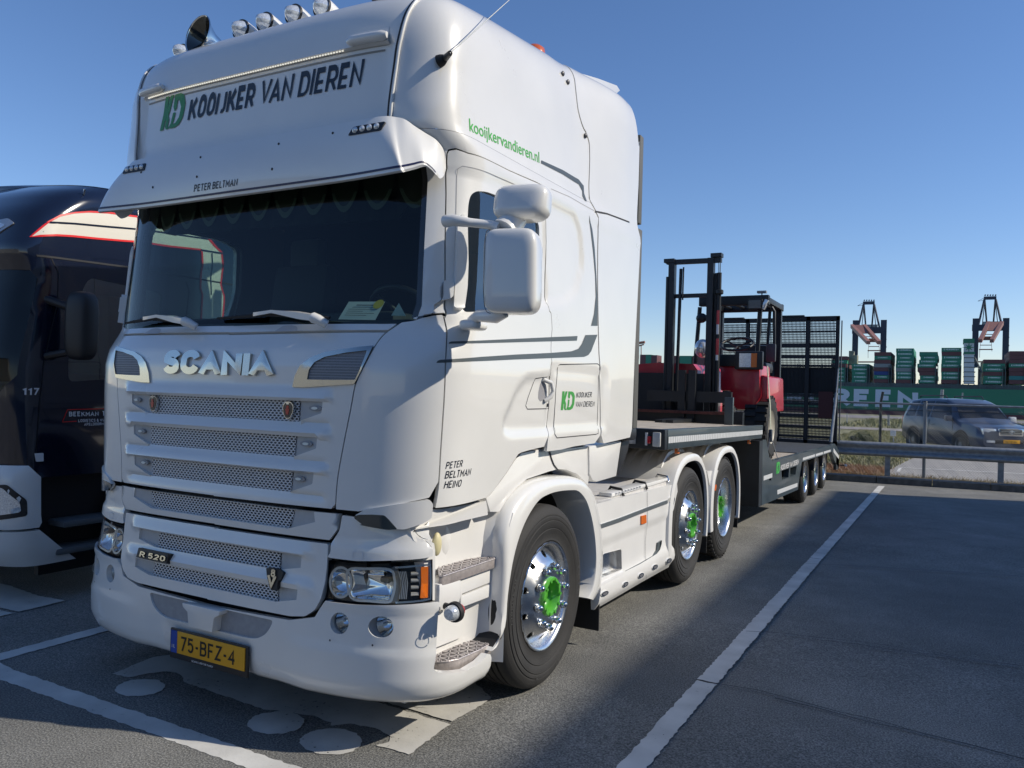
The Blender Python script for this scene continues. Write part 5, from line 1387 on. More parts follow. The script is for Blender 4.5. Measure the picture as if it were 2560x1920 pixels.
# door handle
hdl = A.hits(c2([(1170, 505), (1240, 495), (1295, 490), (1283, 765), (1100, 770), (1085, 740), (1105, 670)]))
hin = A.hits(c2([(1212, 545), (1240, 530), (1262, 560), (1262, 640), (1245, 690), (1210, 705), (1192, 680), (1195, 620)]))
for sd in both:
    dr = [o for o in truck.children if o.name.startswith('door')][0 if sd == 1 else 1]
    ribbon('handle_joint', A, hdl, .005, SEAM, dr, off=.001, side=sd, closed=True)
    skin('handle_recess', A, [rc(hin, .01)], mat('recess_grey', (.30, .30, .32), .5), dr, off=.0005, thick=0, side=sd, step=.03)
    pts = A.at(np.array(A.hits(c2([(1228, 510), (1262, 540), (1272, 610), (1262, 660), (1240, 700)]))) * [sd, 1], [.006, .030, .036, .030, .006])
    MB().tube([Vector(p) for p in pts], [.012, .013, .013, .013, .012], 10).build('door_handle', CHROME if False else WHITE, dr, smooth=60)
    k_ = A.at([np.array(A.hit(c2([(1268, 735)])[0])) * [sd, 1]], .003)[0]; MB().cyl(Vector(k_), Vector(k_) + Vector((.006 * sd, 0, 0)), .010, seg=12).build('door_lock', DARK, dr)
    # inner pressing line around the window
    ribbon('window_pressing', A, A.hits(c1([(455, 1290), (470, 900), (485, 400), (490, 130), (500, 75), (540, 52), (600, 62), (1000, 215), (1240, 320)])), .003, MAT['soft_seam'], dr, off=.0015, side=sd)
    # air deflector by the window
    pr = A.hits(c1([(480, 560), (468, 900), (455, 1300), (540, 1300), (552, 1100), (560, 900), (556, 560), (520, 470)]))
    skin('side_deflector', A, [rc(pr, .01)], WHITE, dr, off=.030, thick=.035, side=sd, step=.03)
    # blanked steps by the A pillar
    pr = A.hits(cW([(1430, 1230), (1440, 1180), (1480, 1160), (1545, 1170), (1570, 1200), (1565, 1380), (1500, 1420), (1492, 1505), (1398, 1522), (1415, 1400)]))
    skin('pillar_cover', A, [rc(pr, .01)], WHITE, truck, off=.028, thick=.03, side=sd, step=.02)
    pr = A.hits(cW([(1585, 1190), (1655, 1200), (1672, 1225), (1665, 1340), (1640, 1365), (1560, 1385), (1580, 1350)]))
    skin('hinge_cover', A, [rc(pr, .01)], WHITE, dr, off=.040, thick=.045, side=sd, step=.02)

# ------------------------------------------------------------------ mirrors
def superbox(c, half, n=3.2, rot=None, nu=28, nv=16, taper=None):
    rings = []; e = 2 / n
    def sp(w, p): return math.copysign(abs(w) ** p, w)
    for i in range(nv + 1):
        v = -PI / 2 + PI * i / nv; ring = []
        for k in range(nu):
            u = 2 * PI * k / nu
            p = Vector((half[0] * sp(math.cos(v), e) * sp(math.cos(u), e), half[1] * sp(math.cos(v), e) * sp(math.sin(u), e), half[2] * sp(math.sin(v), e)))
            if taper: p.x += taper[0] * p.z; p.y *= 1 + taper[1] * p.z / half[2]
            ring.append(Vector(c) + (rot @ p if rot else p))
        rings.append(ring)
    return rings
for sd in (1,):
    rot = Matrix.Rotation(R(14) * sd, 3, 'Z')
    c_m = Vector(onX((1101, 586), 1.50)); c_u = Vector(onX((1125, 438), 1.50)); 
    if sd == 1: print('mirror', c_m, c_u)
    f = lambda v: Vector((v.x * sd, v.y, v.z))
    hw = .118
    mr = MB().loft(superbox(f(c_m + Vector((0, .03, 0))), (.122, .082, .186), 5.5, rot, 36, 24, (-.02 * sd, 0))).build('mirror', WHITE, truck, smooth=70)
    MB().loft(superbox(f(c_m + Vector((.0, .105, 0))), (.095, .012, .15), 8, rot)).build('mirror_glass', mat('mirror_glass', (.6, .62, .65), .02, metal=1), mr, smooth=40)
    MB().tube([f(c_m + Vector((-.088 - .02 * .15 * math.sin(t), .01 + .080 * math.copysign(abs(math.cos(t)) ** .4, math.cos(t)), .183 * math.copysign(abs(math.sin(t)) ** .4, math.sin(t))))) for t in np.linspace(0, 2 * PI, 41)[:-1]], .0016, 5, closed=True).build('mirror_joint', SEAM, mr)
    MB().loft(superbox(f(c_u + Vector((0, .02, 0))), (.126, .088, .080), 3.6, rot, 36, 22, (.08 * sd, -.12))).build('wide_angle_mirror', WHITE, mr, smooth=70)
    nk0, nk1 = c_u + Vector((-.045, .02, -.075)), c_m + Vector((-.05, .03, .17))
    MB().tube([f(nk0 + Vector((.02, 0, .02))), f(nk1 + Vector((0, 0, .01)))], [.05, .066], 16).build('mirror_neck', WHITE, mr, smooth=60)
    a0_ = Vector(onX((972, 476), 1.245)); a1_ = Vector(onX((1060, 486), 1.40)); a2_ = Vector(onX((1078, 492), 1.44))
    mb = MB(); mb.tube([f(a0_ + Vector((-.03, .01, 0))), f(a0_ + Vector((.015, 0, 0))), f(a0_.lerp(a1_, .5)), f(a1_), f(a2_)], [.028, .027, .020, .020, .025], 16)
    mb.build('mirror_arm', WHITE, mr, smooth=60)
    b0_ = Vector(onX((1005, 700), 1.245)); b1_ = Vector(onX((1035, 682), 1.33)); b2_ = Vector(onX((1072, 683), 1.43))
    MB().loft(superbox(f(b0_ + Vector((.025, .03, -.003))), (.055, .06, .026), 3.5)).build('mirror_bracket_foot', WHITE, mr, smooth=60)
    MB().tube([f(b0_ + Vector((.02, .02, .015))), f(b1_), f(b2_), f(b2_ + Vector((.04, 0, .02)))], [.024, .028, .032, .03], 14).build('mirror_lower_arm', WHITE, mr, smooth=60)

# ------------------------------------------------------------------ windscreen edge, cowl, wipers
ribbon('windscreen_seal', A, [ws_loop_half[k] for k in range(1, 6)], .050, mat('black_glass_band', (.004, .004, .005), .12, coat=1), windscreen, off=-.0015, side=1)
ribbon('windscreen_seal', A, [ws_loop_half[k] for k in range(1, 6)], .050, MAT['black_glass_band'], windscreen, off=-.0015, side=-1)
cw = [(-(hs[0][0] + .02), htop + .030), (hs[0][0] + .02, htop + .030)]
COWL = mirror_loop([(0, htop + .034), (.30, htop + .036), (hs[0][0] - .02, htop + .034), (hs[0][0] + .045, htop + .036), (hs[0][0] + .002, htop + .001), (0, htop - .006)])
cowl = skin('cowl', A, [shrink(rc(COWL, .01, 3), .002)], WHITE, truck, off=.004, step=.03, thick=.05)
for sc_ in (-.62, .38):
    pr = [(sc_ - .075, htop - .004), (sc_ + .075, htop - .004), (sc_ + .06, htop + .020), (sc_ + .02, htop + .029), (sc_ - .03, htop + .027)]
    skin('cowl_scoop', A, [rc(pr, .01)], mat('scoop_shade_grey', (.52, .52, .53), .5), cowl, off=.0055, thick=0, step=.03)
skin('cowl_grating', A, [[(-.35, htop + .037), (.80, htop + .037), (.80, 1.945), (-.35, 1.945)]], GREYP, cowl, off=-.012, thick=0, step=.06)
skin('cowl_gutter', A, [[(-1.0, htop + .035), (1.0, htop + .035), (1.0, 1.955), (-1.0, 1.955)]], DARK, cowl, off=-.02, thick=0, step=.08)
def F_(p, y): return Vector(onY(p, y))
for (ax, ay), (bx, by), (cx_, cy_), (ex_, ey_), (gx, gy) in ((((424, 706)), (398, 694), (342, 683), (312, 688), (272, 698)), ((706, 701), (676, 686), (590, 673), (550, 679), (470, 688))):
    a_, b_, c_ = F_((ax, ay), .26), F_((bx, by), .235), F_((cx_, cy_), .265)
    e_ = F_((ex_, ey_), .275); g_ = F_((gx, gy), .30 if gx < 300 else .29); 
    wp = MB().tube([a_, a_.lerp(b_, .5) + Vector((0, -.01, .006)), b_], [.020, .024, .026], 8).build('wiper', WHITE, truck, smooth=60)
    mb = MB(); rings = []
    for t, w_ in ((0, .026), (.35, .028), (.8, .018), (1, .013)):
        p = b_.lerp(c_, t); rings.append([p + Vector((0, .006, w_ * .7)), p + Vector((0, -.016, w_ * .5)), p + Vector((0, -.014, -w_ * .6)), p + Vector((0, .006, -w_ * .7))])
    p = e_; rings.append([p + Vector((0, .004, .010)), p + Vector((0, -.010, .008)), p + Vector((0, -.010, -.010)), p + Vector((0, .004, -.01))])
    mb.loft(rings, cap=True); mb.build('wiper_arm', WHITE, wp, smooth=50)
    b2 = c_.lerp(e_, .5) + Vector((0, .006, -.006)); far = Vector((b2.x + .42, b2.y - .0, b2.z - .025)) if gx > 300 else Vector((b2.x + .30, b2.y, b2.z - .03))
    MB().tube([g_, e_ + Vector((0, .004, -.006)), b2, far], [.006, .011, .011, .007], 6).build('wiper_blade', RUBBER, wp)

# ------------------------------------------------------------------ roof lamps, horn, beacon, aerial
def roof_z(x, y): return float(roofH(np.array([y]))[0]) + .012 * (1 - (x / 1.0) ** 2) + .0
def lamp_at(pxc, name='roof_lamp', r_=.052, y=.80, tail=.30):
    c_ = Vector(onY(pxc, y))
    bod = MB().lathe([(r_ * 1.03, -.012), (r_ * 1.06, .0), (r_ * 1.0, .05), (r_ * .80, .14), (r_ * .45, .24), (.012, tail), (.001, tail + .005)], tuple(c_), (0, 1, -.10), 24).build(name, WHITE, truck, smooth=60)
    mb = MB(); mb.lathe([(.001, -.070), (.018, -.064), (.035, -.045), (r_ * .93, -.012)], tuple(c_), (0, 1, -.10), 20); mb.build('lamp_glass', LENS, bod, smooth=60)
    MB().lathe([(r_ * .94, -.014), (r_ * 1.05, -.016), (r_ * 1.08, -.006), (r_ * 1.02, .004)], tuple(c_), (0, 1, -.10), 24).build('lamp_ring', BLACK, bod)
    zr = roof_z(c_.x, c_.y + .06); MB().lathe([(.030, -.02), (.026, .012), (.016, c_.z - zr if c_.z > zr else .02)], (c_.x, c_.y + .05, zr), (0, 0, 1), 12).build('lamp_foot', WHITE, bod, smooth=50)
    return bod
for p, y_ in (((523, 66), .62), ((575, 50), .66), ((637, 33), .70), ((698, 18), .74), ((396, 115), .58), ((885, -4), .80)):
    lamp_at(p, y=y_, r_=.056 if p[0] > 400 else .048)
hc = Vector(onY((427, 74), .50))
hn = MB().lathe([(.112, -.004), (.116, 0), (.108, .006), (.085, .035), (.055, .085), (.034, .16), (.024, .25), (.020, .50), (.020, .62), (.001, .63)], tuple(hc), (.10, 1, -.16), 36).build('air_horn', CHROME, truck, smooth=60)
MB().lathe([(.108, .003), (.080, .030), (.05, .08), (.028, .16), (.001, .20)], tuple(hc), (.10, 1, -.16), 30).build('horn_throat', mat('horn_inside', (.12, .12, .11), .12, metal=1), hn, smooth=60)
p_ = hc + Vector((.03, .27, -.04)); MB().cyl(p_, (p_.x, p_.y, roof_z(p_.x, p_.y) - .02), .009).build('horn_stay', CHROME, hn)
h2 = Vector(onY((835, -14), .52)); MB().lathe([(.090, 0), (.08, .03), (.05, .09), (.03, .2), (.02, .5), (.001, .5)], tuple(h2), (0, 1, -.12), 28).build('air_horn', CHROME, truck, smooth=60)
MB().cyl((h2.x + .1, h2.y + .25, h2.z), (h2.x + .1, h2.y + .25, roof_z(h2.x, .75) - .03), .006).build('aerial_stub', CHROME, truck)
bz = Vector(onX((1154, 122), .80)); MB().lathe([(.075, -.12), (.075, 0), (.068, .045), (.045, .065), (.001, .070)], tuple(bz), (0, 0, 1), 24).build('orange_beacon', mat('beacon_orange', (.62, .12, .02), .25, coat=.8), truck, smooth=50)
bz2 = Vector(onX((1045, 52), .92)); MB().lathe([(.05, -.08), (.05, 0), (.04, .02), (.001, .03)], tuple(bz2), (0, 0, 1), 16).build('roof_vent_cap', BLACK, truck, smooth=50)
# cab top sill emblem
zz = front_s((580, 122), .40); mb = MB()
# aerial on the flank
ab = A.at([A.hit((948, 133))], 0.0)[0]; ab = Vector(ab)
at_ = Vector(onX((972, 115), ab.x + .10)); tip = Vector(onX((1100, 0), ab.x + .16)); tip = at_ + (tip - at_) * 1.6
base_ = MB().tube([ab, ab + Vector((.02, 0, .005)), ab + Vector((.035, .0, .01))], [.030, .026, .018], 14).build('whip_aerial', RUBBER, truck, smooth=50)
MB().tube([ab + Vector((.035, 0, .01)), at_], [.016, .012], 10).build('aerial_spring', BLACK, base_, smooth=50)
MB().tube([at_, at_.lerp(tip, .5), tip], [.0028, .0022, .0016], 6).build('aerial_rod', STEELD, base_)

# rear roof deflector plates above the fairing
for sd in both:
    P0 = [onX(p, .98) for p in ((1190, 140), (1222, 150), (1290, 170), (1330, 185), (1337, 196), (1290, 188), (1240, 178), (1205, 158))]
    mb = MB(); mb.prism([(p[1], p[2] - (.16 if k_ > 4 else 0)) for k_, p in enumerate(P0)], 'x', .95 * sd, .99 * sd); mb.build('roof_deflector_plate', WHITE, truck, bevel=.004)

# ------------------------------------------------------------------ cab interior
def seat(x):
    s_ = MB().box((x, 1.15, 1.72), (.50, .50, .16), bev=.05).build('driver_seat' if x > 0 else 'passenger_seat', INTER, truck)
    MB().box((x, 1.42, 2.10), (.48, .14, .70), bev=.05, rot=Matrix.Rotation(R(-8), 3, 'X')).build('backrest', INTER, s_)
    MB().box((x, 1.47, 2.53), (.26, .10, .20), bev=.04).build('headrest', INTERG, s_)
for x_ in (.62, -.62): seat(x_)
dash = MB().box((0, .66, 1.80), (2.06, .50, .34), bev=.06).build('dashboard', mat('dash_dark', (.025, .027, .03), .7), truck)
MB().box((.45, .80, 1.99), (.55, .26, .10), bev=.04).build('instrument_hood', MAT['dash_dark'], dash)
mb = MB(); cw_ = Vector((.58, .98, 2.02)); ax = Vector((0, .75, .66)).normalized(); a_ = Vector((1, 0, 0)); b_ = ax.cross(a_)
mb.tube([cw_ + (a_ * math.cos(t) + b_ * math.sin(t)) * .22 for t in np.linspace(0, 2 * PI, 33)[:-1]], .016, 8, closed=True)
for t in (0, 2.2, 4.1): mb.cyl(cw_, cw_ + (a_ * math.cos(t) + b_ * math.sin(t)) * .22, .014)
mb.cyl(cw_, cw_ - ax * .04, .05); mb.build('steering_wheel', BLACK, truck, smooth=50)
MB().box((0, 1.75, 2.45), (2.2, .06, 1.0)).build('sleeper_curtain', mat('dark_curtain', (.010, .011, .016), .95), truck)
MB().box((0, 1.2, 2.80), (2.2, 1.3, .04)).build('headlining', INTER, truck)
MB().box((0, .60, 2.76), (2.1, .10, .06)).build('header_shelf', DARK, truck)
# curtain with a scalloped fringe along the top of the windscreen, drawn aside at the corners
ys_ = lambda x: .47 + .09 * (abs(x) / 1.0) ** 4
top_ = 2.80
outl = [(-1.0, top_), (1.0, top_), (.975, 2.66), (.945, 2.575), (.905, 2.50), (.86, 2.465), (.80, 2.455), (-.20, 2.475), (-.72, 2.485), (-.80, 2.50), (-.90, 2.60), (-.965, 2.68)]
V, Fc, bl = flat_mesh([outl], .05); mb = MB(); mb.add([(v[0], ys_(v[0]) + .02 * math.sin(v[0] * 40), v[1]) for v in V], Fc)
cur = mb.build('windscreen_curtain', mat('black_curtain', (.002, .002, .003), .95), truck, smooth=60)
mb = MB(); mb2 = MB()
for k in range(11):
    xc_ = -.95 + k * .19; arc_ = [(xc_ - .078 + .156 * t, 2.60 - .098 * math.sin(PI * t) ** .8) for t in np.linspace(0, 1, 15)]
    inn_ = [(xc_ - .060 + .120 * t, 2.60 - .068 * math.sin(PI * t) ** .8) for t in np.linspace(0, 1, 15)]
    mb.loft([[(x, ys_(x) - .026, z) for x, z in arc_], [(x, ys_(x) - .026, z) for x, z in inn_]], closed=False)
    mb2.add([(x, ys_(x) - .024, z) for x, z in [(xc_ - .09, 2.70)] + arc_ + [(xc_ + .09, 2.70)]], [tuple(range(17))])
mb2.build('scalloped_pelmet', mat('pelmet_brown', (.028, .026, .014), .9), cur, smooth=0)
mb.build('pelmet_fringe', mat('fringe_beige', (.11, .12, .085), .9), cur, smooth=0)
# sheet and triangle on the dashboard
def onscreen(p, y=.56): return Vector(onY(p, y))
pp = [onscreen(cW([q])[0], y_) for q, y_ in (((568, 1555), .50), ((930, 1562), .50), ((1026, 1382), .57), ((672, 1382), .57))]
sh = MB().add(pp, [(0, 1, 2, 3)]).build('dashboard_notice', mat('paper', (.75, .76, .72), .7), truck, smooth=0)
ex = (pp[1] - pp[0]); ey = (pp[3] - pp[0])
mb = MB()
for k, (t0, t1) in enumerate(((.28, .9), (.2, .95), (.12, .9), (.12, .55), (.12, .88), (.12, .7))):
    p0 = pp[0] + ey * (.78 - .11 * k) + ex * t0 + Vector((0, -.003, 0)); p1 = pp[0] + ey * (.78 - .11 * k) + ex * t1 + Vector((0, -.003, 0)); h_ = ey * (.05 if k == 0 else .025)
    mb.add([p0, p1, p1 + h_, p0 + h_], [(0, 1, 2, 3)])
mb.build('notice_lines', mat('ink', (.12, .12, .16), .6), sh, smooth=0)
c_ = pp[0] + ex * .86 + ey * .86; mb = MB(); mb.add([c_ + ex.normalized() * .030 * math.cos(a) + ey.normalized() * .030 * math.sin(a) + Vector((0, -.004, 0)) for a in np.linspace(0, 2 * PI, 17)[:-1]], [tuple(range(16))]); mb.build('yellow_sticker', mat('sticker_yellow', (.75, .55, .06), .6), sh, smooth=0)
tr = [onscreen(cW([q])[0], .55) for q in ((1085, 1518), (1228, 1522), (1160, 1395))]
MB().add(tr, [(0, 1, 2)]).build('white_triangle_sticker', MAT['paper'], truck, smooth=0)
# ------------------------------------------------------------------ ground
def gz(y):       # the yard falls away very gently behind the lorries
    return float(np.interp(y, [-60, 5.6, 14.5, 30, 150], [0, 0, -.045, -.17, -1.15]))
def onG(p, dz=0.0):
    q = onZ(p, 0.0 + dz)
    for _ in range(12): q = onZ(p, gz(q[1]) + dz)
    return q
def asphalt():
    m = bpy.data.materials.new('asphalt'); m.use_nodes = True; nt = m.node_tree; b = nt.nodes['Principled BSDF']
    L = nt.links.new; N = nt.nodes.new
    tc = N('ShaderNodeTexCoord')
    n1 = N('ShaderNodeTexNoise'); n1.inputs['Scale'].default_value = 110; n1.inputs['Detail'].default_value = 3; n1.inputs['Roughness'].default_value = .7
    n2 = N('ShaderNodeTexNoise'); n2.inputs['Scale'].default_value = .7; n2.inputs['Detail'].default_value = 6
    n3 = N('ShaderNodeTexNoise'); n3.inputs['Scale'].default_value = 3.5; n3.inputs['Detail'].default_value = 5
    vo = N('ShaderNodeTexVoronoi'); vo.inputs['Scale'].default_value = 140
    for n in (n1, n2, n3, vo): L(tc.outputs['Object'], n.inputs['Vector'])
    r1 = N('ShaderNodeValToRGB'); e = r1.color_ramp.elements; e[0].position = .36; e[0].color = (.075, .076, .074, 1); e[1].position = .66; e[1].color = (.335, .33, .305, 1)
    mid = r1.color_ramp.elements.new(.50); mid.color = (.178, .177, .165, 1)
    L(n1.outputs[0], r1.inputs[0])
    mr = N('ShaderNodeMapRange'); mr.inputs[1].default_value = .35; mr.inputs[2].default_value = .65; mr.inputs[3].default_value = .80; mr.inputs[4].default_value = 1.16; L(n2.outputs[0], mr.inputs[0])
    mr3 = N('ShaderNodeMapRange'); mr3.inputs[1].default_value = .3; mr3.inputs[2].default_value = .7; mr3.inputs[3].default_value = .90; mr3.inputs[4].default_value = 1.10; L(n3.outputs[0], mr3.inputs[0])
    mu = N('ShaderNodeMath'); mu.operation = 'MULTIPLY'; L(mr.outputs[0], mu.inputs[0]); L(mr3.outputs[0], mu.inputs[1])
    mx = N('ShaderNodeVectorMath'); mx.operation = 'SCALE'; L(r1.outputs[0], mx.inputs[0]); L(mu.outputs[0], mx.inputs['Scale'])
    L(mx.outputs[0], b.inputs['Base Color']); b.inputs['Roughness'].default_value = .82; b.inputs['Specular IOR Level'].default_value = .35
    bp = N('ShaderNodeBump'); bp.inputs['Strength'].default_value = .9; bp.inputs['Distance'].default_value = .006
    L(n1.outputs[0], bp.inputs['Height']); L(bp.outputs[0], b.inputs['Normal'])
    return m
ASPH = asphalt()
KD_Y = lambda x: 14.95 + (x - 1.124) * .115      # kerb line
def sheet(name, x0, x1, y0f, y1f, m, dz=0.0, nx=2, ys=None, kind='structure'):
    mb = MB(); ys = ys or [0, 1]
    V = []; 
    for t in ys:
        for i in range(nx):
            x = x0 + (x1 - x0) * i / (nx - 1); a, b = (f(x) if callable(f) else f for f in (y0f, y1f)); y = a + (b - a) * t; V.append((x, y, gz(y) + dz))
    F = [(j * nx + i, j * nx + i + 1, (j + 1) * nx + i + 1, (j + 1) * nx + i) for j in range(len(ys) - 1) for i in range(nx - 1)]
    mb.add(V, F); return tag(mb.build(name, m, None, smooth=0), kind=kind)
sheet('yard_asphalt', -70, 60, -60, lambda x: KD_Y(x) + .3, ASPH, 0.0, 2, [0] + [(60 + y) / 75.2 for y in (0, 5.6, 8, 10, 12, 14.4)] + [1])
GRS = mat('dry_grass_ground', (.17, .16, .075), .9, noise=.45, nscale=1.2, bump=.4, bscale=30)
sheet('verge', -70, 60, lambda x: KD_Y(x) + .3, 150, GRS, -.02, 2, [0, .05, .11, .3, .6, 1])
CONC = mat('concrete_slabs', (.30, .285, .265), .85, noise=.10, nscale=3, bump=.2)
# access road: concrete apron on the right with a white edge line
def road_poly(name, pts, m, dz): 
    mb = MB(); q = [onG(p, 0) for p in pts]; mb.add([(a[0], a[1], gz(a[1]) + dz) for a in q], [tuple(range(len(q)))]); return tag(mb.build(name, m, None, smooth=0), kind='structure')
def g4(pts): return crop(2060, 950, 4.424, pts)
pv = [onG(p) for p in g4([(590, 990), (750, 835), (930, 690)])]
print('pavement', pv)
mb = MB(); ax0 = 1.75
apron = [(1.72, 17.0), (26, 18.6), (26, 37), (2.6, 37), (1.95, 21)]
mb.add([(x, y, gz(y) + .004) for x, y in apron], [tuple(range(5))]); 
mb = MB()
for j in range(8):
    ya, yb2 = 17.0 + j * 2.5, 17.0 + (j + 1) * 2.5; xa, xb = np.interp([ya, yb2], [17, 21, 37], [1.72, 1.98, 3.0])
    off_ = lambda x: (x - 1.7) * .10
    for i in range(7):
        x0_, x1_ = xa + i * 3.4 + .008, xa + (i + 1) * 3.4 - .008; X0, X1 = xb + i * 3.4 + .008, xb + (i + 1) * 3.4 - .008
        mb.add([(x0_, ya + off_(x0_) * 1 + .008, gz(ya) + .002), (x1_, ya + off_(x1_) + .008, gz(ya) + .002), (X1, yb2 + off_(X1) - .008, gz(yb2) + .002), (X0, yb2 + off_(X0) - .008, gz(yb2) + .002)], [(0, 1, 2, 3)])
tag(mb.build('concrete_road', CONC, None, smooth=0), kind='structure')
mb = MB(); lw = [onG(p) for p in g4([(860, 975), (2212, 1035)])]; a_, b_ = lw
mb.add([(a_[0], a_[1], gz(a_[1]) + .010), (b_[0] + 6, b_[1] + 1.2, gz(b_[1] + 1.2) + .010), (b_[0] + 6, b_[1] + 1.32, gz(b_[1]) + .010), (a_[0], a_[1] + .12, gz(a_[1]) + .010)], [(0, 1, 2, 3)])
c_ = [onG(p) for p in g4([(800, 1018), (835, 1020), (862, 975), (828, 975)])]; mb.add([(p[0], p[1], gz(p[1]) + .0105) for p in c_], [(0, 1, 2, 3)])
ROADP = mat('road_paint', (.62, .61, .58), .7, noise=.12, nscale=30)
tag(mb.build('road_marking', ROADP, None, smooth=0), kind='structure')
sheet('far_road', -70, 60, 52, 58, mat('pinkish_road', (.26, .23, .21), .85, noise=.1, nscale=2), .01, 2)
sheet('quay_road', -70, 60, 100, 128, mat('quay_concrete', (.22, .20, .19), .85, noise=.1, nscale=.5), .02, 2)
mb = MB(); mb.add([(-3000, 150, -7.9), (3000, 150, -7.9), (3000, 4500, -7.9), (-3000, 4500, -7.9)], [(0, 1, 2, 3)])
tag(mb.build('harbour_water', mat('harbour_water', (.05, .085, .085), .25, bump=.5, bscale=.8), None, smooth=0), kind='structure')
# yard beyond the frame to the front and sides
mb = MB(); mb.add([(-3000, -3000, -.3), (3000, -3000, -.3), (3000, 150, -1.6), (-3000, 150, -1.6)], [(0, 1, 2, 3)])
tag(mb.build('terrain', mat('far_terrain', (.12, .12, .09), .9), None, smooth=0), kind='structure')
# kerb: stepped concrete edging, with joints
KERB = mat('kerb_concrete', (.10, .098, .092), .85, noise=.35, nscale=9, bump=.4, bscale=40)
mb = MB(); xk = -8.0
while xk < 30:
    x1 = xk + .985; ya, yb2 = KD_Y(xk), KD_Y(x1); za = gz(ya)
    mb.add([(xk, ya, za - .1), (x1, yb2, za - .1), (x1, yb2 + .02, za + .11), (xk, ya + .02, za + .11), (xk, ya + .32, za + .12), (x1, yb2 + .32, za + .12), (xk, ya + .33, za - .1), (x1, yb2 + .33, za - .1)],
           [(0, 1, 2, 3), (3, 2, 5, 4), (4, 5, 7, 6), (0, 3, 4, 6), (1, 7, 5, 2)]); xk += 1.0
tag(mb.build('kerb', KERB, None, smooth=0, bevel=0), kind='structure')
# painted markings on the yard, worn
def worn(name, col, thr=.36, sc=22):
    m = bpy.data.materials.new(name); m.use_nodes = True; nt = m.node_tree; b = nt.nodes['Principled BSDF']; L = nt.links.new; N = nt.nodes.new
    tc = N('ShaderNodeTexCoord'); n = N('ShaderNodeTexNoise'); n.inputs['Scale'].default_value = sc; n.inputs['Detail'].default_value = 8; n.inputs['Roughness'].default_value = .65; L(tc.outputs['Object'], n.inputs['Vector'])
    n2 = N('ShaderNodeTexNoise'); n2.inputs['Scale'].default_value = 3; n2.inputs['Detail'].default_value = 6; L(tc.outputs['Object'], n2.inputs['Vector'])
    mr = N('ShaderNodeMapRange'); mr.inputs[1].default_value = .3; mr.inputs[2].default_value = .7; mr.inputs[3].default_value = .70; mr.inputs[4].default_value = 1.05; L(n2.outputs[0], mr.inputs[0])
    sc_ = N('ShaderNodeVectorMath'); sc_.operation = 'SCALE'; sc_.inputs[0].default_value = col; L(mr.outputs[0], sc_.inputs['Scale']); L(sc_.outputs[0], b.inputs['Base Color'])
    b.inputs['Roughness'].default_value = .75
    o = nt.nodes['Material Output']; t = N('ShaderNodeBsdfTransparent'); mx = N('ShaderNodeMixShader')
    ad = N('ShaderNodeMath'); ad.operation = 'ADD'; ad2 = N('ShaderNodeMath'); ad2.operation = 'MULTIPLY'; ad2.inputs[1].default_value = .45; L(n2.outputs[0], ad2.inputs[0]); L(n.outputs[0], ad.inputs[0]); L(ad2.outputs[0], ad.inputs[1])
    st = N('ShaderNodeMapRange'); st.inputs[1].default_value = thr + .225 - .03; st.inputs[2].default_value = thr + .225 + .02; L(ad.outputs[0], st.inputs[0])
    L(st.outputs[0], mx.inputs[0]); L(t.outputs[0], mx.inputs[1]); L(b.outputs[0], mx.inputs[2]); L(mx.outputs[0], o.inputs[0])
    bp = N('ShaderNodeBump'); bp.inputs['Strength'].default_value = .5; bp.inputs['Distance'].default_value = .003; L(n.outputs[0], bp.inputs['Height']); L(bp.outputs[0], b.inputs['Normal'])
    return m
PAINT = worn('worn_white_paint', (.66, .65, .61), .31, 45); PAINT2 = worn('worn_cream_paint', (.60, .585, .54), .33, 38)
def jag(poly, amp=.006, step=.03):
    P_ = resample(poly, step); return [(x + random.uniform(-amp, amp), y + random.uniform(-amp, amp)) for x, y in P_]
def mark(name, polys, m, dz=.0018, holes=None):
    mb = MB()
    for p in polys:
        V, F, bl = flat_mesh([jag(p)], 1.5); mb.add([(x, y, gz(y) + dz) for x, y in V], F)
    return tag(mb.build(name, m, None, smooth=0), kind='structure')
lnx = lambda y: 1.985 + .010 * y
segs = []
for y0_, y1_ in ((-3.5, 2.02), (2.04, 6.1), (6.12, 14.45)): segs.append([(lnx(y0_) - .055, y0_), (lnx(y0_) + .06, y0_), (lnx(y1_) + .06, y1_), (lnx(y1_) - .055, y1_)])
mark('bay_line', segs, PAINT)
mark('bay_line', [[(-1.72, -.05), (-1.60, -.05), (-1.66, 14.4), (-1.78, 14.4)]], PAINT)
mark('bay_front_line', [[(-5.2, .42), (-5.2, .30), (-1.45, -.075), (.80, -.075), (1.95, .02) if False else (.86, -.075), (.86, .045), (-1.40, .045)]], PAINT)
# lorry pictogram painted under the bumper
def circ(c, r_, n=40): return [(c[0] + r_ * math.cos(2 * PI * k / n), c[1] + r_ * math.sin(2 * PI * k / n)) for k in range(n)]
def circe(c, rx, ry, n=40): return [(c[0] + rx * math.cos(2 * PI * k / n), c[1] + ry * math.sin(2 * PI * k / n)) for k in range(n)]
body_ = [(-.885, .30), (-.93, .60), (-.87, .69), (-.5, .70), (-.5, .82), (1.075, .76), (1.095, .395), (.905, .385), (.945, .44), (.91, .50), (.80, .53), (.66, .50), (.60, .44), (.57, .46), (.45, .475), (.30, .44), (.18, .40), (-.46, .43), (-.52, .48), (-.60, .50), (-.68, .47), (-.72, .41), (-.76, .31)]
pic = [body_, [(-.5, .84), (1.07, .79), (1.085, 1.15), (-.5, 2.3)]]
for c_, rx, ry in (((-.58, .255), .135, .115), ((.35, .32), .14, .125), ((.71, .31), .15, .128)): pic.append(circe(c_, rx, ry))
mark('lorry_pictogram', pic, PAINT2, .0022)
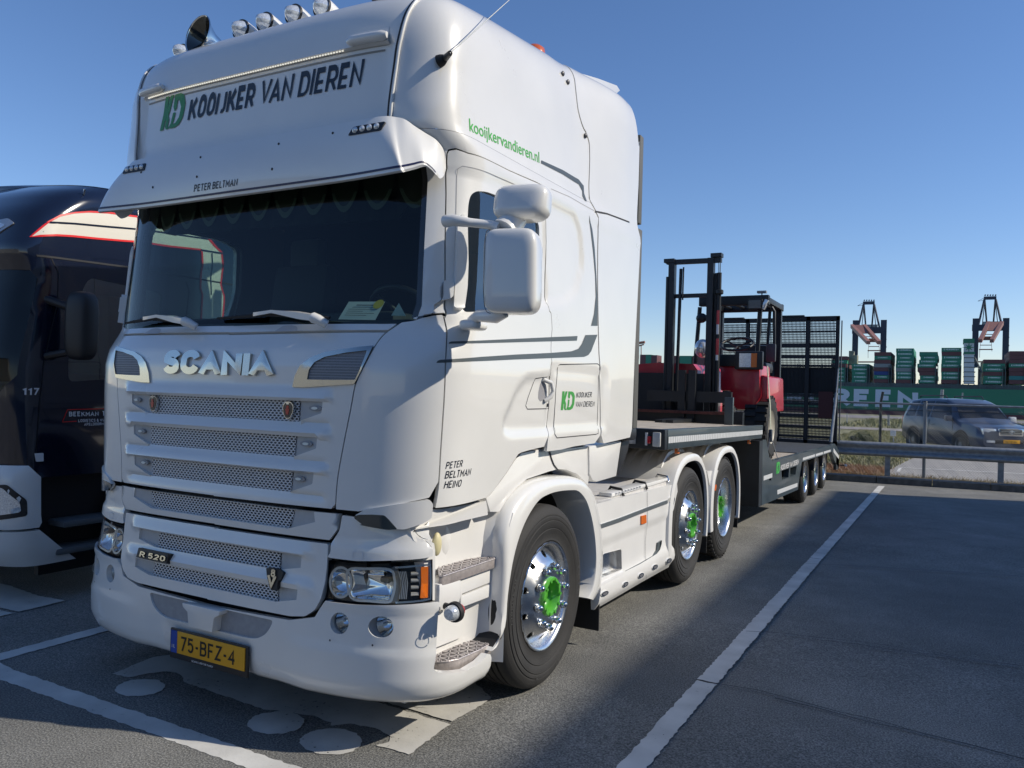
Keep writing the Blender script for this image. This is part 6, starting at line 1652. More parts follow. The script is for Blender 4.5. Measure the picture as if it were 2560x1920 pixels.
lp = [onG(p) for p in [(-5, 1290), (60, 1270), (118, 1300), (100, 1310), (45, 1318), (0, 1330)]]
mark('lorry_pictogram', [[(p[0], p[1]) for p in (onG(q) for q in crop(0, 1400, 3.19, [(-60, 180), (60, 200), (300, 285), (520, 325), (150, 415), (-60, 370)]))], [(p[0], p[1]) for p in (onG(q) for q in crop(0, 1400, 3.19, [(-60, 390), (0, 400), (110, 425), (0, 450), (-60, 460)]))]], PAINT2, .0022)
# cracks and repaired joints
CR = mat('crack_tar', (.012, .012, .013), .6)
mb = MB()
for pts in ([(1505, 1470), (1560, 1478), (1640, 1490), (1900, 1560), (2212, 1640)], [(1608, 1362), (1760, 1375), (1960, 1400), (2212, 1440)], [(1700, 1215), (1850, 1222), (2212, 1245)], [(1640, 1060), (1900, 1062), (2212, 1072)]):
    q = [onG(p) for p in pts]; q = resample([(a[0], a[1]) for a in q] + [(q[-1][0], q[-1][1])], .25)[:-1]
    q = [(x + random.uniform(-.015, .015), y + random.uniform(-.02, .02)) for x, y in q]
    w_ = .006; mb.loft([[(x, y - w_ * random.uniform(.3, 1), gz(y) + .003), (x, y + w_ * random.uniform(.3, 1), gz(y) + .003)] for x, y in q], closed=False)
tag(mb.build('tar_joints', CR, None, smooth=0), kind='structure')

# ------------------------------------------------------------------ warehouse that shades the bays on the right, and the sheds behind the camera
BW = mat('shed_cladding', (.50, .50, .47), .5, noise=.06, nscale=1)
def shed(name, x0, x1, y0, y1, h, label, wallm):
    t = thing(name, label, 'warehouse', (x0, y0, 0))
    MB().box(((x0 + x1) / 2, (y0 + y1) / 2, h / 2 - .1), (x1 - x0, y1 - y0, h)).build('wall', wallm, t, smooth=0)
    mb = MB()
    n = int((y1 - y0) / .5)
    for k in range(n): mb.box((x0 - .03, y0 + .25 + k * .5, h / 2), (.06, .12, h - .3))
    n = int((x1 - x0) / .5)
    for k in range(n):
        for yy in (y0 - .03, y1 + .03): mb.box((x0 + .25 + k * .5, yy, h / 2), (.12, .06, h - .3))
    mb.build('cladding_ribs', wallm, t, smooth=0)
    MB().box(((x0 + x1) / 2, (y0 + y1) / 2, h + .05), (x1 - x0 + .3, y1 - y0 + .3, .25)).build('roof_edge', mat('shed_trim', (.08, .09, .11), .5), t, smooth=0)
    return t
k_ = 1 / math.tan(R(SUN_EL)); H_ = 12.0
XW = 1.85 + H_ * k_ * math.cos(R(SUN_AZ)); YW = 12.9 + H_ * k_ * math.sin(R(SUN_AZ))
print('warehouse', XW, YW)
shed('warehouse', XW, XW + 18, -40, YW, H_, 'pale clad warehouse outside the picture on the right, shading the bays', BW)
shed('warehouse', -34, -6, -46, -30, 7.5, 'light panelled shed across the yard, mirrored in the windscreens', mat('cream_cladding', (.62, .60, .52), .5, noise=.05, nscale=1))
def kc1(pts): return crop(1560, 600, 3.687, pts)
def kc2(pts): return crop(1560, 1000, 3.687, pts)
# ------------------------------------------------------------------ neighbouring navy lorry
NX = -2.55
nav = thing('navy_lorry', 'dark navy lorry with white bumper and red-edged cream band, left of the white tractor', 'truck', (-3.8, 2.5, 0))
def lcr(pts): return crop(0, 450, 3.3175, pts)
def mcr(pts): return crop(0, 950, 2.765, pts)
NAVT = [(.90, 1.235, .50, .34, 5.0), (1.45, 1.250, .45, .36, 5.0), (1.75, 1.25, .45, .36, 5.0), (2.42, 1.24, .56, .34, 5.0), (2.56, 1.24, .50, .34, 4.5), (2.85, 1.238, .58, .40, 4.2), (3.04, 1.22, .74, .45, 3.6), (3.16, 1.14, .95, .5, 3.0)]
sn = np.linspace(0, CL + 2.2, 160); vn = np.linspace(.9, 3.16, 110); P = np.zeros((110, 160, 3))
for i, v in enumerate(vn):
    a, yf, b, n = [float(q) for q in interp(NAVT, v)]; x, y = plan(a, yf, b, n, sn.copy()); P[i, :, 0] = x; P[i, :, 1] = y + .12; P[i, :, 2] = v
class Shifted:
    def __init__(s, c, dx): s.c = c; s.dx = dx
    def at(s, sv, off=0.0): p = s.c.at(sv, off); p[:, 0] += s.dx; return p
NC0 = Chart(P, 0, CL + 2.2, .9, 3.16); NCX = NX - 1.25; NC = Shifted(NC0, NCX)
PW = P.copy(); PW[:, :, 0] += NCX; NCW = Chart(PW, 0, CL + 2.2, .9, 3.16)
nh = lambda pts: NCW.hits(pts)
swin = nh(lcr([(560, 770), (650, 770), (940, 850), (1130, 865), (1125, 1260), (1080, 1560), (540, 1620), (500, 1350), (520, 1000)]))
print('navy window', [tuple(round(c, 2) for c in q) for q in swin])
swin = rc([(1.62, 2.34), (1.66, 2.42), (2.30, 2.38), (2.36, 1.75), (2.28, 1.68), (1.60, 1.62), (1.585, 1.9)], .05)
nwl = mirror_loop([(0, 2.44), (1.22, 2.42), (1.28, 2.36), (1.24, 1.66), (1.10, 1.52), (0, 1.50)])
full_ = [(-3.6, .92), (3.6, .92), (3.6, 3.15), (-3.6, 3.15)]
nb = skin('', NC, [full_, nwl, swin, [(-a, b) for a, b in swin]], None, None, step=.06, thick=.03, build=False)
top = NC.at([(s_, 3.16) for s_ in np.linspace(0, 3.6, 40)]); topm = NC.at([(-s_ - 1e-4, 3.16) for s_ in np.linspace(0, 3.6, 40)])
nb.loft([[tuple(a * (1 - t) + b * t + np.array([0, 0, .05 * 4 * t * (1 - t)])) for t in np.linspace(0, 1, 9)] for a, b in zip(top, topm)], closed=False)
ncab = nb.build('cab', NAVY, nav, smooth=50)
skin('windscreen', NC, [nwl], MAT['windscreen_glass'], nav, off=-.005, thick=0, step=.08)
skin('side_window', NC, [swin], MAT['tinted_glass'], nav, off=-.012, thick=0, step=.08); skin('side_window', NC, [[(-a, b) for a, b in swin]], MAT['tinted_glass'], nav, off=-.012, thick=0, step=.08)
MB().box((NCX, 2.5, 2.0), (2.3, .05, 2.0)).build('cab_back', DARK, nav)
MB().box((NCX, 1.6, 1.35), (2.2, 1.7, .2)).build('cab_floor', DARK, nav)
MB().box((NCX + .6, 1.7, 1.9), (.5, .2, .9), bev=.05).build('seat_back', INTER, nav); MB().box((NCX + .6, 1.5, 1.6), (.5, .5, .18), bev=.05).build('seat', INTER, nav)
MB().box((NCX, .85, 1.48), (2.1, .4, .25), bev=.06).build('dashboard', INTER, nav)
# roof deflector
mb = MB(); prof = [(1.2, 3.06), (1.45, 3.12), (1.8, 3.16), (2.4, 3.17), (2.9, 3.12)]
mb.loft([[(NCX + w * 1.0, y, z - .10 * (abs(w) / 1.1) ** 3 + .02) for w in np.linspace(-1.08, 1.08, 13)] for y, z in prof], closed=False)
mb.build('roof_deflector', NAVY, nav, smooth=60)
# band
CREAM = mat('cream_band', (.72, .68, .58), .4, coat=.3); RED2 = mat('red_edge', (.75, .02, .02), .35, coat=.3)
def w3(pts): return crop(300, 450, 4.424, pts)
bu = nh(lcr([(400, 350), (500, 296), (620, 272), (740, 264), (900, 272), (1100, 300), (1190, 312)])) + nh(w3([(700, 480), (830, 510), (905, 580), (980, 650), (1120, 800), (1136, 940), (1120, 1080), (1128, 1220)])) + [(3.0, 1.3), (2.8, 1.3)] + nh(w3([(888, 1200), (890, 1090), (912, 940), (905, 800), (890, 770), (560, 735)])) + nh(lcr([(1150, 512), (1000, 502), (800, 485), (600, 465), (470, 458), (255, 472)]))
print('band', [tuple(round(c, 2) for c in q) for q in bu])
skin('band', NC, [bu], CREAM, nav, off=.003, thick=0, step=.08)
bl_ = nh(lcr([(370, 352), (620, 362), (900, 388), (1180, 412)])) + nh(w3([(600, 600), (975, 655)])); bl2 = nh(w3([(890, 775), (1130, 812)])); bl3 = nh(w3([(1012, 810), (1020, 940), (1000, 1100), (1005, 1270)]))
ribbon('band_edge', NC, bu, .016, RED2, nav, off=.005, closed=True, step=.05)
ribbon('band_line', NC, bl_, .014, NAVY, nav, off=.006, step=.05)
ribbon('band_line', NC, bl2, .016, NAVY, nav, off=.006); ribbon('band_line', NC, bl3, .012, NAVY, nav, off=.006)
ribbon('drip_rail', NC, [(1.3, 2.525), (2.0, 2.545), (3.2, 2.54)], .014, DARK, nav, off=.004, step=.05)
skin('roof_lamp_surround', NC, [rc([(.42, 2.60), (.62, 2.76), (.98, 2.80), (1.06, 2.76), (.86, 2.63), (.60, 2.575)], .02)], mat('satin_silver', (.45, .46, .47), .3, metal=.6), nav, off=.008, thick=.02, step=.05)
skin('roof_lamp', NC, [rc([(.49, 2.61), (.66, 2.735), (.93, 2.765), (.99, 2.745), (.83, 2.65), (.62, 2.60)], .015)], LENS, nav, off=.011, thick=0, step=.05)
ribbon('door_seam', NC, [(1.40, 2.52), (1.44, 2.2), (1.40, 1.6), (1.36, 1.1)], .008, mat('deep_black', (.002, .002, .003), .7), nav, off=.002)
ribbon('door_seam', NC, [(2.56, 2.5), (2.56, 1.6), (2.52, 1.1)], .008, MAT['deep_black'], nav, off=.002)
for s_, v_ in ((1.30, 3.05), (1.95, 3.08)): MB().cyl(Vector(NC.at([(s_, v_)])[0]), Vector(NC.at([(s_, v_)], .05)[0]), .008).build('roof_screw', CHROME, nav)
# lettering on the door
def ntext(s, a, h, name, m, b=None, **kw):
    mb = MB(); V0, _ = text_tris(s, 1, **kw); sz = h / V0[:, 1].max(); w_ = V0[:, 0].max() * sz
    W = (b[0] - a[0]) if b else w_
    put_text(mb, s, lambda V, d: NC.at(np.stack([a[0] + V[:, 0] / w_ * W, a[1] + V[:, 1]], 1), .003), sz, **kw); return mb.build(name, m, nav, smooth=0)
WL = mat('white_door_letters', (.72, .72, .72), .5)
h0, h1 = nh(mcr([(152, 102), (270, 98)])); ntext('117', h0, .050, 'fleet_number', WL, b=h1, bold=.03)
e0, e1 = nh(mcr([(475, 252), (680, 243)])); print('beek', e0, e1)
wb = e1[0] - e0[0]
ntext('BEEKMAN', e0, .036, 'door_lettering', WL, b=e1, bold=.03); ntext('TRANSPORT', (e1[0] + wb * .12, e0[1] + .002), .036, 'door_lettering', WL, b=(e1[0] + wb * 1.35, e0[1]), bold=.03)
f0, f1 = nh(mcr([(540, 292), (670, 285)])); ntext('LOGISTICS & WAREHOUSING', (f0[0], f0[1]), .024, 'door_lettering', WL, b=(f0[0] + (f1[0] - f0[0]) * 2.45, f0[1]), bold=.03)
f0, f1 = nh(mcr([(580, 316), (714, 310)])); ntext('APELDOORN', f0, .022, 'door_lettering', WL, b=f1, bold=.03)
p0, p1, p2 = nh(mcr([(430, 290), (465, 205), (725, 193)])); p3 = nh(mcr([(528, 285)]))[0]
ribbon('lettering_frame', NC, [p3, p0, p1, (p2[0] + wb * 1.6, p2[1] - .0)], .006, RED2, nav, off=.003)
# white bumper with headlamp
NB = [(.26, 1.21, .58, .40, 4.5), (.40, 1.25, .50, .40, 5), (.62, 1.255, .46, .36, 5), (.95, 1.245, .46, .36, 5), (1.02, 1.23, .49, .36, 5)]
sbn = np.linspace(0, CL + .4, 100); vbn = np.linspace(.26, 1.02, 50); P = np.zeros((50, 100, 3))
for i, v in enumerate(vbn):
    a, yf, b, n = [float(q) for q in interp(NB, v)]; x, y = plan(a, yf, b, n, sbn.copy()); P[i, :, 0] = x; P[i, :, 1] = y + .12; P[i, :, 2] = v
NBc0 = Chart(P, 0, CL + .4, .26, 1.02); NBs = Shifted(NBc0, NCX); PW = P.copy(); PW[:, :, 0] += NCX; NBW = Chart(PW, 0, CL + .4, .26, 1.02)
edge = [(1.30, 1.01), (1.40, .93), (1.405, .60), (1.375, .55), (1.56, .28)]
skin('bumper', NBs, [shrink(mirror_loop([(0, 1.015)] + edge[:3] + [(1.375, .565), (0, .56)]), .002)], WHITE, nav, step=.06, off=.02, thick=.04)
skin('lower_bumper', NBs, [shrink(mirror_loop([(0, .548)] + [(1.375, .55), (1.56, .285), (0, .27)]), .002)], WHITE, nav, step=.06, off=.015, thick=.04)
for sd in both:
    h_ = skin('headlamp', NBs, [rc([(.70, .86), (1.20, .885), (1.31, .77), (1.315, .66), (1.02, .615), (.72, .62)], .02)], BLACK, nav, off=.022, thick=0, side=sd, step=.05)
    skin('headlamp_lens', NBs, [rc([(.74, .84), (1.17, .862), (1.27, .76), (1.28, .69), (1.02, .645), (.75, .65)], .02)], LENS, h_, off=.026, thick=0, side=sd, step=.05)
    skin('marker', NC, [rc([(1.35, 1.10), (1.41, 1.10), (1.41, 1.04), (1.36, 1.04)], .005)], PLASTW, nav, off=.01, thick=.01, side=sd)
    x_ = NCX + 1.17 * sd
    st_ = MB().box((x_, 1.32, .56), (.22, .62, .05), bev=.02).build('step', mat('step_grey', (.12, .13, .135), .6), nav)
    MB().box((x_ - .12 * sd, 1.35, .62), (.05, .80, .9)).build('step_housing', BLACK, nav)
    MB().box((x_ - .02 * sd, 1.32, .36), (.24, .7, .05), bev=.02).build('step', MAT['step_grey'], nav)
    m_ = MB().loft(superbox((NCX + 1.47 * sd, .98, 2.03), (.10, .085, .25), 4, Matrix.Rotation(R(12) * sd, 3, 'Z'))).build('mirror', BLACK, nav, smooth=60)
    MB().tube([(NCX + 1.22 * sd, .86, 2.22), (NCX + 1.40 * sd, .94, 2.16)], .03).build('mirror_arm', BLACK, m_)
    MB().tube([(NCX + 1.22 * sd, .86, 1.80), (NCX + 1.40 * sd, .94, 1.84)], .03).build('mirror_arm', BLACK, m_)
    for yy in (1.95, 5.2):
        w_ = place(wf, nav, (NCX + 1.22 * sd, yy, .505), sd < 0)
MB().box((NCX, 5.2, 2.0), (2.5, 4.8, 1.9)).build('load_box', mat('navy_box', (.008, .011, .026), .4), nav, smooth=0)
MB().box((NCX, 3.6, .8), (.9, 5.6, .35)).build('chassis', DARK, nav)
MB().box((NCX, 1.2, .75), (1.7, .9, .6)).build('underbody', DARK, nav)

# ------------------------------------------------------------------ low-loader trailer
trl = thing('lowbed_trailer', 'dark grey step-frame trailer with raised mesh ramps, coupled behind the white tractor', 'trailer', (0, 9, 0))
zD = lambda y: 1.372 - .0184 * (y - 3.48)
zL = lambda y: .838 - .0172 * (y - 7.5)
W2 = 1.275
def slab(name, pts, x0, x1, m, parent, bevel=0.0, smooth=35):
    return MB().prism(pts, 'x', x0, x1).build(name, m, parent, bevel=bevel, smooth=smooth)
WOOD = mat('worn_deck_boards', (.42, .37, .30), .85, noise=.3, nscale=4, stretch=(14, 1, 1), bump=.3)
slab('gooseneck_deck', [(3.50, zD(3.5) - .012), (7.22, zD(7.22) - .012), (7.22, zD(7.22) - .10), (3.50, zD(3.5) - .10)], -W2 + .07, W2 - .07, WOOD, trl)
for sd in both: slab('gooseneck_rail', [(3.48, zD(3.48)), (7.20, zD(7.2)), (7.14, zD(7.2) - .155), (3.48, zD(3.48) - .158)], (W2 - .07) * sd, W2 * sd, TEXG, trl, .004)
fr = slab('front_beam', [(3.42, zD(3.48)), (3.50, zD(3.48) + .001), (3.50, zD(3.48) - .16), (3.42, zD(3.48) - .158)], -W2, W2, mat('trailer_dark_face', (.018, .022, .026), .5), trl, .004)
for sd in both:
    q = [onY(p, 3.41) for p in kc2([(92, 305), (262, 308), (262, 405), (92, 402)])]
    MB().box((.93 * sd, 3.412, zD(3.4) - .082), (.22, .012, .085), bev=.004).build('chipped_plate', mat('chipped_white_paint', (.50, .50, .48), .7, noise=.55, nscale=26), fr)
    MB().box((1.215 * sd, 3.405, zD(3.4) - .08), (.065, .03, .115), bev=.012).build('front_lamp', mat('white_lamp', (.6, .6, .58), .2, coat=1), fr)
    MB().box((1.13 * sd, 3.41, zD(3.4) - .08), (.018, .02, .10)).build('white_tab', PLASTW, fr); MB().box((1.155 * sd, 3.405, zD(3.4) - .085), (.028, .03, .06), bev=.008).build('red_lamp', REDL, fr)
    mb = MB(); n_ = 60
    for k in range(n_):
        ya, yb2 = 3.51 + (7.17 - 3.51) * k / n_, 3.51 + (7.17 - 3.51) * (k + 1) / n_ - .006
        mb.add([(W2 * 1.0016 * sd, ya, zD(ya) - .058), (W2 * 1.0016 * sd, yb2, zD(yb2) - .058), (W2 * 1.0016 * sd, yb2, zD(yb2) - .108), (W2 * 1.0016 * sd, ya, zD(ya) - .108)], [(0, 1, 2, 3)])
    mb.build('reflective_strip', REFL, trl, smooth=0)
    for yy in (4.0, 6.8): MB().box((1.20 * sd, yy, zD(yy) - .19), (.03, .06, .05), bev=.006).build('side_marker', AMBER, trl)
slab('gooseneck_frame', [(3.6, 1.14), (7.1, 1.12), (7.1, .75), (6.9, .70), (6.6, .95), (3.6, 1.0)], -.55, .55, DARK, trl)
NG = mat('neck_grey', (.016, .020, .024), .5, noise=.3, nscale=5)
slab('neck_bulkhead', [(7.02, 1.12), (7.20, 1.12), (7.22, .34), (7.05, .34)], -W2, W2, NG, trl)
dk = slab('lower_deck', [(7.2, zL(7.2) - .01), (14.2, zL(14.2) - .01), (14.2, zL(14.2) - .09), (7.2, zL(7.2) - .09)], -W2 + .06, W2 - .06, WOOD, trl)
slab('chequer_deck', [(10.2, zL(10.2) + .002), (14.2, zL(14.2) + .002), (14.2, zL(14.2) - .008), (10.2, zL(10.2) - .008)], -W2 + .07, W2 - .07, mat('black_deck_plate', (.05, .055, .06), .7, noise=.3, nscale=20, bump=.4), trl)
for sd in both:
    pts = [(7.2, 1.13), (7.235, .338), (9.92, .262), (10.08, .50), (10.22, .655), (13.6, .60), (13.9, .60), (14.35, .40), (15.15, .19), (15.16, .55), (14.35, .74), (13.8, zL(13.8)), (7.86, zL(7.86)), (7.62, .90), (7.42, 1.12)]
    V, F, bl = flat_mesh([pts, [(8.35, .60), (8.60, .60), (8.55, .50), (8.38, .50)] if False else [(8.50, .655), (9.10, .645), (9.06, .52), (8.56, .53)], [(9.2, .64), (9.75, .63), (9.66, .51), (9.22, .515)], [(7.66, .66), (7.80, .655), (7.80, .59), (7.66, .595)]], .25)
    mb = MB(); T = np.stack([np.full(len(V), W2 * sd), V[:, 0], V[:, 1]], 1); mb.add(T, F)
    for l in bl:
        k = len(l); b2_ = T[l].copy(); b2_[:, 0] = (W2 - .07) * sd; mb.add(list(T[l]) + list(b2_), [(i, (i + 1) % k, k + (i + 1) % k, k + i) for i in range(k)])
    sr = mb.build('side_rail', TEXG, trl, smooth=30)
    mb = MB()
    for ya, yb2, zo, hh in ((7.30, 7.85, -.155, .055), (10.3, 11.6, -.075, .04), (11.7, 12.6, -.075, .04), (12.7, 13.7, -.075, .04)):
        mb.add([(W2 * 1.0016 * sd, ya, zL(ya) + zo), (W2 * 1.0016 * sd, yb2, zL(yb2) + zo), (W2 * 1.0016 * sd, yb2, zL(yb2) + zo - hh), (W2 * 1.0016 * sd, ya, zL(ya) + zo - hh)], [(0, 1, 2, 3)])
    mb.add([(W2 * 1.0016 * sd, 8.22, .425), (W2 * 1.0016 * sd, 9.85, .370), (W2 * 1.0016 * sd, 9.85, .315), (W2 * 1.0016 * sd, 8.24, .365)], [(0, 1, 2, 3)])
    mb.add([(W2 * 1.0016 * sd, 14.15, .66), (W2 * 1.0016 * sd, 15.10, .45), (W2 * 1.0016 * sd, 15.10, .38), (W2 * 1.0016 * sd, 14.15, .58)], [(0, 1, 2, 3)])
    mb.build('reflective_strip', REFL, sr, smooth=0)
    for k, yy in enumerate((10.80, 11.98, 13.02)):
        w_ = copy_tree(wd, trl); w_.scale = (1, .71, .71); w_.location = Vector((1.25 * sd, yy, .335)) - ORG[trl.name]
        if sd < 0: w_.rotation_euler = (0, 0, PI)
        pr = [(W2 * .995, yy + .50 * math.cos(a), .40 + .50 * math.sin(a)) for a in np.linspace(R(15), R(165), 14)]
        mb = MB(); mb.loft([[(x_ * sd, yy + .40 * math.cos(a), .33 + .40 * math.sin(a)) for x_ in (.80, 1.262)] for a in np.linspace(R(12), R(168), 14)], closed=False); mb.build('wheel_cover', DARK, sr, smooth=50)
        MB().box((.95 * sd, yy + .56, .42), (.3, .02, .34)).build('spray_flap', RUBBER, trl)
mb = MB()
put_text(mb, 'KOOIJKER VAN DIEREN', lambda V, d: np.stack([np.full(len(V), W2 + .003), 8.42 + V[:, 0], zL(8.6) - .155 + V[:, 1] - .017 * V[:, 0]], 1), .105, shear=.2, bold=.02, xs=1.0)
tw = max(v[1] for v in mb.v) - 8.42
mb.v = [(a, 8.42 + (b - 8.42) * 1.50 / tw, c) for a, b, c in mb.v]
mb.build('trailer_lettering', WL, trl, smooth=0)
class Flat:
    def at(s, sv, off=0.0): sv = np.atleast_2d(np.array(sv, float)); return np.stack([np.full(len(sv), W2 + .003), sv[:, 0], sv[:, 1]], 1)
logo(Flat(), (8.12, zL(8.1) - .185), .22, .15, mat('bright_green', (.07, .55, .10), .4), trl, 0, shear=.05)
MB().box((0, 11.6, .55), (1.0, 5.2, .22)).build('underframe', DARK, trl)
mb = MB(); mb.box((1.25, 14.9, .32), (.05, .5, .26)); mb.build('rear_end_plate', NG, trl)
MB().tube([(1.30, 15.15, .25), (1.38, 15.2, .25)], .012).build('rear_marker_arm', BLACK, trl); MB().ball((1.40, 15.2, .25), (.03, .03, .03), 10, 6).build('rear_marker', PLASTW, trl)
ct = (1.22, 9.6, .02); 
# ramps, folded upright: frames with bars and mesh
RM = mat('ramp_steel', (.010, .013, .017), .55, noise=.3, nscale=6)
YR = 15.0
def ramp(x0, x1, label):
    r_ = empty('mesh_ramp', ((x0 + x1) / 2, YR, .70)); ORG[r_.name] = Vector(((x0 + x1) / 2, YR, .70)); attach(r_, trl)
    r_.location = Vector(((x0 + x1) / 2, YR, .70)) - ORG[trl.name]
    zb, zt = .66, 3.33 + (x0 + x1) * .010; xm = (x0 + x1) / 2; t = .055
    mb = MB()
    for x in (x0 + .03, xm, x1 - .03): mb.box((x, YR, (zb + zt) / 2), (.06 if x != xm else .075, .10, zt - zb))
    mb.box((xm, YR, zt - .04), (x1 - x0, .10, .09)); mb.box(((x0 + xm) / 2, YR - .01, zt + .015), ((x1 - x0) * .36, .12, .035)); mb.box((xm, YR, zb + .04), (x1 - x0, .10, .10))
    mb.build('ramp_frame', RM, r_, smooth=0)
    mb = MB()
    for z, h_ in ((3.03, .035), (2.74, .09), (2.50, .07), (2.31, .05), (1.69, .05), (1.51, .05), (1.26, .07), (1.03, .05), (.82, .05)): mb.box((xm, YR + .01, z), (x1 - x0 - .05, .05, h_))
    for z in (2.38, 1.95, 1.50, 1.45): pass
    mb.build('ramp_crossbars', RM, r_, smooth=0)
    mb = MB(); n_ = int((x1 - x0) / .028)
    for k in range(n_):
        x = x0 + .03 + (x1 - x0 - .06) * (k + .5) / n_; mb.box((x, YR + .02, (zb + zt) / 2 - .05), (.0145, .012, zt - zb - .1))
    for k in range(int((zt - zb) / .055)):
        z = zb + .06 + k * .055
        mb.box((xm, YR + .03, z), (x1 - x0 - .06, .008, .0135))
    mb.build('ramp_mesh', RM, r_, smooth=0)
    mb = MB(); mb.box((xm, YR + .04, 2.0), (x1 - x0 - .1, .01, .56))
    mb.build('ramp_plate', RM, r_, smooth=0)
    return r_
ramp(-1.22, -.02, ''); ramp(.02, 1.24, '')
mb = MB(); mb.tube([(1.20, 14.35, .76), (1.235, 14.75, 1.75)], .028, 8); mb.tube([(1.235, 14.75, 1.75), (1.24, 14.95, 2.25)], .014, 8); mb.build('ramp_strut', STEELD, trl)
MB().box((1.01, 14.94, 1.50), (.28, .02, .55)).build('ramp_marker_board', mat('dull_red_board', (.06, .012, .014), .6), trl)
MB().box((1.285, 14.98, 2.0), (.02, .05, 2.5)).build('ramp_edge', mat('ramp_edge_grey', (.06, .065, .07), .4), trl)

# ------------------------------------------------------------------ truck-mounted forklift on the trailer
fk = thing('forklift', 'red and black mast forklift strapped down on the grey trailer', 'forklift', (.1, 8.5, .82))
BK = mat('mast_black', (.012, .015, .019), .45, noise=.2, nscale=8)
YM = 7.72
def my(pts, y=YM): return [onY(p, y) for p in kc1(pts)]
mt = my([(400, 190), (485, 190), (780, 170), (835, 160), (900, 150), (440, 1400), (835, 1400), (400, 340), (900, 300), (490, 515), (770, 505)])
xl0, xl1, xr0, xr1 = mt[0][0], mt[1][0], mt[2][0], mt[3][0]; ztop = mt[0][2]
mast = empty('mast', (0, YM, 1.3)); ORG[mast.name] = Vector((0, YM, 1.3)); attach(mast, fk); mast.location = Vector((0, YM, 1.3)) - ORG[fk.name]
def mbx_(name, c, d, m=BK, p=mast, bev=0.0, rot=None): return MB().box(c, d, bev=bev, rot=rot).build(name, m, p, smooth=35 if bev else 0)
zb = 1.22
for (a, b) in ((xl0 + .045, xl0 + .115), (xr0, xr1)):
    mbx_('inner_mast_rail', ((a + b) / 2, YM, (zb + ztop) / 2), (b - a, .10, ztop - zb))
xo_l, xo_r = xl0 - .005, mt[4][0] + .0
zo = mt[7][2]
mbx_('outer_mast_rail', (xo_l + .035, YM + .07, (zb + zo) / 2), (.07, .12, zo - zb)); mbx_('outer_mast_rail', (xr1 + .035, YM + .07, (zb + mt[8][2]) / 2), (.055, .12, mt[8][2] - zb))
mbx_('mast_crosshead', ((xl0 + xo_r) / 2, YM, ztop - .03), (xo_r - xl0, .07, .06), rot=Matrix.Rotation(R(0.5), 3, 'Y'))
mbx_('mast_cap', (xl0 + .04, YM, ztop - .01), (.14, .12, .05)); mbx_('mast_cap', (xo_r - .06, YM, ztop + .03), (.14, .12, .05))
mbx_('mast_crossbar', ((mt[9][0] + mt[10][0]) / 2, YM + .04, (mt[9][2] + mt[10][2]) / 2), (mt[10][0] - mt[9][0] + .1, .06, .05))
for x_, top_z, bar in ((xo_l + .02, zo, 0), (xo_r - .025, mt[8][2], 1)):
    MB().cyl((x_, YM + .01, zb), (x_, YM + .01, top_z), .030).build('lift_cylinder', BK, mast); MB().cyl((x_, YM + .01, top_z), (x_, YM + .01, ztop), .018).build('cylinder_rod', CHROME, mast)
MB().lathe([(.045, 0), (.055, .01), (.055, .05), (.04, .06)], (xo_r - .02, YM, my([(895, 500)])[0][2]), (0, 0, 1), 16).build('cylinder_clamp', BK, mast)
MB().tube([(xl0 + .19, YM, ztop - .12), (xl0 + .18, YM, 2.4), (xl0 + .17, YM - .02, zb + .3)], .022, 8).build('hose_and_chain', BK, mast); MB().tube([(xl0 + .225, YM, ztop - .1), (xl0 + .222, YM, 2.9)], .012, 6).build('hose_and_chain', BK, mast)
# red/white lettering stripe on the right cylinder
for z0_, z1_, m_ in ((650, 780, REDP), (780, 870, WL), (910, 1060, REDP), (1060, 1110, WL)):
    a, b = my([(885, z0_), (885, z1_)]); mbx_('cylinder_sticker', (xo_r - .022, YM - .026, (a[2] + b[2]) / 2), (.030, .008, abs(a[2] - b[2])), m_)
# carriage and forks
cg = my([(215, 1390), (990, 1395), (215, 1480), (990, 1500), (520, 1355), (655, 1355)], YM - .25)
mbx_('fork_carriage', ((cg[0][0] + cg[1][0]) / 2, YM - .22, cg[0][2] - .06), (cg[1][0] - cg[0][0], .08, .14)); mbx_('fork_carriage', ((cg[0][0] + cg[1][0]) / 2, YM - .22, 1.36), (cg[1][0] - cg[0][0] + .3, .10, .16))
for a in (cg[4][0] + .03, cg[5][0] - .03): mbx_('fork', (a, YM - .28, 1.62), (.09, .05, .68)); mbx_('fork', (a, YM - .75, 1.32), (.09, .9, .04))
mbx_('rusty_bar', ((-.45 + .70) / 2 - .1, YM - .34, 1.42), (1.5, .06, .035), mat('rust_red_bar', (.12, .035, .025), .7, noise=.4, nscale=20))
# body
hood_l = my([(120, 1150), (500, 1110), (610, 1150), (740, 1150), (740, 1230), (120, 1230)], 8.1)
mb = MB(); x0_, x1_ = -1.10, .62
mb.loft([[(x0_, y, 1.95 - (.10 if y < 8.3 else 0)), (x0_ + .12, y, 2.02), (-.3, y, 2.075), (.18, y, 2.06), (.24, y, 1.98), (.24, y, 1.35), (x0_, y, 1.35)] for y in (8.0, 8.15, 9.4)], cap=True)
mb.build('engine_cover', REDP, fk, smooth=50)
mbx_('front_plate', (-.35, 7.97, 1.62), (1.40, .08, .62), BK, fk); 
rb = my([(885, 1150), (1250, 1150), (1255, 1440), (1190, 1570), (1040, 1565), (985, 1500), (985, 1390), (885, 1390)], 8.05)
MB().prism([(p[0], p[2]) for p in rb], 'y', 8.05, 8.75).build('battery_cover', REDP, fk, bevel=.03)
rb = my([(1255, 1240), (1325, 1260), (1330, 1590), (1200, 1565)], 8.15)
MB().prism([(p[0], p[2]) for p in rb], 'y', 8.15, 9.3).build('rear_cover', REDP, fk, bevel=.03)
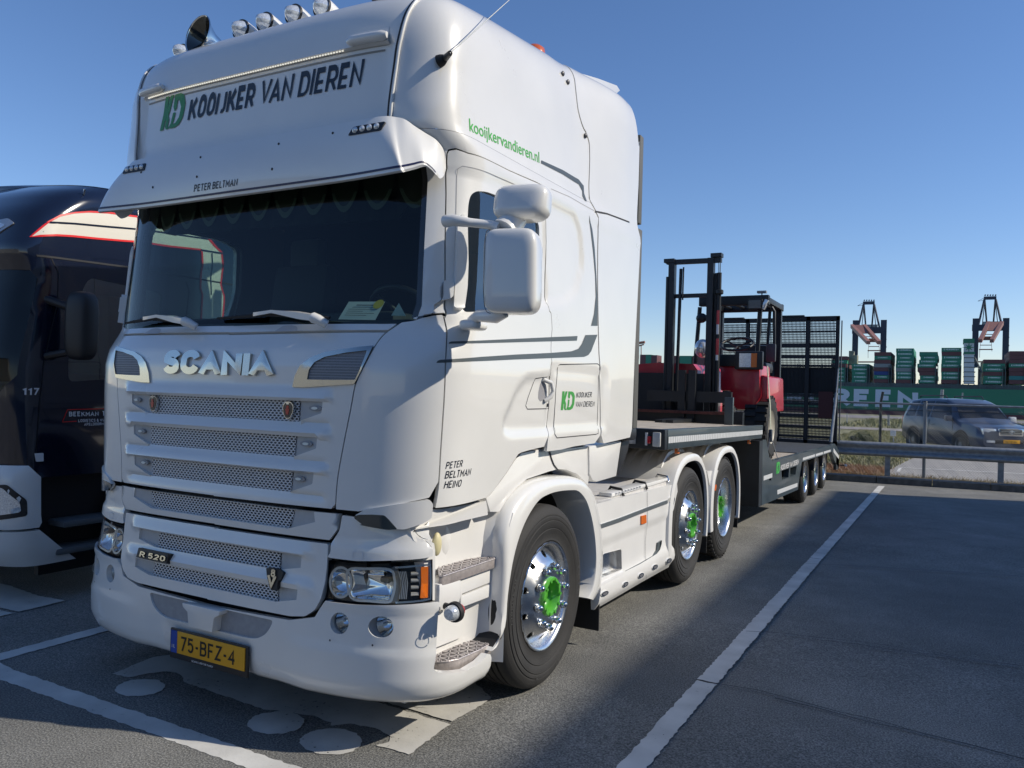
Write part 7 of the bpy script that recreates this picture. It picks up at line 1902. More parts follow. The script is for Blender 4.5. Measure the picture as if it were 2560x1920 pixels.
# guard frame
gp = my([(700, 545), (1290, 515), (1340, 560)], 8.5)
zr_ = gp[0][2]; xg0, xg1 = gp[0][0], gp[2][0]
mb = MB(); mb.box(((xg0 + xg1) / 2, 8.5, zr_ - .04), (xg1 - xg0, .12, .13)); mb.box(((xg0 + xg1) / 2, 9.55, zr_ - .04), (xg1 - xg0, .1, .1)); 
for x in (xg0 + .04, xg1 - .04): mb.box((x, 9.0, zr_ - .04), (.08, 1.1, .08))
for k in range(4): mb.box((xg0 + (xg1 - xg0) * (k + 1) / 5, 9.0, zr_ - .03), (.05, 1.0, .03))
mb.build('overhead_guard', BK, fk, bevel=.01)
a, b = my([(700, 620), (655, 1140)], 8.5); MB().tube([tuple(a), tuple(b)], .030, 8).build('guard_post', BK, fk)
a, b = my([(1255, 640), (1225, 1110)], 8.5); MB().tube([tuple(a), tuple(b)], .032, 8).build('guard_post', BK, fk)
for x in (xg0 + .05, xg1 - .05): MB().box((x, 9.5, 2.4), (.08, .09, 1.2)).build('guard_post', BK, fk)
c_ = my([(1360, 620), (1385, 660), (1385, 960), (1350, 1000), (1325, 960), (1345, 660)], 8.8)
MB().tube([tuple(p) for p in c_], .022, 8).build('grab_handle', BK, fk); a = my([(1355, 1040)], 8.8)[0]; mbx_('mirror_block', tuple(a), (.13, .06, .25), mat('dull_grey_block', (.07, .075, .08), .5), fk, .02)
a = my([(1210, 595)], 8.42)[0]; wl_ = mbx_('work_lamp', tuple(a), (.20, .09, .15), BK, fk, .02); mbx_('lamp_face', (a[0], a[1] - .05, a[2]), (.16, .01, .11), mat('lamp_face', (.12, .13, .13), .2, coat=1), wl_)
a = my([(1300, 595)], 8.45)[0]; mbx_('work_lamp_side', tuple(a), (.05, .10, .14), LENS, fk, .01, Matrix.Rotation(R(25), 3, 'Y'))
a = my([(1272, 480)], 8.5)[0]; MB().cyl((a[0], a[1], a[2] - .12), (a[0], a[1], a[2]), .008).build('beacon_stub', BK, fk); mbx_('beacon_plate', tuple(a), (.12, .08, .03), STEELD, fk)
a = my([(1138, 1110)], 7.98)[0]; hl_ = mbx_('front_lamp', (a[0] + .02, a[1], a[2]), (.36, .08, .24), BLACK, fk, .02); mbx_('lamp_glass', (a[0] - .0, a[1] - .045, a[2]), (.19, .01, .18), LENS, hl_); a2 = my([(1205, 1110)], 7.98)[0]; mbx_('amber_lens', (a2[0], a2[1] - .045, a2[2]), (.075, .012, .18), AMBER, hl_)
mbx_('dash_panel', ((xr1 + a2[0]) / 2, 8.15, a[2] + .0), (a2[0] - xr1, .3, .16), BK, fk, .02)
c_ = Vector(my([(1042, 960)], 8.6)[0]); ax = Vector((0, -.45, .9)).normalized(); e1_ = Vector((1, 0, 0)); e2_ = ax.cross(e1_)
mb = MB(); mb.tube([c_ + (e1_ * math.cos(t) + e2_ * math.sin(t)) * .22 for t in np.linspace(0, 2 * PI, 25)[:-1]], .018, 8, closed=True)
for t in (.6, 2.5, 4.7): mb.cyl(c_ - ax * .04, c_ + (e1_ * math.cos(t) + e2_ * math.sin(t)) * .22, .013)
mb.cyl(c_ - ax * .04, c_ - ax * .4, .03); mb.build('steering_wheel', BLACK, fk, smooth=50)
mbx_('seat', (.75, 9.0, 2.05), (.5, .5, .15), BLACK, fk, .05); mbx_('seat_back', (.75, 9.25, 2.22), (.46, .14, .34), BLACK, fk, .05)
a = my([(715, 720)], 8.45)[0]; MB().ball(tuple(a), (.08, .05, .07), 12, 8).build('round_mirror', BLACK, fk, smooth=60)
a = my([(725, 1000)], 8.2)[0]; MB().ball(tuple(a), (.11, .12, .13), 14, 9).build('chrome_air_bowl', LENS, fk, smooth=60)
# wheels: front pair
def fkwheel(x, y, z):
    r_ = .40; w_ = MB(); prof = [(.22, -.14), (.30, -.155), (.37, -.15), (.395, -.12), (.40, 0), (.395, .12), (.37, .15), (.30, .155), (.22, .14)]
    w_.lathe(prof, (x, y, z), (1, 0, 0), 40)
    for k in range(22):
        a = 2 * PI * k / 22
        for s_ in (-.07, .07): w_.box((x + s_, y + .40 * math.sin(a + (0.14 if s_ > 0 else 0)), z + .40 * math.cos(a + (.14 if s_ > 0 else 0))), (.15, .055, .045), rot=Matrix.Rotation(-(a + (.14 if s_ > 0 else 0)), 3, 'X'))
    t_ = w_.build('wheel', TYRE, fk, smooth=35); MB().lathe([(.001, .08), (.10, .08), (.12, .10), (.20, .12), (.222, .142), (.222, -.14)], (x, y, z), (1, 0, 0), 32).build('wheel_rim', mat('cream_rim', (.45, .42, .34), .5), t_)
fkwheel(1.02, 8.35, 1.24); fkwheel(-.95, 8.35, 1.24); fkwheel(.1, 9.9, 1.2)
mb = MB(); p_ = kc1([(1330, 1090), (1345, 1300)]); a_, b_ = onY(p_[0], 8.6), onY(p_[1], 8.5)
st = thing('ratchet_strap', 'pale webbing lashing strap holding the forklift down at the trailer side', 'strap', (1.15, 8.4, .85))
c_, d_ = onX(kc2([(1345, 60)])[0], 1.20), onX(kc2([(1350, 330)])[0], 1.262); e_ = onX(kc2([(1300, 560)])[0], 1.262); f_ = onX(kc2([(1415, 540)])[0], 1.262)
def web(name, pts, w_, m_, par): 
    mb = MB(); mb.loft([[(p[0], p[1] - w_, p[2]), (p[0], p[1] + w_, p[2]), (p[0] + .006, p[1] + w_, p[2]), (p[0] + .006, p[1] - w_, p[2])] for p in pts], cap=True); return mb.build(name, m_, par, smooth=0)
web('webbing', [onX(kc1([(1320, 1160)])[0], 1.12), onX(kc1([(1335, 1400)])[0], 1.16), c_, d_], .03, mat('strap_webbing', (.42, .43, .33), .8, noise=.2, nscale=30), st)
MB().box(tuple(d_), (.04, .07, .16), bev=.01).build('ratchet', mat('ratchet_steel', (.06, .07, .09), .4, metal=.5), st)
web('lower_webbing', [d_, e_], .035, MAT['ratchet_steel'], st); web('lower_webbing', [d_, f_], .012, STEELD, st)
sk_ = Vector(onY(kc2([(965, 240)])[0], 7.0)); stk = MB().box((sk_.x, 7.0, zD(7.0) + .14), (.10, .06, .36), bev=.006)
tag(stk.build('deck_stake', TEXG, None), 'short grey steel stake standing at the edge of the upper trailer deck', 'stake')
def Q3(pts): return crop(2060, 700, 4.148, pts)
# ------------------------------------------------------------------ guard rail
gr_ = thing('guard_rail', 'galvanised crash barrier running along the kerb at the end of the yard', 'barrier', (2.2, 15.5, 0))
yl = lambda x: 15.44 + (x - 2.17) * .115
prof = [(0, .155), (.035, .150), (.075, .115), (.075, .085), (.02, .05), (0, .01), (.02, -.03), (.075, -.065), (.075, -.095), (.035, -.13), (0, -.135)]
z0 = lambda x: gz(yl(x)) + .66
mb = MB(); xs_ = [-8, 30]
mb.loft([[(x, yl(x) - .06 - a, z0(x) + b) for a, b in prof] + [(x, yl(x) - .06 - a + .004, z0(x) + b) for a, b in reversed(prof)] for x in xs_], closed=True, cap=False)
mb.build('rail_beam', STEELD, gr_, smooth=60)
for k in range(-5, 14):
    x = 2.17 + 2.0 * k
    MB().box((x, yl(x) + .03, gz(yl(x)) + .40), (.10, .05, .72), rz=.115).build('rail_post', STEELD, gr_)
    for dz_ in (-.05, .05): pass
# ------------------------------------------------------------------ chain-link fence
fn_ = thing('chain_link_fence', 'low chain-link fence with grey posts and a top bar just beyond the crash barrier', 'fence', (2.8, 15.8, 0))
yf_ = lambda x: 15.80 + (x - 2.84) * .115
ZT = 1.62
mb = MB(); ang = math.atan(.115)
x0_, x1_ = .9, 6.2; pit = .052; Lh = ZT - .05
n_ = int((x1_ - x0_ + Lh) / pit)
for k in range(n_):
    for sg in (1, -1):
        xb = x0_ - (Lh if sg > 0 else 0) + k * pit; a0_, a1_ = xb, xb + sg * Lh
        if sg < 0: a0_, a1_ = xb + Lh * 0 + 0, xb - Lh
        p0 = [a0_, .04]; p1 = [a1_, ZT - .01]
        def clip(p, q):
            if p[0] < x0_: 
                if q[0] <= x0_: return None
                t = (x0_ - p[0]) / (q[0] - p[0]); return [x0_, p[1] + (q[1] - p[1]) * t]
            if p[0] > x1_:
                if q[0] >= x1_: return None
                t = (x1_ - p[0]) / (q[0] - p[0]); return [x1_, p[1] + (q[1] - p[1]) * t]
            return p
        c0, c1 = clip(p0, p1), clip(p1, p0)
        if c0 is None or c1 is None: continue
        g_ = lambda c: Vector((c[0], yf_(c[0]) + .004 * sg, gz(15.8) + c[1]))
        mb.cyl(g_(c0), g_(c1), .0013, seg=3, cap=False)
mb.build('wire_mesh', mat('galvanised_wire', (.22, .23, .235), .5, metal=.5), fn_, smooth=0)
for x in (-.2, 2.83, 5.86):
    MB().cyl((x, yf_(x) - .02, -.1), (x, yf_(x) - .02, ZT + .0), .034, seg=14).build('fence_post', STEELD, fn_, smooth=50)
    MB().ball((x, yf_(x) - .02, ZT + .0), (.038, .038, .02), 12, 6).build('post_cap', BLACK, fn_)
MB().cyl((-6, yf_(-6), gz(15.8) + ZT), (12, yf_(12), gz(15.8) + ZT), .022, seg=10).build('top_bar', STEELD, fn_, smooth=50)
MB().cyl((-6, yf_(-6), gz(15.8) + ZT - .13), (12, yf_(12), gz(15.8) + ZT - .13), .006, seg=6).build('tension_wire', DARK, fn_)
MB().box((-2.6, yf_(-2.6), .8), (6.4, .01, 1.5)) if False else None
# far fence posts (cranked security fence on the other side of the verge)
ff = thing('security_fence', 'thin dark security fence with cranked post tops beyond the verge', 'fence', (1.1, 28, 0))
for px_, base, top, bend in ((620, 690, 250, 650), (0, 0, 0, 0)):
    if not px_: continue
    b_ = onY(g4([(px_, base)])[0], 28.0); t_ = onY(g4([(px_ + 8, top)])[0], 28.0); u_ = onY(g4([(bend + 2, 130)])[0], 28.0)
    MB().tube([(b_[0], 28, b_[2] - .3), tuple(t_), tuple(u_)], .045, 8).build('cranked_post', mat('dark_post', (.03, .035, .035), .5), ff)
for px_, y0p, y1p in ((1305, 215, 105), (1530, 215, 140)):
    a, b = onY(g4([(px_ - 5, y0p)])[0], 40), onY(g4([(px_ + 3, y1p)])[0], 40)
    MB().tube([(a[0], 40, gz(40)), tuple(a), tuple(b)], .07 if px_ == 1305 else .03, 8).build('cranked_post', STEELD, ff)
for px_, y0p, y1p in ((255, 475, 365), (708, 505, 385), (722, 505, 385)):
    a, b = onY(g4([(px_, y0p)])[0], 60), onY(g4([(px_, y1p)])[0], 60); MB().tube([tuple(a), tuple(b)], .035, 6).build('thin_post', STEELD, ff)
# small white sign plates on the verge
sg_ = thing('verge_sign', 'small white backed sign on a thin post in the grass', 'sign', tuple(onG(g4([(770, 690)])[0])))
a, b, c = onY(g4([(768, 690)])[0], 24.5), onY(g4([(765, 558)])[0], 24.5), onY(g4([(765, 590)])[0], 24.5)
MB().tube([tuple(a), tuple(b)], .02, 6).build('sign_post', STEELD, sg_); MB().box((c[0], 24.45, c[2]), (.16, .02, .17), bev=.01).build('sign_plate', PLASTW, sg_)
a = onG(g4([(315, 672)])[0]); tag(MB().box((a[0], a[1], a[2] + .08), (.16, .16, .26), bev=.01).build('marker_block', mat('dark_block', (.06, .065, .06), .7), None), 'squat dark marker block in the grass beside the bush', 'marker')

# ------------------------------------------------------------------ grass
def blades(name, region, n, hmin, hmax, m, w=.006, seed=1, zf=None):
    rnd = random.Random(seed); mb = MB(); V = []; F = []
    for _ in range(n):
        x, y = region(rnd)
        h = rnd.uniform(hmin, hmax); a = rnd.uniform(0, 2 * PI); l = rnd.uniform(.1, .7) * h; z = gz(y) + (zf or 0); dx, dy = math.cos(a), math.sin(a); ww = w * rnd.uniform(.6, 1.4)
        b = len(V); V += [(x - dy * ww, y + dx * ww, z), (x + dy * ww, y - dx * ww, z), (x + dx * l * .5 + dy * ww * .6, y + dy * l * .5 - dx * ww * .6, z + h * .6), (x + dx * l, y + dy * l, z + h)]
        F += [(b, b + 1, b + 2), (b, b + 2, b + 3)]
    mb.add(V, F); return tag(mb.build(name, m, None, smooth=0, weld=False), kind='stuff')
def strip(r):
    x = r.uniform(-1, 6.5); return x, KD_Y(x) + .33 + abs(r.gauss(0, .22)) + (0 if r.random() < .6 else r.uniform(0, .9))
blades('dry_grass', strip, 9000, .02, .14, mat('straw', (.36, .27, .13), .8, noise=.3, nscale=3), .004, 3, .03)
def left(r): x = r.uniform(-.5, 1.75 + .4 * r.random()); return x, r.uniform(KD_Y(x) + .4, 18.5)
blades('dry_grass', left, 16000, .03, .17, mat('reddish_straw', (.36, .20, .11), .8, noise=.35, nscale=2), .005, 4)
def meadow(r): y = 18 + 34 * r.random() ** 1.3; return r.uniform(-1.5, 2.0 + (y - 18) * .06), y
blades('meadow_grass', meadow, 22000, .03, .11, mat('meadow', (.25, .235, .10), .8, noise=.35, nscale=.8), .012, 5)
def meadow2(r): return r.uniform(-4, 16), r.uniform(59, 98)
blades('meadow_grass', meadow2, 7000, .1, .3, mat('pale_meadow', (.26, .25, .12), .8, noise=.3, nscale=.4), .05, 6)
# bush
bc_ = onG(g4([(430, 680)])[0]); bs = thing('bush', 'low dark green bush in the dry grass behind the crash barrier', 'bush', tuple(bc_))
rnd = random.Random(9); V = []; F = []
for _ in range(3500):
    t = rnd.uniform(0, 2 * PI); q = rnd.random() ** .5; x = bc_[0] + .50 * q * math.cos(t); y = bc_[1] + .5 * q * math.sin(t); z = bc_[2] + rnd.random() * .46 * (1 - q * q) + .02
    a = rnd.uniform(0, 2 * PI); b = rnd.uniform(-1, 1); s_ = .022; e1_ = Vector((math.cos(a), math.sin(a), b)) * s_; e2_ = Vector((-math.sin(a), math.cos(a), rnd.uniform(0, 1))) * s_ * .5; p = Vector((x, y, z)); k = len(V)
    V += [p - e1_, p + e2_, p + e1_, p - e2_]; F += [(k, k + 1, k + 2, k + 3)]
MB().add(V, F).build('foliage', mat('bush_leaf', (.055, .075, .028), .7, noise=.4, nscale=6), bs, smooth=0, weld=False)

# ------------------------------------------------------------------ off-road estate car
fl_ = onY(g4([(1690, 640)])[0], 26.0)
psi = R(60); fwd = Vector((math.cos(psi), -math.sin(psi), 0)); lat = Vector((fwd.y, -fwd.x, 0)); lat = -lat if lat.x < 0 else lat   # lat points to the near-right side
car = thing('estate_car', 'dark blue-grey off-road estate car with roof bars, parked beyond the fence', 'car', (0, 0, 0))
CARP = mat('slate_blue_metallic', (.055, .07, .105), .32, metal=.15, coat=.5, noise=.1, nscale=2)
# local frame: X forward, Y left(+)/right(-), Z up; origin ground centre
S_ = [  # x station, half width low, sill z, belt z, half width belt, roof z, half width roof
 (-2.42, .80, .52, .98, .82, 1.02, .74), (-2.36, .93, .42, 1.10, .92, 1.60, .66), (-2.15, .975, .40, 1.16, .955, 1.80, .70), (-1.6, .985, .38, 1.18, .97, 1.85, .72), (-.6, .985, .36, 1.17, .97, 1.87, .73), (.15, .985, .36, 1.15, .97, 1.85, .73), (.55, .985, .36, 1.13, .97, 1.72, .74), (1.05, .985, .36, 1.11, .96, 1.25, .84), (1.25, .985, .36, 1.10, .95, 1.14, .88), (1.9, .98, .38, 1.03, .93, 1.06, .85), (2.25, .95, .40, .95, .90, .99, .80), (2.42, .86, .44, .84, .82, .88, .72)]
car.location = (0, 0, 0)
near = 0
# corner nearest the camera on the photo = front corner of the visible flank
corner_local = Vector((2.25, -.97, 0))
Rz = Matrix(((fwd.x, -lat.x * -1 if False else -lat.x, 0), (fwd.y, -lat.y, 0), (0, 0, 1)))
# columns: local X -> fwd, local Y(+left) -> -lat?  flank seen by the camera is the car's own right or left whichever faces -x
left_w = Vector((-fwd.y, fwd.x, 0))            # car's left
vis = -1 if left_w.x > 0 else 1                # +1: visible flank is the car's left
corner_local = Vector((2.25, .97 * vis, 0))
off_ = Vector((fl_[0], 26.0, gz(26.0))) - (fwd * corner_local.x + left_w * corner_local.y)
def cw(p): return off_ + fwd * p[0] + left_w * p[1] + Vector((0, 0, p[2]))
ORG[car.name] = off_; car.location = off_
def cbuild(mb, name, m, parent=None, **kw):
    mb.v = [tuple(cw(p)) for p in mb.v]; return mb.build(name, m, parent or car, **kw)
def station(s_): 
    x, wl_, zs, zb_, wb_, zr, wr = s_
    half = [(0, zs - .05), (wl_ * .9, zs - .04), (wl_, zs + .06), (wl_ + .012, (zs + zb_) / 2), (wb_, zb_), (wb_ * .55 + wr * .45, zb_ * .5 + zr * .5), (wr, zr - .05), (wr * .85, zr - .01), (0, zr + .01)]
    return [(x, a, b) for a, b in half] + [(x, -a, b) for a, b in reversed(half[1:-1])]
xs2 = np.linspace(-2.42, 2.42, 45); arr = np.array(S_)
rings = [station([x] + [float(np.interp(x, arr[:, 0], arr[:, k])) for k in range(1, 7)]) for x in xs2]
mb = MB(); mb.loft(rings, cap=True); bodyc = cbuild(mb, 'body', CARP, smooth=50)
def gl(pts, sgn, name='side_glass'):     # window patch on the flank: (x, t) with t 0 belt .. 1 roof
    P_ = []
    for x, t in pts:
        q = [float(np.interp(x, arr[:, 0], arr[:, k])) for k in range(1, 7)]; zb_, wb_, zr, wr = q[2], q[3], q[4], q[5]
        mid = ((wb_ * .55 + wr * .45), (zb_ + zr) / 2)
        if t < .5: a = wb_ + (mid[0] - wb_) * t * 2; z = zb_ + (mid[1] - zb_) * t * 2
        else: a = mid[0] + (wr - mid[0]) * (t - .5) * 2; z = mid[1] + (zr - .05 - mid[1]) * (t - .5) * 2
        P_.append((x, (a + .006) * sgn, z))
    n = len(P_) // 2; mb = MB(); mb.loft([P_[:n], P_[n:][::-1]], closed=False); cbuild(mb, name, mat('car_glass', (.006, .008, .012), .10, spec=.35), bodyc, smooth=50)
for sgn in (1, -1):
    for x0_, x1_, xa, xb in ((-2.1, -1.45, -1.95, -1.45), (-1.35, -.50, -1.35, -.50), (-.42, .95, -.42, .50)):
        lo = [(x0_ + (x1_ - x0_) * t, .06) for t in np.linspace(0, 1, 7)]; mid_ = [(xa + (xb - xa) * t + (.22 if xb == .5 else 0) * t, .5) for t in np.linspace(0, 1, 7)]; hi = [(xa + (xb - xa) * t, .92) for t in np.linspace(0, 1, 7)]
        gl(lo + mid_[::-1], sgn); gl(mid_ + hi[::-1], sgn)
mb = MB(); mb.loft([[(.60, a, 1.705 - .04 * a * a) for a in np.linspace(-.66, .66, 9)], [(1.07, a, 1.25 - .03 * a * a) for a in np.linspace(-.80, .80, 9)]], closed=False); cbuild(mb, 'windscreen', MAT['car_glass'], bodyc)
for sgn in (1, -1):
    mb = MB(); mb.tube([(-1.7, .62 * sgn, 1.88), (-1.65, .62 * sgn, 1.95), (-.1, .62 * sgn, 1.96), (0, .62 * sgn, 1.88)], .022, 6); cbuild(mb, 'roof_bar', BLACK)
    mb = MB(); mb.box((.85, 1.07 * sgn, 1.22), (.12, .22, .18), bev=.03); cbuild(mb, 'door_mirror', CARP if sgn == vis else PLASTW)
    mb = MB(); mb.box((2.30, .66 * sgn, .86), (.20, .42, .20), bev=.03); cbuild(mb, 'headlight', LENS)
    mb = MB(); mb.box((2.40, .62 * sgn, .56), (.06, .30, .07), bev=.01); cbuild(mb, 'fog_light', LENS)
    mb = MB(); mb.box((-2.30, .86 * sgn, 1.05), (.16, .12, .30), bev=.02); cbuild(mb, 'tail_light', REDL)
    mb = MB(); mb.box((-.2, .985 * sgn, .98), (.22, .03, .035), bev=.01); cbuild(mb, 'door_handle', CARP)
    for xx in (-.46, .95): 
        mb = MB(); mb.box((xx, .987 * sgn, .78), (.010, .012, .72)); cbuild(mb, 'door_gap', DARK)
    for xw in (-1.45, 1.42):
        mb = MB(); mb.lathe([(.47, -.1), (.47, .012), (.44, .014), (.40, .004), (.001, .002)], (xw, .995 * sgn, .40), (0, sgn, 0), 28); cbuild(mb, 'wheel_arch', DARK)
        mb = MB(); mb.lathe([(.001, -.02), (.20, -.02), (.23, .0), (.25, .01), (.36, .015), (.385, -.01), (.385, -.24), (.2, -.24)], (xw, .998 * sgn, .385), (0, sgn, 0), 28); w_ = cbuild(mb, 'wheel', TYRE)
        mb = MB(); mb.lathe([(.001, .0), (.06, .0), (.20, -.01), (.235, .012), (.245, .020)], (xw, 1.0 * sgn, .385), (0, sgn, 0), 28); cbuild(mb, 'rim', mat('dull_rim', (.18, .18, .19), .4, metal=.5), w_)
mb = MB(); mb.box((2.40, 0, .86), (.06, .78, .24), bev=.04); gl_ = cbuild(mb, 'grille', CHROME)
mb = MB(); mb.box((2.432, 0, .86), (.01, .68, .185)); cbuild(mb, 'grille_opening', DARK, gl_)
mb = MB()
for k in range(4): mb.box((2.44, 0, .79 + .047 * k), (.012, .68, .016))
cbuild(mb, 'grille_slats', CHROME, gl_)
mb = MB(); mb.tube([(2.452, .075 * math.cos(t), .86 + .05 * math.sin(t)) for t in np.linspace(0, 2 * PI, 20)[:-1]], .008, 6, closed=True); mb.tube([(2.452, .025 * math.cos(t), .86 + .048 * math.sin(t)) for t in np.linspace(0, 2 * PI, 20)[:-1]], .007, 6, closed=True); mb.tube([(2.452, .05 * math.cos(t), .882 + .018 * math.sin(t)) for t in np.linspace(0, 2 * PI, 20)[:-1]], .006, 6, closed=True)
cbuild(mb, 'maker_emblem', CHROME, gl_)
mb = MB(); mb.box((2.42, 0, .56), (.05, 1.0, .12), bev=.01); cbuild(mb, 'lower_intake', DARK)
mb = MB(); mb.box((2.455, 0, .57), (.012, .52, .11), bev=.004); pl_ = cbuild(mb, 'number_plate', MAT['plate_yellow'])
mb = MB(); put_text(mb, '92-VZ-GX', lambda V, d: np.stack([np.full(len(V), 2.463), -.20 * 1 + V[:, 0] * 1.0, .53 + V[:, 1]], 1), .09); cbuild(mb, 'plate_characters', MAT['plate_black'], pl_, smooth=0)
mb = MB(); mb.box((-.1, 0, .34), (4.0, 1.7, .12)); cbuild(mb, 'underbody', DARK)

# ------------------------------------------------------------------ container ship, containers, cranes
SY = 512.0
def qs(x, y, Y_=SY): return onY(Q3([(x, y)])[0], Y_)
ship = thing('container_ship', 'huge green container ship with white lettering on its hull, lying beyond the fence', 'ship', (200, SY, -7.9))
HG = mat('hull_green', (.030, .20, .11), .5, noise=.08, nscale=.05); HR = mat('hull_boot_red', (.13, .035, .04), .6, noise=.1, nscale=.05); SUP = mat('ship_white', (.60, .62, .62), .5); DKG = mat('deck_grey', (.10, .125, .125), .6, noise=.2, nscale=.1)
kx = (qs(2070, 1120)[0] - qs(180, 1110)[0]) / 1890; kz = -(qs(1000, 1300)[2] - qs(1000, 1100)[2]) / 200
zt_, zm_, zb_ = qs(1100, 1120)[2], qs(1100, 1368)[2], -8.4
print('ship', kx, kz, zt_, zm_)
MB().box((qs(500, 0)[0] + 20, SY + 28, (zt_ + zm_) / 2), (420, 56, zt_ - zm_)).build('hull', HG, ship, smooth=0)
MB().box((qs(500, 0)[0] + 20, SY + 28, (zm_ + zb_) / 2), (420, 55.8, zm_ - zb_)).build('boot_topping', HR, ship, smooth=0)
mb = MB(); tx1 = qs(1005, 0)[0]; zb1, zt1 = qs(700, 1320)[2], qs(700, 1138)[2]
KW = dict(bold=.065, space=1.5, wide=1.25); V0, _ = text_tris('EVERGREEN', 1, **KW); sz = (zt1 - zb1) / V0[:, 1].max(); w_ = V0[:, 0].max(); letter = (qs(1005, 0)[0] - qs(562, 0)[0])
Vn, _ = text_tris('EN', 1, **KW); sx = letter / ((Vn[:, 0].max() - Vn[:, 0].min()) * sz)
put_text(mb, 'EVERGREEN', lambda V, d: np.stack([tx1 + (V[:, 0] - w_ * sz) * sx, np.full(len(V), SY - .1), zb1 + V[:, 1]], 1), sz, **KW)
mb.build('hull_lettering', mat('hull_letters', (.62, .66, .72), .6), ship, smooth=0)
mb = MB(); dz_a = zt_
for k in range(60):
    x = qs(-600 + k * 59, 0)[0]; mb.box((x, SY + .5, zt_ + 1.4), (.5, .6, 2.8))
mb.box((qs(500, 0)[0] + 20, SY + 3, zt_ + 1.2), (420, 4, 2.4)); mb.build('deck_stanchions', DKG, ship, smooth=0)
# lashing bridges between bays
for px_ in (255, 480, 708, 942, 1190, 1430, 1637, 1890, 2120, -10, -240):
    mb = MB(); x = qs(px_, 0)[0]; mb.box((x, SY + 4, (zt_ + qs(0, 905)[2]) / 2), (.8, 5, qs(0, 905)[2] - zt_)); 
    for s_ in (-.65, .65): mb.box((x + s_, SY + .9, (zt_ + qs(0, 890)[2]) / 2 + 1), (.35, .8, qs(0, 890)[2] - zt_))
    mb.build('lashing_bridge', DKG, ship, smooth=0)
# funnel and deck house
fu = [(1452, 1075), (1452, 640), (1490, 612), (1555, 640), (1560, 1075)]
fp = [qs(*p) for p in fu]
f_ = MB().prism([(p[0], p[2]) for p in fp], 'y', SY - 1, SY + 12).build('funnel_house', SUP, ship, smooth=0)
q0_, q1_ = qs(1453, 745), qs(1560, 770); MB().box(((q0_[0] + q1_[0]) / 2, SY + 5.4, (q0_[2] + q1_[2]) / 2), (q1_[0] - q0_[0] + .4, 13.4, q0_[2] - q1_[2])).build('funnel_band', HG, f_, smooth=0)
q0_, q1_ = qs(1450, 610), qs(1556, 655); MB().box(((q0_[0] + q1_[0]) / 2, SY + 5.4, (q0_[2] + q1_[2]) / 2), (q1_[0] - q0_[0] + .4, 13.4, q0_[2] - q1_[2])).build('funnel_top', HG, f_, smooth=0)
c_ = qs(1502, 700); star = []
for k in range(16): a = 2 * PI * k / 16; r_ = 3.6 if k % 4 == 0 else (2.4 if k % 2 == 0 else .8); star.append((c_[0] + r_ * math.sin(a), c_[2] + r_ * math.cos(a)))
MB().prism(star, 'y', SY - 1.25, SY - 1.05).build('funnel_star', HG, f_, smooth=0)
mb = MB()
for k in range(6): z = qs(0, 800 + 45 * k)[2]; mb.box(((fp[0][0] + fp[4][0]) / 2, SY + 5.3, z), (fp[4][0] - fp[0][0] + .6, 13.2, .35))
mb.build('deck_ledges', DKG, f_, smooth=0)
MB().tube([tuple(qs(1560, 800)), tuple(qs(1640, 960))], .5, 6).build('ship_ladder', DKG, ship)
# containers on deck: (left px, right px, top px of the stack, colours from the top; e = logo stripe)
GRN = mat('container_green', (.035, .23, .14), .55, noise=.08, nscale=.2); MAR = mat('container_maroon', (.15, .06, .06), .6, noise=.1, nscale=.2); BLU = mat('container_blue', (.02, .06, .22), .55); GRY = mat('container_grey', (.25, .27, .27), .55); TEA = mat('container_teal', (.03, .20, .20), .55)
LOGO = mat('container_logo', (.75, .82, .78), .6)
CCOL = {'g': (GRN, 'green'), 'm': (MAR, 'maroon'), 'b': (BLU, 'blue'), 'y': (GRY, 'grey'), 't': (TEA, 'teal')}
protos = {}
def container(c, wpx, logo_on, name='shipping_container'):
    m, _ = CCOL[c]; key = (c, round(wpx), logo_on)
    if key not in protos:
        L = wpx * kx; H = 41 * kz; mb = MB(); mb.box((0, 16, 0), (L - .15, 44, H - .12)); o = mb.build(name, m, None, smooth=0)
        mb = MB()
        n = int(L / 1.1)
        for k in range(n): mb.box((-L / 2 + .3 + (L - .6) * (k + .5) / n, -6.03, 0), (.35, .07, H - .5))
        mb.build('side_corrugation', m, o, smooth=0)
        if logo_on:
            mb = MB(); w_ = L * (.74 if logo_on == 1 else .56)
            V0, _ = text_tris('EVERGREEN', 1, bold=.05); hh = H * (.36 if logo_on == 1 else .30); sz = hh / V0[:, 1].max(); sx_ = w_ / (V0[:, 0].max() * sz)
            put_text(mb, 'EVERGREEN', lambda V, d: np.stack([-w_ / 2 + V[:, 0] * sx_, np.full(len(V), -6.09), -hh / 2 + V[:, 1] + .1], 1), sz, bold=.05); mb.build('container_lettering', LOGO, o, smooth=0)
        protos[key] = o; return o
    return copy_tree(protos[key])
ORD = ['lowest', 'second lowest', 'third up', 'fourth up', 'fifth up', 'sixth up', 'seventh up', 'eighth up', 'ninth up', 'tenth up']
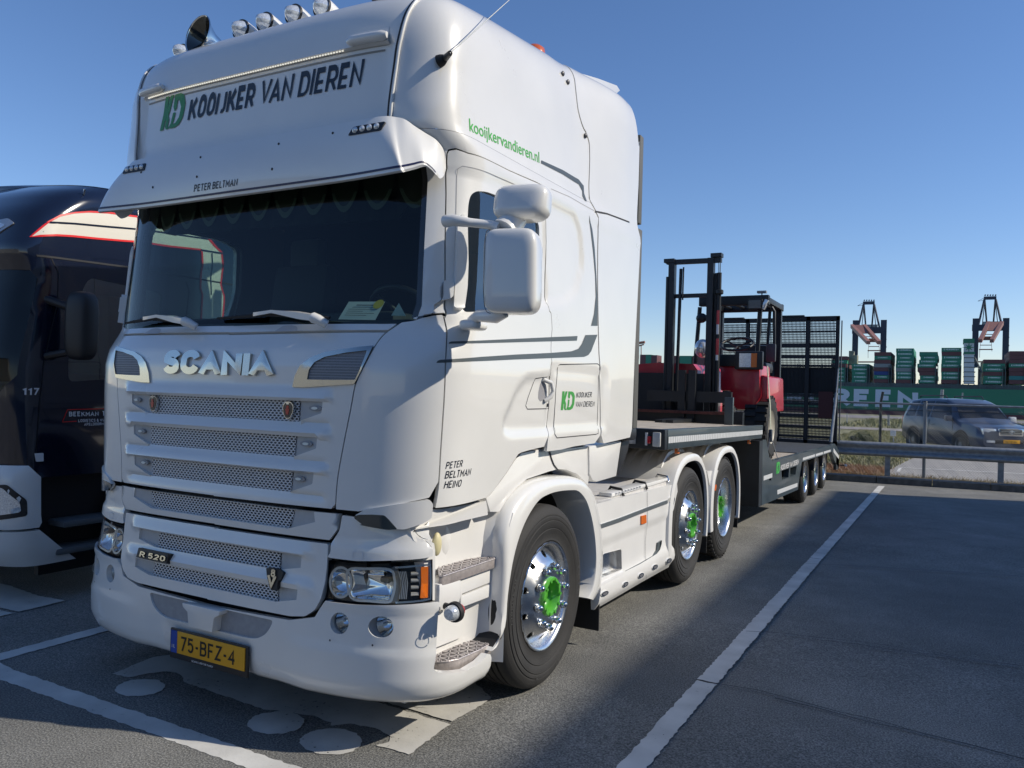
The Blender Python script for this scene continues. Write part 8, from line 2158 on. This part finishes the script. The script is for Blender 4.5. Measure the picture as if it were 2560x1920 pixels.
stacks = [  # left, right, bottom y px, colours bottom to top, logo flags, where
    (60, 240, 1062, 'ggggmgm', '2222020', 'stack beside the raised trailer ramps'),
    (275, 467, 1066, 'gggggmg'[:5], '21211', 'low stack below the left quay crane'),
    (505, 692, 1066, 'mgbmymgm', '02000020', 'maroon-topped stack right of the left crane'),
    (735, 928, 1072, 'mggyggggg', '011011211', 'tall green stack left of centre'),
    (974, 1168, 1072, 'ggmmgggg', '12001120' , 'leaning stack in the middle of the ship'),
    (1212, 1418, 1075, 'mggmgggmg', '011012101'[:9], 'stack just left of the white funnel'),
    (1655, 1870, 1078, 'ggmggm', '120120', 'stack just right of the white funnel'),
    (1925, 2110, 1080, 'mtmmgmmm', '00001000', 'stack at the right edge of the picture'),
    (2160, 2350, 1080, 'ggmgm', '12010', 'stack beyond the right edge')]
for a, b, bot, cols, lg_, where in stacks:
    if a > 2150: continue
    for t, (c, l) in enumerate(zip(cols, lg_)):
        o = container(c, b - a, int(l)); p = qs((a + b) / 2, bot - 41 * (t + .5)); p2 = qs((a + b) / 2, bot)
        sh_ = .8 * math.sin(t * 1.3) * (1 if 'leaning' in where else .15)
        o.location = (p2[0] + sh_, SY + 7.5, p2[2] + 41 * kz * (t + .5)); tag(o, '%s container, %s of the %s' % (CCOL[c][1], ORD[t] if t < len(cols) - 1 else 'topmost', where), 'container', 'containers stacked on the ship')
# short stack of stepped pale boxes beside the ramp
for k, (a, b, z0p, z1p, c) in enumerate(((240, 285, 725, 870, 'y'), (285, 325, 770, 895, 'y'))):
    p0, p1 = qs(a, z0p), qs(b, z1p)
    o = tag(MB().box(((p0[0] + p1[0]) / 2, SY + 14, (p0[2] + p1[2]) / 2), (p1[0] - p0[0], 8, p0[2] - p1[2])).build('container_end_stack', mat('pale_container_ends', (.26, .27, .20), .6, noise=.4, nscale=.3), None, smooth=0), ['tall pale column of container ends beside the leftmost stack', 'shorter pale column of container ends, second from the ramps'][k], 'container')
# far stacks seen through the gap behind the cab
for k, (pts, c) in enumerate(((((1388, 770), (1400, 782)), 'm'), (((1400, 770), (1412, 782)), 'g'), (((1412, 771), (1424, 782)), 'm'))):
    p0, p1 = onY(pts[0], SY), onY(pts[1], SY); o = MB().box(((p0[0] + p1[0]) / 2, SY, p0[2] - 3.5), (p1[0] - p0[0], 10, 9)).build('shipping_container', CCOL[c][0], None, smooth=0)
    tag(o, ['maroon container on the horizon just behind the cab', 'green container on the horizon between two maroon ones', 'second maroon container on the horizon, nearer the forklift'][k], 'container')
p0, p1 = onY((1440, 770), SY), onY((1580, 790), SY); 
for k in range(5):
    x = p0[0] + (p1[0] - p0[0]) * (k + .5) / 5; o = MB().box((x, SY + 6, p0[2] - 4), ((p1[0] - p0[0]) / 5 - .6, 12, 9)).build('shipping_container', GRN if k % 2 else MAR, None, smooth=0)
    tag(o, '%s container glimpsed behind the forklift mast, %s from the left' % (('green' if k % 2 else 'maroon'), ['first', 'second', 'third', 'fourth', 'fifth'][k]), 'container', 'containers glimpsed behind the forklift')
# quay cranes
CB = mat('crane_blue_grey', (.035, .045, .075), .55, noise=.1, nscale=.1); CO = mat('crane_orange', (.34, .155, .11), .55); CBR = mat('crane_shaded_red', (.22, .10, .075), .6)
def crane(ox, oy, s, label, tx, bx, boomc):
    """ox, oy: shift of the drawing in crop pixels, s: scale; measured on the left crane"""
    YC = SY + 75
    def q(x, y, dy=0): return Vector(onY(Q3([(ox + x * s, oy + y * s)])[0], YC + dy))
    t = thing('quay_crane', label, 'crane', tuple(q(0, 400)))
    u = (q(100, 0) - q(0, 0)).length / 100
    def bar(name, a, b, w, m=CB, par=None): return MB().tube([a, b], w * u, 6).build(name, m, par or t, smooth=0)
    for sx in (-1, 1):
        mbx_('portal_leg', tuple(q((150 if sx > 0 else 142) * sx, 170)), (62 * u, 12 * u, 560 * u), CB, t)
    b_ = mbx_('portal_beam', tuple(q(0, 22)), (352 * u, 14 * u, 72 * u), CB, t)
    for sx in (-1, 1):
        bar('mast_leg', q(112 * sx, 0), q(55 * sx, -250), 11); bar('mast_leg', q(30 * sx, 0, 14), q(52 * sx, -250), 9); bar('mast_stay', q(75 * sx, 0, 10), q(50 * sx, -230), 4.5)
    mbx_('mast_head', tuple(q(0, -262)), (122 * u, 16 * u, 36 * u), CB, t)
    for k in range(5): bar('head_sheave', q(-50 + 25 * k, -282), q(-44 + 25 * k, -296), 7)
    bar('head_gantry', q(-60, -262), q(-118, -232), 2); bar('head_gantry', q(-60, -240), q(-118, -232), 2)
    mbx_('machinery_house', tuple(q(10, -20, 20)), (170 * u, 20 * u, 40 * u), mat('machinery_grey', (.30, .31, .31), .6), t)
    # boom seen end-on: two girders running towards the water, sinking in view
    for sx in (-1, 1):
        mb = MB(); A0 = q(tx + 64 * sx, -22, -10); w0 = 17 * u; B0 = q(bx + 56 * sx, 150, -78)
        mb.loft([[A0 + Vector((-w0, 0, -w0 * 1.2)), A0 + Vector((w0, 0, -w0 * 1.2)), A0 + Vector((w0, 0, w0 * 1.2)), A0 + Vector((-w0, 0, w0 * 1.2))], [B0 + Vector((-w0, 0, -w0)), B0 + Vector((w0, 0, -w0)), B0 + Vector((w0, 0, w0)), B0 + Vector((-w0, 0, w0))]], cap=True)
        mb.build('boom_girder', boomc, t, smooth=0)
    lp_ = lambda f_, e_: tx + (bx - tx) * f_ + e_
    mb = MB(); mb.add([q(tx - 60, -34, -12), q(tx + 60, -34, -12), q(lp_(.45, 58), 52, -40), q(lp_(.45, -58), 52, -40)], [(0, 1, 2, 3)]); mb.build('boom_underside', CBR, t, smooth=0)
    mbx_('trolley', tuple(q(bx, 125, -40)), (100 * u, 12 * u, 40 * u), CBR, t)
    for k in range(5): bar('boom_tie', q(lp_(.2 * k, -60), -15 + 34 * k, -15 - 13 * k), q(lp_(.2 * k, 60), -15 + 34 * k, -15 - 13 * k), 4, boomc)
    cx_ = bx
    for sx in (-1, 1): bar('spreader_rope', q(cx_ + 52 * sx, 150, -40), q(cx_ + 58 * sx, 250, -40), 2, CBR)
    bar('spreader', q(cx_ - 65, 232, -40), q(cx_ + 65, 232, -40), 6, CBR); bar('spreader_frame', q(cx_ - 55, 190, -40), q(cx_ + 55, 190, -40), 4, CBR); bar('hanging_cable', q(cx_ - 60, 240, -40), q(cx_ - 60, 310, -40), 2, CBR)
    bar('portal_tie', q(-150, 350), q(150, 350), 8, CBR)
    for k in range(5): bar('access_stair', q(172, 40 + 40 * k), q(184 if k % 2 else 168, 80 + 40 * k), 3)
    return t
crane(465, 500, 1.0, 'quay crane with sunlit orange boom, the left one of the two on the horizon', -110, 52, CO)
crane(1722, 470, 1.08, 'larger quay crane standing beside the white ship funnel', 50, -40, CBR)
# small far crane tip right behind the cab edge
t = thing('quay_crane', 'tiny orange crane far away, just clear of the cab\'s rear edge', 'crane', tuple(onY((1385, 770), 900)))
for a, b, w_ in (((1379, 722), (1379, 775), .9), ((1385, 745), (1385, 772), .6), ((1380, 741), (1393, 739), 1.6), ((1381, 747), (1391, 744), .8)):
    p, q_ = onY(a, 900), onY(b, 900); MB().tube([tuple(p), tuple(q_)], w_, 6).build('crane_member', CO, t, smooth=0)
# second red car glimpsed at the right edge
p = onY(g4([(2185, 468)])[0], 34.0); rc_ = thing('red_car', 'sliver of a red car behind the dark estate car at the right edge', 'car', (p[0] + 1.6, 34, gz(34)))
mb = MB(); x0_ = p[0] + .0
mb.loft([[(x0_ + dx_, y, gz(34) + .35), (x0_ + dx_, y, gz(34) + z1), (x0_ + dx_, y + 1.7 - 2 * (y - 33.2), gz(34) + z1), (x0_ + dx_, y + 1.7 - 2 * (y - 33.2), gz(34) + .35)] for dx_, y, z1 in ((0, 33.4, .75), (.15, 33.2, .98), (1.1, 33.2, 1.05), (1.8, 33.4, 1.45), (3.4, 33.4, 1.45), (4.2, 33.2, .95))], cap=True); mb.build('body', REDP, rc_, smooth=50)
for dx_ in (.8, 3.3): MB().cyl((x0_ + dx_, 33.15, gz(34) + .32), (x0_ + dx_, 33.4, gz(34) + .32), .32, seg=20).build('wheel', TYRE, rc_)

# ------------------------------------------------------------------ tidy the family trees: thing > part > sub-part
def depth_fix():
    for root in [o for o in scene.objects if o.parent is None and o.children]:
        for part in list(root.children):
            stack = [(s_, Vector(s_.location)) for s_ in part.children]
            while stack:
                o, loc = stack.pop()
                for ch in list(o.children):
                    nl = loc + Vector(ch.location); ch.parent = part; ch.location = nl; stack.append((ch, nl))
depth_fix()
